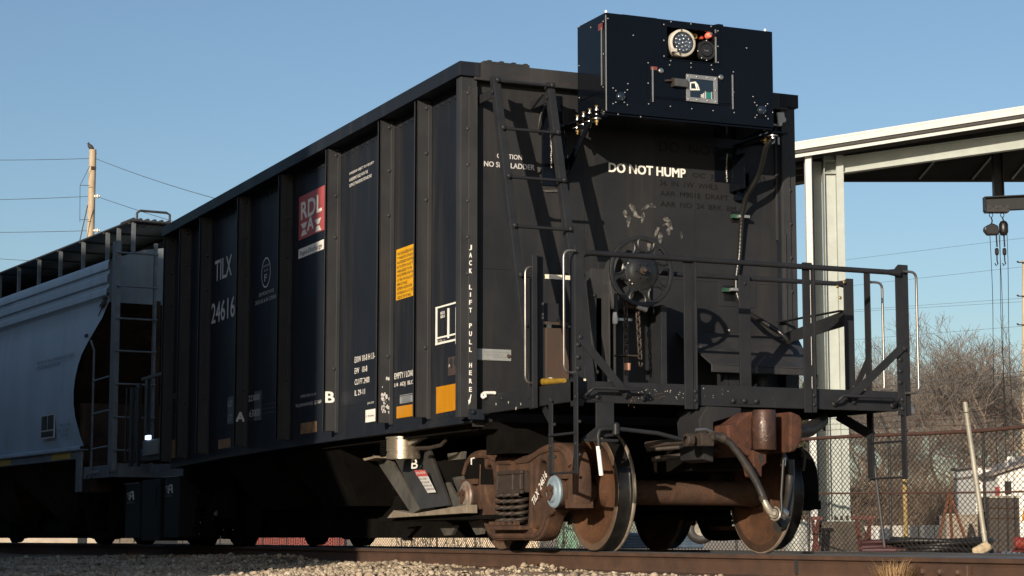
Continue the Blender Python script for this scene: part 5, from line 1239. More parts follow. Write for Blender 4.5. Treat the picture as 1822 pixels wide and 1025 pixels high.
# ends
for yy, sg in ((0, 1), (L2C, -1)):
    f = lambda d: yy+sg*d
    m = MB(); EP = [(-1.57, 3.42), (-1.57, 3.98)] + RP[1:-1] + [(1.57, 3.98), (1.57, 3.42)]
    m.prism([(x, f(.62), z) for x, z in EP], (0, sg*.02, 0)); b2(m, "end_panel", mat("end_panel_grey", (.21, .255, .285), (.16, .19, .21), .5, scale=2, streak=((.13, .11, .09), 3, .5, .8)))
    m = MB(); m.hexa([(-1.56, f(.62), 3.42), (1.56, f(.62), 3.42), (1.5, f(3.6), 1.1), (-1.5, f(3.6), 1.1), (-1.56, f(.66), 3.43), (1.56, f(.66), 3.43), (1.5, f(3.64), 1.14), (-1.5, f(3.64), 1.14)]); b2(m, "slope_sheet", BRN)
    m = MB(); m.box(-.85, -.80, f(.4), f(.5), 1.0, 3.45); m.box(.8, .85, f(.4), f(.5), 1.0, 3.45); m.bar((-.75, f(.5), 1.1), (-.2, f(1.2), 3.0), .06, .16); m.box(-1.5, 1.5, f(1.75), f(1.80), 1.0, 2.05); b2(m, "end_frame", BRN)
    m = MB(); m.box(-1.58, 1.58, f(.10), f(.16), .93, 1.12); m.box(-1.58, -1.55, f(.161), f(1.3), .93, 1.10); m.box(1.55, 1.58, f(.161), f(1.3), .93, 1.10); b2(m, "end_sill", GREYD, bev=.006)
    m = MB(); m.box(-1.3, 1.3, f(.2), f(1.7), .96, 1.0); m.box(-.2, .2, f(-.6), f(2.0), .62, .95); m.box(-.12, .12, f(-.95), f(-.6), .7, .95); m.box(-1.4, 1.4, f(1.6), f(2.0), .75, 1.2); b2(m, "underframe", BRN)
    m = MB(); m.box(-1.585, -1.55, f(1.42), f(1.66), .75, 1.36); m.box(1.55, 1.585, f(1.42), f(1.66), .75, 1.36); b2(m, "jack_pad", GREYD, bev=.01)
    for x0 in (-1.6, 1.6):
        s_ = 1 if x0 < 0 else -1
        m = MB(); m.box(x0, x0+s_*.02, f(.02), f(.20), 1.0, 4.22); m.box(x0+s_*.0205, x0+s_*.07, f(.02), f(.04), 1.0, 4.22); b2(m, "ladder_stile", GREYD, bev=.004)
        m = MB(); m.box(x0+s_*.56, x0+s_*.60, f(.02), f(.08), 1.0, 4.22); b2(m, "ladder_stile", GREYD)
        for py in (449, 508, 565, 622.5, 681, 740, 799):
            z = L2(205, py, -1.6).z; m = MB(); m.tube([(x0, f(.0), z), (x0+s_*.03, f(-.01), z-.01), (x0+s_*.57, f(-.01), z-.01), (x0+s_*.60, f(0), z)], .014, 6); b2(m, "ladder_rung", GREYD)
        for z in (1.36, 1.86, 2.33): m = MB(); m.tube([(x0, f(.2), z), (x0, f(.9), z-.02)], .014, 6); b2(m, "ladder_rung", GREYD)
        m = MB(); m.tube([(x0, f(1.05), 2.9), (x0, f(.9), 2.75), (x0, f(.9), 1.0)], .016, 6); b2(m, "side_ladder_stile", GREYD)
# clips along the torn corner edge
m = MB()
for px, py in ((190, 524), (189, 531), (187, 540), (184, 544), (157, 598)): q = L2(px, py, -1.56); m.box(-1.60, -1.54, q.y-.05, q.y+.05, q.z-.02, q.z+.025)

for q_ in pieces(m): b2(q_, "corner_clip", INK)
m = MB()
for y0, z0 in ((.55, .72), (.75, .72)): m.tube([(-1.6, y0, 1.03), (-1.66, y0, 1.0), (-1.66, y0+.12, .98), (-1.66, y0+.18, .93)], .014, 6)

for q_ in pieces(m): b2(q_, "pin_hook", GREYD)
# hopper bottoms
m = MB()
for y0 in (3.4, 6.6, 9.8): m.hexa([(-.75, y0+.4, .35), (.75, y0+.4, .35), (.75, y0+1.5, .35), (-.75, y0+1.5, .35), (-1.45, y0-1.0, 1.35), (1.45, y0-1.0, 1.35), (1.45, y0+2.9, 1.35), (-1.45, y0+2.9, 1.35)])

for q_ in pieces(m): b2(q_, "hopper_bottom", BRN)
m = MB()
for y0 in (3.4, 6.6, 9.8): m.box(-1.0, 1.0, y0+.3, y0+1.6, .16, .349)
m.box(-.5, .5, 3.2, 13, .09, .55); b2(m, "outlet_gate", SHADE_BLK)
# trucks of the second car
def truck2(yc):
    for sx in (-1, 1):
        me = SF.copy()
        for v in me.vertices: a, b, c = v.co; v.co = (sx*1.02+c*sx, a+yc, b)
        o = link_mesh("side_frame", me, SHADE_BLK, car2, smooth=35)
        for dy in (-.155, 0, .155):
            m = MB(); m.tube([(sx*1.1+.066*math.cos(k*.48), yc+dy+.066*math.sin(k*.48), .215+.235*k/77) for k in range(78)], .0165, 6); b2(m, "spring", SHADE_BLK)
    for sg in (-1, 1):
        ya = yc+sg*.889; m = MB(); m.cyl((-.75, ya, .457), (.75, ya, .457), .08); b2(m, "axle", SHADE_BLK)
        for sx in (-1, 1):
            m = MB(); m.lathe((0, ya, .457), (sx, 0, 0), [(.68, .001), (.68, .48), (.71, .483), (.725, .46), (.82, .4525), (.826, .40), (.78, .34), (.74, .2), (.83, .12), (.83, .001)], 48); b2(m, "wheel", SHADE_BLK, smooth=35)
truck2(1.9); truck2(L2C-1.9)
# stencils
DKI = mat("stencil_dark", (.09, .10, .11), (.07, .08, .09), .6)
def t2(s, x0, yt, yb, x1, m, lx):
    a, t, b = L2(x0, yb, lx), L2(x0, yt, lx), L2(x1, yb, lx); A = M2 @ Vector((lx, a.y, a.z)); dirn = M2.to_3x3() @ Vector((0, -1, 0))
    return lay_text(s, A, dirn, a.y-b.y, t.z-a.z, m, car2, normal=M2.to_3x3() @ Vector((-1, 0, 0)))
t2("WILLIAMS HAYWARD THERMALBOND EXTERIOR", 66, 644, 650, 132, DKI, -1.622); t2("APPLIED RANGOOLD 05-0000", 66, 653, 659, 107, DKI, -1.622)
t2("COM  8  10 04", 105, 755, 760, 125, DKI, -1.605); t2("RE    2-1-05 1", 105, 765, 770, 124, DKI, -1.605); t2("CU FT 5100", 108, 773, 778, 121, DKI, -1.60)
a, t, b = L2(73, 782, -1.60), L2(73, 740, -1.60), L2(97, 782, -1.60)
m = MB(); m.box(-1.609, -1.60, b.y, a.y, a.z, t.z); s_ = b2(m, "pale_patch", OFFW)
m = MB(); h = t.z-a.z; wv = a.y-b.y; m.box(-1.614, -1.6095, b.y+.06*wv, a.y-.06*wv, a.z+.06*h, a.z+.30*h); m.box(-1.614, -1.6095, b.y+.06*wv, b.y+.47*wv, a.z+.36*h, t.z-.05*h); m.box(-1.614, -1.6095, b.y+.53*wv, a.y-.06*wv, a.z+.36*h, t.z-.05*h); b2(m, "panel_field", INK, s_)

# ================================================================== BACKGROUND
FR = lambda px, py, d: D(px, py, d)
HR = Vector((math.cos(YAW), -math.sin(YAW), 0)); HF = Vector((math.sin(YAW), math.cos(YAW), 0))
GZ = -.40
# ---- crane shelter: local x to the right, local y away from the tracks
SHW = mat("shelter_white", (.69, .69, .66), (.60, .60, .57), .55, scale=3, streak=((.50, .47, .41), 4, .55, .85, (1, 1, .15)))
SHG = mat("shelter_beige", (.43, .47, .44), (.36, .395, .37), .55, scale=2, speck=((.42, .26, .10), 9, .68, .8))
SHU = mat("shelter_roof", (.042, .040, .038), (.030, .029, .028), .6, scale=2)
CRB = mat("crane_shaded_blue", (.0055, .007, .0095), (.004, .005, .007), .5, scale=4)  # base darkened to near black for the roof's shadow on the beam
base = D(1480, 955, 52); base.z = 0
sh = thing("crane_shelter", "tall open crane shelter with beige steel frame and white roof edge", "shelter", (base.x, base.y, GZ), -YAW)
MS = world_of(sh)
def bs_(mb, name, m, parent=None, **k):
    mb.v = [tuple(MS @ Vector(v)) for v in mb.v]; return mb.build(name, m, parent or sh, **k)
MSi = MS.inverted()
def LS(px, py, ly):      # photo pixel -> local point on the plane y = ly
    d = MSi.to_3x3() @ ray(px, py); c = MSi @ CAM; return c+d*((ly-c.y)/d.y)
def slab(pts, ly0, ly1, name, m, **k):
    q = [LS(px, py, ly0) for px, py in pts]; mb = MB(); mb.prism([(p.x, ly0, p.z) for p in q], (0, ly1-ly0, 0)); return bs_(mb, name, m, **k)
c0 = LS(1464, 300, 0).x; c1 = LS(1499, 300, 0).x; zt_ = LS(1480, 278, 0).z; zb_ = LS(1480, 926, 0).z
RDG = LS(2300, 100, 0).x
m = MB(); m.box(c0, c0+.02, -.17, .17, zb_, zt_); m.box(c0+.02, c1-.19, -.012, .012, zb_, zt_); m.box(c1-.19, c1, -.17, -.15, zb_, zt_); m.box(c1-.19, c1-.17, -.149, .17, zb_, zt_); m.box(c0-.1, c1+.1, -.25, .25, zb_-.03, zb_)
bs_(m, "column", SHG, bev=.004)
m = MB()
for k in range(3): m.cyl((c0+.12+k*.15, -.2, zb_), (c0+.12+k*.15, -.2, zb_+.12), .03)

for q_ in pieces(m): bs_(q_, "anchor_bolt", RUST)
m = MB(); m.hexa([(c0-.5, -.7, 0), (c1+.5, -.7, 0), (c1+.5, .7, 0), (c0-.5, .7, 0), (c0-.25, -.45, zb_-.031), (c1+.25, -.45, zb_-.031), (c1+.25, .45, zb_-.031), (c0-.25, .45, zb_-.031)]); bs_(m, "footing", mat("footing_dirty", (.11, .09, .07), (.06, .05, .04), .9, scale=5, bump=.3))
def rafter(x0, za0, zb0, x1, za1, zb1): 
    m = MB(); m.prism([(x0, -.012, zb0), (x1, -.012, zb1), (x1, -.012, za1), (x0, -.012, za0)], (0, .024, 0))
    for z0, z1 in ((za0, za1), (zb0, zb1)): m.prism([(x0, -.13, z0-.012), (x1, -.13, z1-.012), (x1, -.13, z1+.012), (x0, -.13, z0+.012)], (0, .26, 0))
    return m
A0, A1 = LS(1492, 281.5, 0), LS(1822, 236, 0); Bq0, Bq1 = LS(1492, 309, 0), LS(1822, 263, 0)
sl = (A1.z-A0.z)/(A1.x-A0.x); zr = A0.z+sl*(RDG-A0.x); zr2 = Bq0.z+sl*(RDG-A0.x)
bs_(rafter(A0.x, A0.z, Bq0.z, RDG, zr, zr2), "rafter", SHG, bev=.003)
bs_(rafter(2*RDG-A0.x, A0.z, Bq0.z, RDG, zr, zr2), "rafter", SHG, bev=.003)
m = MB(); m.box(A0.x-.03, A0.x, -.14, .14, Bq0.z-.15, A0.z+.06); m.box(c0+.02, A0.x-.031, -.13, .13, Bq0.z-.02, Bq0.z+.005); m.box(c0+.02, A0.x-.031, -.13, .13, A0.z-.1, A0.z-.08); m.box(c0+.02, A0.x-.031, -.012, .012, Bq0.z+.006, A0.z-.101)
for z in (.05, .25, .45): m.dome((A0.x-.04, -.14, Bq0.z+z-.1), (0, -1, 0), .03)
bs_(m, "haunch_plate", SHG)
m = MB(); x2 = 2*RDG-c0; m.box(x2-.5, x2, -.17, .17, zb_, zt_); bs_(m, "column", SHG)
# white roof edge: two strips with a dark recess between them
F0, F1 = LS(1405, 254, -1.1), LS(1822, 188, -1.1); s2_ = (F1.z-F0.z)/(F1.x-F0.x)
def strip(y0, y1, zo0, zo1, name, m_, xs=F0.x):
    for a, b, f in ((xs, RDG, 1), (2*RDG-xs, RDG, 1)):
        za = F0.z+s2_*(xs-F0.x); zr_ = F0.z+s2_*(RDG-F0.x); mb = MB(); mb.prism([(a, y0, za+zo1), (b, y0, zr_+zo1), (b, y0, zr_+zo0), (a, y0, za+zo0)], (0, y1-y0, 0)); bs_(mb, name, m_)
h1 = F0.z-LS(1405, 268.5, -1.1).z
strip(-1.1, -1.05, 0, -h1*.30, "roof_fascia", SHW); strip(-1.09, -1.05, -h1*.305, -h1, "roof_fascia", SHW)
strip(-1.04, -.98, -h1*.5, -h1*1.36, "roof_soffit", SHU)
strip(-.97, -.90, -h1*1.36, -h1*1.84, "roof_trim", SHW, xs=LS(1415, 273, -.97).x)
strip(-.89, 4.6, -h1*1.0, -h1*1.3, "roof", SHU)
for yy in (.5, 1.7, 2.9): strip(yy, yy+.08, -h1*1.32, -h1*2.1, "purlin", SHU)
# low hung panel at the back of the bay, in shade
wz = LS(1660, 323, 4.0).z; zl = F0.z-h1*1.35
m = MB(); xl = LS(1500, 323, 4.0).x-1.2
xk = xl + 0; zk = lambda x: F0.z+s2_*(x-F0.x)-h1*1.35
m.prism([(xl, 4.0, wz), (RDG, 4.0, wz), (RDG, 4.0, zk(RDG)), (xl, 4.0, max(wz+.02, zk(xl)))], (0, .06, 0)); bs_(m, "back_panel", SHU)
m = MB(); m.box(xl, RDG, 3.92, 3.995, wz-.02, wz+.05); bs_(m, "panel_girt", SHU)
m = MB()
for x in (1650, 1745, 1815): 
    a = LS(x-14, 322, 3.9); m.bar((a.x, 3.93, wz+.05), (a.x+.6, 3.93, wz+.75), .05, .06, up=(0, 1, 0))

for q_ in pieces(m): bs_(q_, "panel_brace", SHG)
# white side trim and downspout at the left
a, t, b = LS(1445, 900, -.75), LS(1438, 262, -.75), LS(1458, 900, -.75)
m = MB(); m.box(a.x-.02, b.x-.05, -.80, -.55, .55, t.z); m.box(b.x-.045, b.x-.02, -.70, -.2, .5, t.z-.1)
m.tube([((a.x+b.x)/2-.04, -.68, .56), ((a.x+b.x)/2-.04, -.70, .40), ((a.x+b.x)/2-.10, -.72, .24), ((a.x+b.x)/2-.28, -.74, .15)], [.12, .13, .13, .12], 10)
bs_(m, "white_trim", SHW, bev=.01)
m = MB(); m.box(b.x-.015, b.x+.02, -.6, .3, .5, t.z-.2); bs_(m, "dark_gap", INK)
m = MB(); m.box(b.x+.025, c0-.005, .2, .25, .5, t.z-.2); bs_(m, "side_girt", SHG)
# monorail beam and hanger
q0, q1 = LS(1750, 351, 2.5), LS(1822, 344, 2.5); q2 = LS(1750, 376, 2.5)
ss = (q1.z-q0.z)/(q1.x-q0.x)*.5
m = MB(); L_ = 9.0; e = L_*ss
for z0, z1, y0, y1 in ((q0.z-.03, q0.z, 2.36, 2.64), (q2.z, q2.z+.03, 2.36, 2.64), (q2.z+.03, q0.z-.03, 2.49, 2.51)): m.hexa([(q0.x, y0, z0), (q0.x+L_, y0, z0+e), (q0.x+L_, y1, z0+e), (q0.x, y1, z0), (q0.x, y0, z1), (q0.x+L_, y0, z1+e), (q0.x+L_, y1, z1+e), (q0.x, y1, z1)])
m.box(q0.x, q0.x+.02, 2.37, 2.63, q2.z+.031, q0.z-.031)
bs_(m, "crane_beam", CRB)
a = LS(1767, 330, 2.5); b = LS(1785, 330, 2.5); m = MB(); m.box(a.x, a.x+.03, 2.38, 2.62, q0.z+.02, q0.z+2.2); m.box(b.x-.03, b.x, 2.38, 2.62, q0.z+.02, q0.z+2.2); m.box(a.x+.031, b.x-.031, 2.49, 2.51, q0.z+.02, q0.z+2.2)
m.box(a.x+5.2, a.x+5.5, 2.4, 2.6, q0.z+.03, q0.z+2.2); 
for q_ in pieces(m): bs_(q_, "beam_hanger", CRB)
# hoists
HK = mat("hoist_dark", (.010, .008, .009), (.007, .006, .007), .4, scale=8)
for i, (px, lab, wide) in enumerate(((1763, "dark drum hoist with bent housing hanging near the end of the crane beam", 1), (1783, "slim oval hoist hanging second from the end of the crane beam", 0))):
    pt = MS @ LS(px, 372, 2.5)
    h = thing("hoist", lab, "hoist", pt, -YAW, "hoists on the crane beam")
    MH = world_of(h); sc_ = 52/3602*1.045
    def hb(mb, name, m, **k): mb.v = [tuple(MH @ Vector(v)) for v in mb.v]; return mb.build(name, m, h, **k)
    m = MB(); m.box(-.16, .16, -.17, .17, -.10, .02); m.cyl((-.10, -.19, .03), (-.10, .19, .03), .06, n=10); m.cyl((.10, -.19, .03), (.10, .19, .03), .06, n=10); hb(m, "trolley", mat("trolley_grey", (.02, .02, .022), (.012, .012, .013), .5))
    m = MB(); m.tube([(.0+.05*math.cos(a*.785), 0, -.17+.06*math.sin(a*.785)) for a in range(8)], .012, 6, closed=True); m.tube([(0, 0, -.22), (.03, 0, -.33), (0, 0, -.42)], .02, 6); hb(m, "shackle", HK)
    if wide: m = MB(); m.prism([(-.20, -.12, -.50), (.0, -.12, -.40), (.17, -.12, -.48), (.19, -.12, -.72), (-.12, -.12, -.73), (-.22, -.12, -.60)], (0, .24, 0)); hb(m, "housing", HK, bev=.03)
    else: m = MB(); m.lathe((0, -.1, -.54), (0, 0, 1), [(-.22, .001), (-.20, .08), (-.12, .125), (.10, .125), (.18, .08), (.21, .001)], 16); hb(m, "housing", HK, smooth=50)
    x = .13 if wide else .03
    m = MB(); m.tube([(x, 0, -.72), (x+.01, 0, -1.05)], .022, 6); m.lathe((x, 0, -1.18), (0, 0, 1), [(-.10, .03), (-.06, .055), (.06, .055), (.10, .03)], 10); m.tube([(x, 0, -1.28), (x, 0, -1.42), (x+.02, 0, -1.52), (x-.03, 0, -1.57), (x-.06, 0, -1.50)], .018, 6); hb(m, "hook", HK)
    m = MB(); r2 = random.Random(i)
    for x0 in ((-.04, .21) if wide else (-.09, .1)):
        pts = [(x0+.02*math.sin(k*.9+x0*9), 0, -.7-k*.72) for k in range(13)]; m.tube(pts, .0085, 4)
    [hb(q_, "rope", HK) for q_ in pieces(m)]

# ---- chain link fence along the far side of the yard
FX = 17.0; FY0, FY1 = 4.0, 96.0; FZ0, FZ1 = -.36, 2.28
fn = thing("chain_link_fence", "long rusty topped chain link fence running behind the tracks with barbed wire above", "fence", (FX, 30, FZ0))
WIRE = mat("fence_wire", (.055, .047, .040), (.035, .030, .026), .6, .3, scale=3)
RPIPE = mat("fence_rust_pipe", (.10, .042, .028), (.055, .028, .021), .75, scale=6)
def topz(y): return FZ1+.05*math.sin(y*.23+1)+.03*math.sin(y*.61)
vs, fs = [], []; pit = .170; H = FZ1-FZ0-.02; r_ = .0075
n = int((FY1-FY0)/pit)
for i in range(-int(H*1.4/pit)-1, n):
    for sg in (1, -1):
        y0 = FY0+i*pit; za, zb2 = FZ0, FZ1-.02
        ya, yb = (y0, y0+H*1.4) if sg > 0 else (y0+H*1.4, y0)
        k_ = (zb2-za)/(yb-ya)
        if max(ya, yb) <= FY0 or min(ya, yb) >= FY1: continue
        ca, cb = min(max(ya, FY0), FY1), min(max(yb, FY0), FY1)
        za, zb2 = za+(ca-ya)*k_, za+(cb-ya)*k_; top_ = zb2 > FZ1-.05; ta_ = za > FZ1-.05; ya, yb = ca, cb
        o = len(vs); dx = r_*.9; xo = FX+(.004 if sg > 0 else -.004)
        # two-segment wires so the mesh sags with the top rail
        for (y, z) in ((ya, za+(topz(ya)-FZ1)*(za-FZ0)/H), (yb, zb2+(topz(yb)-FZ1)*(zb2-FZ0)/H)):
            vs += [(xo-r_, y, z), (xo+r_, y-dx, z), (xo+r_, y+dx, z)]
        fs += [(o, o+1, o+4, o+3), (o+1, o+2, o+5, o+4), (o+2, o, o+3, o+5)]
MB().add(vs, fs).build("mesh", WIRE, fn)
m = MB(); pts = [(FX, FY0+i*2.0, topz(FY0+i*2.0)) for i in range(int((FY1-FY0)/2)+1)]; m.tube(pts, .040, 8); m.build("top_rail", RPIPE, fn, smooth=50)
m = MB(); m.tube([(FX, y, 1.03+.06*math.sin(y*.3)) for y in np.arange(FY0, 40, 1.5)], .022, 6); m.build("mid_rail", RPIPE, fn, smooth=50)
m = MB()
for k, (dx, dz) in enumerate(((-.05, .16), (-.12, .28), (-.18, .40))):
    pts = [(FX+dx, y, topz(y)+dz-.03*math.sin((y-FY0)/3.2*math.pi)**2) for y in np.arange(FY0, FY1, .8)]; m.tube(pts, .005, 4)
    for y in np.arange(FY0+.1, 60, .16): z = topz(y)+dz-.03*math.sin((y-FY0)/3.2*math.pi)**2; m.add([(FX+dx, y-.02, z-.03), (FX+dx, y+.02, z+.03), (FX+dx+.004, y+.02, z+.03), (FX+dx, y+.02, z-.03), (FX+dx, y-.02, z+.03), (FX+dx+.004, y-.02, z+.03)], [(0, 1, 2), (3, 4, 5)])
m.build("barbed_wire", RPIPE, fn)
FPO = mat("fence_post_dark", (.045, .042, .04), (.03, .028, .027), .6, scale=6)
for i, y in enumerate(np.arange(FY0+1.0, FY1, 3.25)):
    m = MB(); m.tube([(FX+.05, y, FZ0), (FX+.05, y, topz(y)+.0), (FX-.16, y, topz(y)+.42)], .03, 8); m.build("post", FPO, fn, smooth=50)
# ---- leaning posts and rock by the fence
def fence_pt(px, py): return S(px, py, FX-.12)
a, b = fence_pt(1758, 972), fence_pt(1717, 716); a.z = -.45
GALV = mat("galvanised_old", (.42, .40, .33), (.28, .26, .21), .6, .3, scale=5, stretch=(1, 1, .3))
lp = thing("leaning_post", "thick pale galvanised post tilted against the fence with a rusty cap", "post", (a.x, a.y, a.z))
m = MB(); m.tube([a, b], .052, 12); m.build("pipe", GALV, lp, smooth=50); d_ = (b-a).normalized()
m = MB(); m.tube([b, b+d_*.03, b+d_*.07], [.060, .060, .03], 12); m.build("cap", RUST, lp)
m = MB()
for t in (.2, .33, .5, .72, .86): q = a.lerp(b, t); m.tube([q-d_*.02, q+d_*.02], .062, 12)
build_each(m, "tie_band", GALV, lp)
a, b = fence_pt(1576, 990), fence_pt(1552, 796)
dp_ = tag(MB().tube([a, b, fence_pt(1549, 770)], .036, 10).build("leaning_pipe", FPO, None, smooth=50), "thin black pipe leaning left against the fence mesh", "pipe")
a = D(1612, 950, 47); b = D(1612, 846, 47); tag(MB().tube([(a.x, a.y, GZ), (a.x, a.y, b.z)], .055, 10).build("marker_post", mat("tan_post", (.46, .32, .12), (.33, .22, .09), .7, scale=9), None, smooth=50), "short tan marker post upright in the yard behind the fence", "post")
def rock(px, py, d, sx_, sz_, seed, m, sink=.0):
    c = D(px, py, d); rr = random.Random(seed); bm = bmesh.new(); bmesh.ops.create_icosphere(bm, subdivisions=3, radius=1)
    for v in bm.verts:
        k = 1+.16*math.sin(v.co.x*4+seed)+.12*math.sin(v.co.y*5+v.co.z*3)+rr.uniform(-.05, .05); p = v.co*k; p = Vector((p.x, p.y, max(-.7, min(.62, p.z))))
        p = Matrix.Rotation(-.45, 3, HF) @ Vector((p.x*sx_, p.y*sx_*.7, p.z*sz_)); v.co = c+p
    me = bpy.data.meshes.new("rock"); bm.to_mesh(me); bm.free(); return link_mesh("concrete_chunk", me, m)
tag(rock(1747, 976, 39.5, .175, .14, 5, mat("concrete_lump", (.52, .42, .28), (.38, .30, .19), .9, scale=9, bump=.5)), "broken tan concrete footing lying at the base of the leaning galvanised post", "concrete chunk")
# ---- yard clutter
TRED = mat("trestle_red", (.17, .055, .04), (.10, .036, .028), .65, scale=6); TOR = mat("tripod_orange", (.19, .078, .04), (.12, .05, .028), .65, scale=6)
def trestle(px0, px1, py0, py1, d, lab):
    a = D(px0, py0, d); b = D(px1, py0, d); z1 = a.z; g = GZ+.02
    t = thing("saw_horse", lab, "saw horse", ((a.x+b.x)/2, (a.y+b.y)/2, g), 0, "red saw horses in the yard")
    m = MB(); m.bar(a, b, .09, .08); m.build("beam", TRED, t)
    for e, s_ in ((a, 1), (b, -1)):
        for f in (-1, 1):
            q = Vector((e.x, e.y, g))+HF*(f*.28)+HR*(-s_*.05); m = MB(); m.bar(e+HR*(s_*.10), q+HR*(s_*.28), .055, .05, up=(0, 1, 0)); m.build("leg", TRED, t)
trestle(1516, 1556, 921, 953, 49, "red saw horse with splayed legs right of the beige crane column"); trestle(1438, 1463, 922, 950, 50.5, "red saw horse half hidden left of the white downspout")
a = D(1689, 876, 55); ap = thing("tripod_frame", "rusty orange tripod frame of three legs standing before the brush", "tripod", (a.x, a.y, GZ))
for dx, dy in ((-.42, -.1), (.52, 0), (.16, .5)): m = MB(); m.bar(a, Vector((a.x, a.y, GZ))+HR*dx*1.05+HF*dy, .06, .06, up=(0, 1, 0)); m.build("leg", TOR, ap)
a, b = D(1683, 917, 58), D(1754, 917, 58); st = thing("stone_pallet", "long crate of grey stacked stone behind the black hose pile", "stone stack", (a.x, a.y, GZ))
STN = mat("stacked_stone", (.40, .34, .28), (.16, .13, .11), .9, scale=14, bump=.5, stretch=(1, 1, 3))
m = MB(); c = [a, b, b+HF*.9, a+HF*.9]; m.add([Vector((p.x, p.y, GZ)) for p in c]+[Vector((p.x, p.y, a.z)) for p in c], [(0, 1, 2, 3), (4, 5, 6, 7), (0, 1, 5, 4), (1, 2, 6, 5), (2, 3, 7, 6), (3, 0, 4, 7)]); m.build("stones", STN, st)
m = MB()
for z in (a.z+.02, a.z-.25, GZ+.05): m.bar(Vector((a.x, a.y, z))-HF*.03, Vector((b.x, b.y, z))-HF*.03, .04, .05)
m.build("crate_rail", GALV, st)
a, b = D(1520, 936, 64), D(1690, 934, 64); lb = thing("low_barrier", "low pale concrete barrier along the foot of the brush", "barrier", ((a.x+b.x)/2, (a.y+b.y)/2, GZ))
for k in range(6):
    p, q = a.lerp(b, k/6+.004), a.lerp(b, (k+1)/6-.004); m = MB(); m.prism([Vector((p.x, p.y, GZ))-HF*.14, Vector((p.x, p.y, GZ))+HF*.14, p+HF*.06, p-HF*.06], q-p-Vector((0, 0, q.z-p.z))); m.build("barrier_block", mat("barrier_concrete", (.46, .44, .40), (.36, .34, .31), .85, scale=4), lb)
# hose pile: black hose coils and dark red fabric
hp_ = thing("hose_pile", "low pile of black hose coils and dark red hose behind the fence", "hose pile", tuple(D(1665, 975, 43)))
HB = mat("hose_black", (.016, .015, .016), (.01, .01, .01), .5); HRD = mat("hose_red", (.055, .014, .016), (.035, .010, .012), .6, scale=5)
m = MB(); c = D(1670, 958, 43); c.z = -.30; rr = random.Random(8)
for k in range(15):
    rx, ry = rr.uniform(.55, 1.05), rr.uniform(.5, .9); o = c+HR*rr.uniform(-.15, .2)+Vector((0, 0, .04+.022*k)); m.tube([o+HR*(rx*math.cos(a))+HF*(ry*math.sin(a))+Vector((0, 0, .03*math.sin(a*2+k))) for a in [i*2*math.pi/28 for i in range(28)]], .045, 7, closed=True)
build_each(m, "black_hose", HB, hp_, smooth=60)
m = MB()
for k in range(9):
    o = c+HR*(-1.2)+Vector((0, 0, .03+.035*k))+HF*rr.uniform(-.2, .2); m.tube([o+HR*t*1.25+HF*(.1*math.sin(t*3+k))+Vector((0, 0, -.02*abs(t)*k*.5)) for t in np.linspace(-.35-.0*k, 1.9-.12*k, 10)], .055, 7)
build_each(m, "red_hose", HRD, hp_, smooth=60)
# dark dumpster, white shed, small clutter to the right
a, b = D(1759, 884, 56), D(1813, 884, 56); db = thing("steel_bin", "rusty black steel bin with a pale rim beside the white shed", "bin", (a.x, a.y, GZ))
BIN = mat("bin_brown", (.055, .040, .030), (.032, .026, .022), .7, scale=5, stretch=(1, 1, 4))
m = MB(); c = [a, b, b+HF*1.4, a+HF*1.4]; m.add([Vector((p.x, p.y, GZ+.12)) for p in c]+[Vector((p.x, p.y, a.z)) for p in c], [(0, 1, 2, 3), (4, 5, 6, 7), (0, 1, 5, 4), (1, 2, 6, 5), (2, 3, 7, 6), (3, 0, 4, 7)]); m.build("body", BIN, db)
m = MB(); m.bar(a-HF*.02, b-HF*.02, .05, .06); m.build("rim", GALV, db)
m = MB()
for t in (.35, .68): m.bar(a.lerp(b, 0)-HF*.03-Vector((0, 0, t*.85)), b-HF*.03-Vector((0, 0, t*.85)), .04, .035)
build_each(m, "band", RUST, db)
SHD = mat("shed_white", (.74, .72, .68), (.66, .64, .60), .6, scale=3); SRF = mat("shed_roof", (.30, .25, .22), (.2, .17, .15), .7)
p0 = D(1774, 846, 62); p1 = D(1840, 846, 62); sd = thing("white_shed", "small white gabled shed with a curled white roof vent", "shed", (p0.x, p0.y, GZ))
m = MB(); rg = p0.lerp(p1, .5); rg_ = p0+HR*2.6+Vector((0, 0, .85)); q1_ = p0+HR*5.2
m.prism([Vector((p0.x, p0.y, GZ)), Vector((q1_.x, q1_.y, GZ)), Vector((q1_.x, q1_.y, p0.z)), rg_, p0], HF*5); m.build("wall", SHD, sd)
m = MB(); e = HR*.2
m.prism([p0-e-HF*.2-Vector((0, 0, .02)), rg_-HF*.2+Vector((0, 0, .04)), rg_-HF*.2+Vector((0, 0, .12)), p0-e-HF*.2+Vector((0, 0, .06))], HF*5.4); m.prism([q1_+e-HF*.2-Vector((0, 0, .02)), rg_-HF*.2+Vector((0, 0, .04)), rg_-HF*.2+Vector((0, 0, .12)), q1_+e-HF*.2+Vector((0, 0, .06))], HF*5.4); m.build("roof", SRF, sd)
m = MB(); q = p0+HR*.55+HF*1.0+Vector((0, 0, .16)); m.tube([q, q+Vector((0, 0, .3)), q+Vector((0, 0, .42))+HR*.06, q+Vector((0, 0, .42))+HR*.18, q+Vector((0, 0, .30))+HR*.24], .06, 8); m.build("vent", SHW, sd, smooth=50)
m = MB(); a = p0-HF*.03; m.box(a.x-.1, a.x+.05, a.y-.03, a.y, GZ, p0.z-.35); m.build("red_corner", RED, sd)
m = MB(); a = D(1795, 868, 61.95); m.box(a.x-.16, a.x+.16, a.y-.03, a.y, a.z-.2, a.z+.2); m.build("wall_plate", SHU, sd)
a = D(1826, 945, 50); rc = thing("red_tank_cart", "small red and yellow cart beside the steel bin", "cart", (a.x, a.y, GZ))
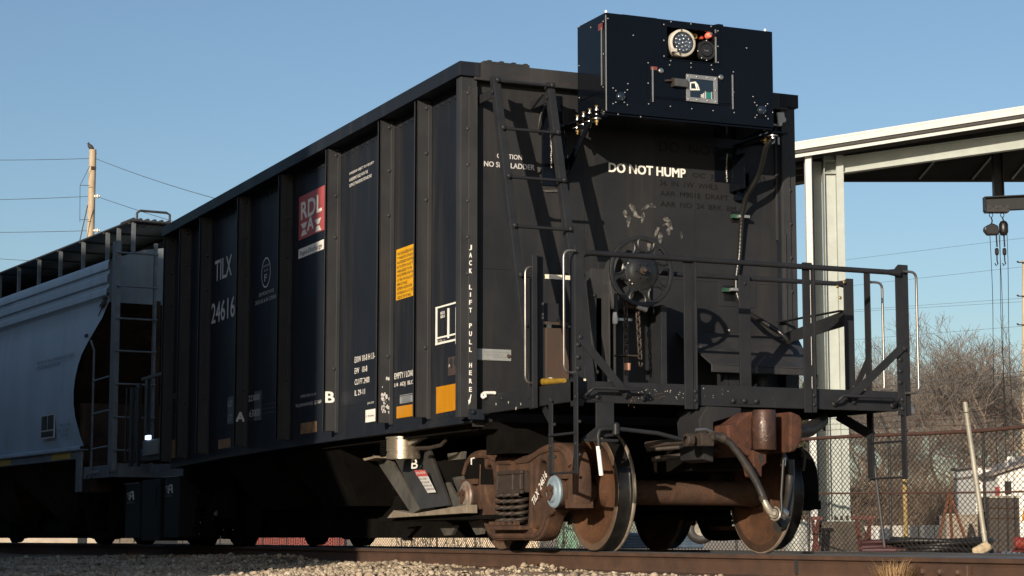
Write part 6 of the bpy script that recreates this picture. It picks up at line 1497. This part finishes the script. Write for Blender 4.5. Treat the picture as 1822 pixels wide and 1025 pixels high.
m = MB(); m.lathe((a.x, a.y, GZ+.35), HR, [(-.3, .001), (-.3, .16), (.3, .16), (.3, .001)], 14); m.box(a.x-.3, a.x+.4, a.y-.2, a.y+.2, GZ+.14, GZ+.19); m.build("tank", mat("cart_red", (.30, .04, .025), (.25, .03, .02), .45), rc)
m = MB(); m.tube([a+Vector((-.1, 0, .25)), a+Vector((0, 0, .65)), a+Vector((.05, 0, .9))], .03, 6); m.build("handle", YELR, rc)
m = MB()
for s_ in (-.2, .25): m.lathe((a.x+s_, a.y-.2, GZ+.11), HF, [(0, .001), (0, .11), (.07, .11), (.07, .001)], 14)
build_each(m, "wheel", RUBBER, rc)
p = D(1736, 860, 64); hs_ = thing("pale_hut", "small pale hut wall seen between the brush and the white shed", "hut", (p.x, p.y, GZ))
m = MB(); m.prism([Vector((p.x, p.y, GZ)), Vector((p.x, p.y, GZ))+HR*.9, Vector((p.x, p.y, p.z+.35))+HR*.9, Vector((p.x, p.y, p.z+.5))], HF*3); m.build("wall", SHD, hs_)
m = MB(); m.prism([Vector((p.x, p.y, p.z+.5))+HR*-.1, Vector((p.x, p.y, p.z+.35))+HR*1.0, Vector((p.x, p.y, p.z+.42))+HR*1.0, Vector((p.x, p.y, p.z+.57))+HR*-.1], HF*3.2); m.build("roof", SRF, hs_)
# pale cylinders and barrels
for i, (px, py, d, r_, h_, lab, col) in enumerate(((1571, 935, 60, .28, .75, "white drum standing behind the black leaning pipe", (.62, .62, .60)), (1640, 938, 66, .5, .6, "dark slate grey tank low behind the hose pile", (.13, .14, .17)), (1420, 938, 56, .38, .95, "pale round drum between the wheel and the red saw horse", (.45, .46, .42)))):
    a = D(px, py, d); dr = thing("drum", lab, "drum", (a.x, a.y, GZ)); m = MB(); m.lathe((a.x, a.y, GZ), (0, 0, 1), [(0, .001), (0, r_), (h_*.33, r_), (h_*.34, r_*1.03), (h_*.36, r_), (h_*.66, r_), (h_*.67, r_*1.03), (h_*.69, r_), (h_, r_), (h_, r_*.9), (h_-.02, .001)], 20); m.build("barrel", mat("drum_%d" % i, col, tuple(c*.8 for c in col), .5), dr, smooth=35)
    m = MB(); m.cyl((a.x+r_*.5, a.y, GZ+h_-.02), (a.x+r_*.5, a.y, GZ+h_+.03), .05); m.build("bung", ZINC, dr)
# old tyre and blue pipes seen below the axle
p = D(1247, 941, 44); ty = thing("old_tyre", "worn tractor tyre with pale hub seen under the car axle behind the fence", "tyre", (p.x, p.y, GZ))
m = MB(); m.lathe((p.x, p.y, p.z), (-HF), [(-.10, .15), (-.12, .22), (-.10, .30), (-.04, .33), (.04, .33), (.10, .30), (.12, .22), (.10, .15)], 36); m.build("tread", RUBBER, ty, smooth=60)
m = MB(); m.lathe((p.x, p.y, p.z), (-HF), [(-.05, .001), (-.05, .15), (.08, .17), (.10, .15), (.05, .05), (.06, .001)], 24); m.build("rim", mat("tyre_hub", (.40, .36, .29), (.26, .23, .19), .7, scale=20), ty)
bpz = thing("pipe_stack", "shaded blue grey pipes stacked low under the axle behind the fence", "pipes", tuple(D(1180, 975, 46)))
m = MB()
for k in range(5):
    a = D(1105+k*3, 972-k*5, 46); b = D(1250-k*4, 972-k*5, 47); m.tube([a, b], .055, 8)
build_each(m, "pipe", mat("pipe_blue", (.10, .14, .19), (.07, .10, .14), .5), bpz, smooth=50)
p = D(1012, 938, 70); gb = thing("green_bin", "mint green bin behind the fence between the truck and front wheel", "bin", (p.x, p.y, GZ)); m = MB(); m.hexa([Vector((p.x, p.y, GZ))+HR*a+HF*b+Vector((0, 0, c)) for c, s_ in ((0, .34), (.85, .42)) for a, b in ((-s_, -s_), (s_, -s_), (s_, s_), (-s_, s_))]); m.build("body", mat("mint", (.22, .42, .30), (.17, .34, .24), .5), gb); m = MB(); m.bar(Vector((p.x, p.y, GZ+.89))-HR*.45, Vector((p.x, p.y, GZ+.89))+HR*.45, .9, .06); m.build("lid", mat("mint2", (.18, .36, .26), (.15, .3, .21), .5), gb)
# tan block building and red container under the black car
TAN = mat("tan_block", (.69, .56, .41), (.64, .52, .375), .85, scale=.5, detail=4)
def long_building(px0, px1, ptop, d, mm, name, lab, cat, roofm, deep=12, win=0):
    a, b = D(px0, ptop, d), D(px1, ptop, d); zt = a.z; t = thing(name, lab, cat, ((a.x+b.x)/2, (a.y+b.y)/2, GZ))
    m = MB(); c = [a, b, b+HF*deep, a+HF*deep]; m.add([Vector((p.x, p.y, GZ)) for p in c]+[Vector((p.x, p.y, zt)) for p in c], [(0, 1, 2, 3), (4, 5, 6, 7), (0, 1, 5, 4), (1, 2, 6, 5), (2, 3, 7, 6), (3, 0, 4, 7)]); w_ = m.build("wall", mm, t)
    m = MB(); m.prism([Vector((a.x, a.y, zt+.01))-HF*.3-HR*.3, Vector((b.x, b.y, zt+.01))-HF*.3+HR*.3, Vector((b.x, b.y, zt+.16))-HF*.3+HR*.3, Vector((a.x, a.y, zt+.16))-HF*.3-HR*.3], HF*(deep+.6)); m.build("roof", roofm, t)
    for k in range(win):
        q = a.lerp(b, (k+.5)/win); m = MB(); m.bar(Vector((q.x, q.y, GZ+1.5))-HF*.03-HR*.6, Vector((q.x, q.y, GZ+1.5))-HF*.03+HR*.6, .06, 1.0); f_ = m.build("window", OFFW, t); m = MB(); m.bar(Vector((q.x, q.y, GZ+1.5))-HF*.07-HR*.5, Vector((q.x, q.y, GZ+1.5))-HF*.07+HR*.5, .03, .85); m.build("pane", GLASS, f_)
    return t
long_building(655, 960, 900, 95, TAN, "block_building", "low tan block building seen under the black car beyond the fence", "building", SRF, 12, 4)
long_building(-260, 262, 905, 150, mat("pale_siding", (.42, .36, .29), (.33, .27, .21), .8, scale=1.2), "siding_building", "long pale sided building low beyond the grey hopper car wheels", "building", SRF, 14, 9)
# red corrugated container
a, b = D(440, 915, 118), D(612, 915, 118); rc_ = thing("red_container", "red corrugated container seen below the black car between its wheels", "container", ((a.x+b.x)/2, (a.y+b.y)/2, GZ))
m = MB(); n = 42; P1 = []
for i in range(n*4+1):
    t = i/(n*4); P1.append(a.lerp(b, t)+HF*(.05*(1 if (i % 4) in (1, 2) else -1)))
for p, q in zip(P1, P1[1:]): m.quad(Vector((p.x, p.y, GZ)), Vector((q.x, q.y, GZ)), Vector((q.x, q.y, a.z)), Vector((p.x, p.y, a.z)))
m.build("corrugated_wall", mat("container_red", (.42, .10, .08), (.36, .085, .07), .6, scale=2), rc_)
m = MB(); m.prism([P1[0]+HF*.1, P1[-1]+HF*.1, P1[-1]+HF*2.4, P1[0]+HF*2.4], (0, 0, .1)); m.prism([Vector((a.x, a.y, GZ))+HF*.1, Vector((b.x, b.y, GZ))+HF*.1, b+HF*.1, a+HF*.1], HF*2.3); m.build("box", mat("container_red", (.3, .05, .04)), rc_)

# ---- bare trees
BARK = mat("bark_pale", (.27, .195, .145), (.165, .12, .09), .85, scale=1.5); TWIG = mat("twigs", (.185, .155, .132), (.125, .105, .09), .85, scale=.6)  # one pale bark tone for all trunks and limbs
class Segs:
    def __init__(s): s.v = []; s.f = []
    def seg(s, p, q, r0, r1, n=3):
        d = (q-p).normalized(); x, y, _ = frame_mat(d); o = len(s.v)
        for c, r in ((p, r0), (q, r1)):
            for k in range(n): a = 2*math.pi*k/n; s.v.append(tuple(c+x*(r*math.cos(a))+y*(r*math.sin(a))))
        for k in range(n): s.f.append((o+k, o+(k+1) % n, o+n+(k+1) % n, o+n+k))
def grow(seed, H, spread, depth=7, lean=0, tw=.010):
    rr = random.Random(seed); T, C_ = Segs(), Segs()
    def rec(p, d, L, r, lv):
        k = 3 if lv < 3 else 2; q = p; r0 = r
        for i in range(k):
            d = (d+Vector((rr.gauss(0, .13), rr.gauss(0, .13), rr.gauss(0, .08)+.02))).normalized(); nq = q+d*(L/k); r1 = max(tw, r0*.88)
            (T if lv < 4 else C_).seg(q, nq, r0, r1, 6 if lv < 2 else (4 if lv < 4 else 3)); q = nq; r0 = r1
            if lv >= 2 and i < k-1 and rr.random() < .48: side(q, d, L*.62, r0*.55, lv+1)
        if lv >= depth: return
        nb = 2 if rr.random() < .66 else 3
        for b in range(nb): side(q, d, L*rr.uniform(.66, .86), r0*rr.uniform(.62, .8), lv+1, b, nb)
    def side(q, d, L, r, lv, b=0, nb=1):
        if lv > depth: return
        ang = rr.uniform(.25, .75)*spread; az = rr.uniform(0, 6.28) if nb == 1 else b*6.28/nb+rr.uniform(-.6, .6); x, y, z = frame_mat(d)
        nd = (z*math.cos(ang)+(x*math.cos(az)+y*math.sin(az))*math.sin(ang)+Vector((0, 0, .10))).normalized(); rec(q, nd, L, max(tw, r), lv)
    rec(Vector((0, 0, -.3)), Vector((lean, 0, 1)).normalized(), H*.24, H*.022, 0)
    return T, C_
def tree_proto(seed, H, spread, depth, lab, tw):
    T, C_ = grow(seed, H, spread, depth, tw=tw); t = thing("bare_tree", lab, "tree"); MB().add(T.v, T.f).build("trunk", BARK, t); MB().add(C_.v, C_.f).build("crown", TWIG, t); return t
TP = [tree_proto(33, 13, 1.0, 8, "", .0088), tree_proto(18, 13, 1.0, 8, "", .0088), tree_proto(22, 13, 1.0, 8, "", .0088)]
TREES = [  # px of trunk, depth, scale, proto, turn, label
 (1632, 108, .93, 0, .3, "round crowned bare tree rising highest left of the hoist ropes"),
 (1815, 100, .98, 1, 1.9, "wide bare tree with curved limbs directly behind the hoist ropes"),
 (1860, 104, 1.0, 2, .8, "bare tree beside the thin pale utility pole right of the hoists"),
 (1562, 118, 1.02, 2, 4.0, "bare tree seen between the right platform posts"),
 (1520, 126, .98, 0, 2.2, "small bare tree just right of the beige crane column"),
 (1418, 120, 1.0, 1, 3.1, "bare tree peeking out between the end sheet and the crane shelter"),
 (1720, 135, 1.15, 2, 5.7, "hazy bare tree behind the leaning galvanised post"),
 (1690, 96, .55, 2, 1.1, "low bare tree over the orange tripod frame"),
 (1745, 94, .50, 0, 3.6, "low twiggy bare tree above the stone pallet"),
 (1575, 98, .52, 1, .2, "low bare tree over the black leaning pipe")]
for i, (px, d, s_, k, rz, lab) in enumerate(TREES):
    p = D(px, 955, d)
    t = TP[k] if i in (0, 1, 2) else copy_tree(TP[k]); t.location = (p.x, p.y, GZ); t.scale = (s_, s_, s_); t.rotation_euler = (0, 0, rz); t['label'] = lab; t['group'] = "bare trees beyond the yard"
for i, (px, d, s_, k, rz) in enumerate(((1532, 150, .84, 1, .9), (1583, 158, .9, 2, 2.2), (1628, 146, .82, 0, 3.9), (1676, 160, .92, 1, 5.0), (1735, 150, .86, 0, .6), (1790, 156, .92, 2, 1.5), (1835, 148, .88, 1, 2.7))):
    p = D(px, 955, d); t = copy_tree(TP[k]); t.location = (p.x, p.y, GZ); s_ *= 1.3; t.scale = (s_, s_, s_); t.rotation_euler = (0, 0, rz); t['label'] = "hazy bare tree in the farthest row beyond the brush"; t['group'] = "far row of bare trees"
# tangled brush: one mass nobody could count
BRS = mat("brush", (.175, .130, .095), (.095, .070, .053), .9, scale=.5); S_ = Segs(); rr = random.Random(77)
for k in range(15000):
    px = rr.uniform(1395, 1910); d = rr.uniform(66, 100); p = D(px, 955, d); p.z = GZ+rr.uniform(0, .6); h = rr.uniform(.6, 3.0)*(1 if d > 74 else .55)*(.75+.5*math.sin(px*.021+d*.2)**2); o = Vector((rr.gauss(0, .30), rr.gauss(0, .30), 1))*h
    q = p+o*.5+Vector((rr.gauss(0, .1), rr.gauss(0, .1), 0)); e = p+o+Vector((rr.gauss(0, .25)*h, rr.gauss(0, .25)*h, -abs(rr.gauss(0, .3))*h))
    S_.seg(p, q, .014, .011); S_.seg(q, e, .011, .008)
    if rr.random() < .6: S_.seg(q, q+Vector((rr.gauss(0, .5), rr.gauss(0, .5), rr.uniform(.1, .9)))*h*.45, .009, .007)
bo = MB().add(S_.v, S_.f).build("brush_thicket", BRS); tag(bo, "tangled brown leafless brush filling the ground behind the yard", "brush"); bo['kind'] = 'stuff'
# earth bank behind the brush
BANK = mat("leaf_litter_bank", (.17, .115, .08), (.09, .062, .045), .95, scale=1.2, detail=10, bump=.5, bscale=6)
m = MB(); vs, fs = [], []; nx = 70
for j, (dd, h) in enumerate(((92, -.1), (98, .7), (106, 1.7), (118, 2.6), (150, 3.2))):
    for i in range(nx+1): px = 1380+i*9; p = D(px, 955, dd); vs.append((p.x, p.y, GZ+h*(.8+.25*math.sin(i*.45+j)+.12*math.sin(i*1.7))))
for j in range(4):
    for i in range(nx): fs.append((j*(nx+1)+i, j*(nx+1)+i+1, (j+1)*(nx+1)+i+1, (j+1)*(nx+1)+i))
struct(m.add(vs, fs).build("bank", BANK, smooth=180))
# dark weeds at the fence foot under the car
WD = mat("weed_stems", (.10, .085, .065), (.06, .05, .04), .9)
for i, (px, lab) in enumerate(((745, "thin dark weed sprays at the fence foot left of the near truck"), (838, "spiky dark weeds at the fence foot under the truck spring"), (985, "tall dark weed stalks behind the gap before the front wheel"))):
    S_ = Segs(); p = S(px, 975, FX-.5); p.z = -.4
    for k in range(45):
        b_ = p+Vector((rr.gauss(0, .4), rr.gauss(0, 1.0), 0)); h = rr.uniform(.3, 1.2); e = b_+Vector((rr.gauss(0, .3), rr.gauss(0, .45), 1))*h; S_.seg(b_, b_.lerp(e, .5)+Vector((0, rr.gauss(0, .05), 0)), .012, .01); S_.seg(b_.lerp(e, .5), e, .01, .006)
    tag(MB().add(S_.v, S_.f).build("weeds", WD), lab, "weeds", "weeds along the fence")
# juniper
def evergreen(px, d, H, W_, lab, seed):
    p = D(px, 955, d); t = thing("juniper_tree", lab, "tree", (p.x, p.y, GZ)); rr = random.Random(seed)
    m = MB(); m.tube([(p.x, p.y, GZ-.2), (p.x, p.y, GZ+H*.8)], [.16, .04], 8); m.build("trunk", BARK, t)
    vs, fs = [], []
    for k in range(9000):
        z = rr.random()**.8; r = W_*(1-z)**.65*(.72+.25*math.sin(z*23+seed)+.0)*rr.random()**.4; a = rr.uniform(0, 6.28); r *= .8+.3*math.sin(a*5+z*12); c = Vector((p.x+r*math.cos(a), p.y+r*math.sin(a), GZ+.2+z*H)); s_ = rr.uniform(.06, .15)
        d1 = Vector((rr.gauss(0, 1), rr.gauss(0, 1), rr.gauss(.6, .8))).normalized()*s_; d2 = Vector((rr.gauss(0, 1), rr.gauss(0, 1), rr.gauss(0, 1))).normalized()*s_*.4; o = len(vs); vs += [tuple(c-d2), tuple(c+d1), tuple(c+d2)]; fs.append((o, o+1, o+2))
    MB().add(vs, fs).build("foliage", mat("juniper_green", (.075, .085, .030), (.035, .045, .018), .8, scale=1.5), t)
evergreen(1437, 70, 5.6, 1.5, "dark green juniper tree between the coupler and the crane column", 2)
evergreen(1399, 74, 5.0, 1.6, "olive green juniper seen under the sloped hood beside the end sheet", 5)

# ---- utility poles, wires, bird
POLE = mat("pole_wood", (.52, .42, .30), (.36, .28, .19), .85, scale=3, stretch=(3, 3, .25), speck=((.12, .09, .06), 9, .64, .72))
PORC = mat("porcelain", (.70, .68, .64), (.6, .58, .55), .35); LINE = mat("power_wire", (.07, .07, .075), (.05, .05, .05), .6)
a, b = D(161, 425, 83), D(165.3, 266, 83); dz = (b-a)/(b.z-a.z); g = a+dz*(GZ-a.z)
pole = thing("utility_pole", "sunlit weathered wooden utility pole with a bird on top behind the grey hopper car", "utility pole", tuple(g))
MB().tube([g, b], [.20, .145], 14).build("pole_shaft", POLE, pole, smooth=60)
m = MB()
for px, py in ((170, 349.5), (170, 410.5)): c = D(px, py, 83)-HF*.05; m.lathe(c, HR, [(-.12, .03), (.0, .05), (.02, .09), (.06, .05), (.08, .09), (.13, .09), (.15, .05), (.2, .04)], 12)
build_each(m, "insulator", PORC, pole, smooth=50)
m = MB(); m.tube([D(160.5, 283, 83), D(171, 283, 83)], .03, 6); m.box(*(lambda c: (c.x-.1, c.x+.1, c.y-.2, c.y-.14, c.z-.06, c.z+.06))(D(165, 300, 83))); m.build("hardware", CHAINM, pole)
m = MB(); m.tube([D(160, 295, 82.7), D(142.5, 330, 82.7), D(142, 395, 82.7)], .012, 4); m.tube([D(160, 330, 82.7), D(142.5, 330, 82.7)], .012, 4); m.tube([D(158, 391, 82.7), D(143, 391, 82.7)], .012, 4); m.tube([D(156, 365, 82.5), D(141.5, 430, 82.5)], .022, 4); build_each(m, "guy_wire", LINE, pole)
bc = D(162, 262.5, 83); m = MB(); m.lathe(bc, (.75*HR+Vector((0, 0, -.9))).normalized(), [(-.20, .001), (-.17, .05), (-.10, .085), (.02, .10), (.12, .07), (.22, .03), (.34, .02), (.36, .001)], 12)
hd = bc+Vector((0, 0, .17))-HR*.10; m.dome(hd-Vector((0, 0, .05)), (0, 0, 1), .05, .10); m.cyl(hd, hd-HR*.10-Vector((0, 0, .01)), .018, .004, 6); m.cyl(bc-Vector((0, 0, .05)), bc-Vector((0, 0, .18)), .01, .01, 5)
tag(m.build("bird", mat("bird_dark", (.04, .035, .035), (.03, .027, .027), .8), None, smooth=60), "small dark bird perched on top of the utility pole", "bird")
def wire(pts, d0, d1, lab, r=.011, sag=0, grp="overhead wires"):
    n = 24; (x0, y0), (x1, y1) = pts; a, b = D(x0, y0, d0), D(x1, y1, d1); P_ = []
    for i in range(n+1): t = i/n; p = a.lerp(b, t); p.z -= sag*4*t*(1-t); P_.append(p)
    tag(MB().tube(P_, r, 4).build("power_line", LINE), lab, "power line", grp)
wire(((-300, 275), (160, 282)), 95, 83, "top wire running left from the utility pole", sag=.15); wire(((-300, 356), (160, 349.5)), 95, 83, "middle wire running left from the utility pole", sag=.1); wire(((-300, 409), (160, 410.5)), 95, 83, "lowest wire running left from the utility pole", sag=.1)
wire(((-300, 442), (150, 470)), 105, 96, "low wire just above the roofwalk left of the utility pole")
wire(((171, 282.5), (620, 406)), 83, 62, "top wire sloping right from the utility pole to behind the black car", sag=.25); wire(((172, 349.5), (640, 480)), 83, 62, "middle wire sloping right from the utility pole", sag=.15); wire(((172, 410.5), (520, 520)), 83, 66, "lowest wire sloping right from the utility pole")
for (y0, y1, lab) in ((463, 414, "highest thin wire crossing the sky below the crane beam"), (510, 466, "second thin wire, meeting the top of the right hand pole"), (553, 525, "faint third wire crossing right of the platform post"), (556, 532, "wire ending at the middle bracket of the right hand pole"), (606, 574, "lowest thin wire above the bare trees")): wire(((1500, y0), (1900, y1)), 150, 128, lab, .009, grp="thin wires right of the car")
for k, (y0, y1) in enumerate(((696, 652), (703, 660), (712, 676))): wire(((1500, y0), (1900, y1)), 90, 80, ("upper", "middle", "lower")[k]+" pale cable strung low across the bare trees", .012, grp="low cables before the trees")
g = D(1822, 955, 128); t_ = D(1822, 463, 128); p2 = thing("utility_pole", "thin pale utility pole with crossarms beyond the bare trees", "utility pole", (g.x, g.y, GZ)); MB().tube([(g.x, g.y, GZ), (t_.x, t_.y, t_.z)], [.17, .12], 10).build("pole_shaft", POLE, p2, smooth=60)
m = MB()
for y in (467, 527, 578): c = D(1822, y, 127.8); m.tube([c-HR*.40, c+HR*.40], .04, 6); m.lathe(c-HR*.40, (0, 0, 1), [(0, .03), (.04, .07), (.08, .07), (.1, .02)], 8)
m.build("insulator", CHAINM, p2)

# ---- warehouse left of the camera that throws the shade over the left half
WHW = mat("warehouse_siding", (.10, .10, .10), (.075, .075, .075), .6, scale=1, stretch=(1, 1, .2)); t0_ = 17.0
cx_, cy_ = -1.46-math.sin(SUN_AZ)*t0_, 4.09-math.cos(SUN_AZ)*t0_
wh_ = thing("warehouse", "long dark grey ribbed metal warehouse shading the far half of the train", "warehouse", (cx_-8, cy_+14, GZ))
m = MB(); m.box(cx_-16, cx_, cy_, cy_+95, GZ, 8.7)  # unseen; length beyond the shadow added to darken the car side's reflection
for i in range(189): m.box(cx_+.0005, cx_+.03, cy_+.25+i*.5, cy_+.31+i*.5, GZ, 8.6)
m.build("wall", WHW, wh_)
m = MB(); m.prism([(cx_+.02, cy_-.02, 8.7), (cx_-16.02, cy_-.02, 8.7), (cx_-8, cy_-.02, 9.9)], (0, 95.04, 0)); m.build("roof", SRF, wh_)
m = MB(); m.box(cx_+.031, cx_+.08, cy_+5, cy_+9, GZ, 4.2); m.build("door", mat("warehouse_door", (.30, .28, .25)), wh_)
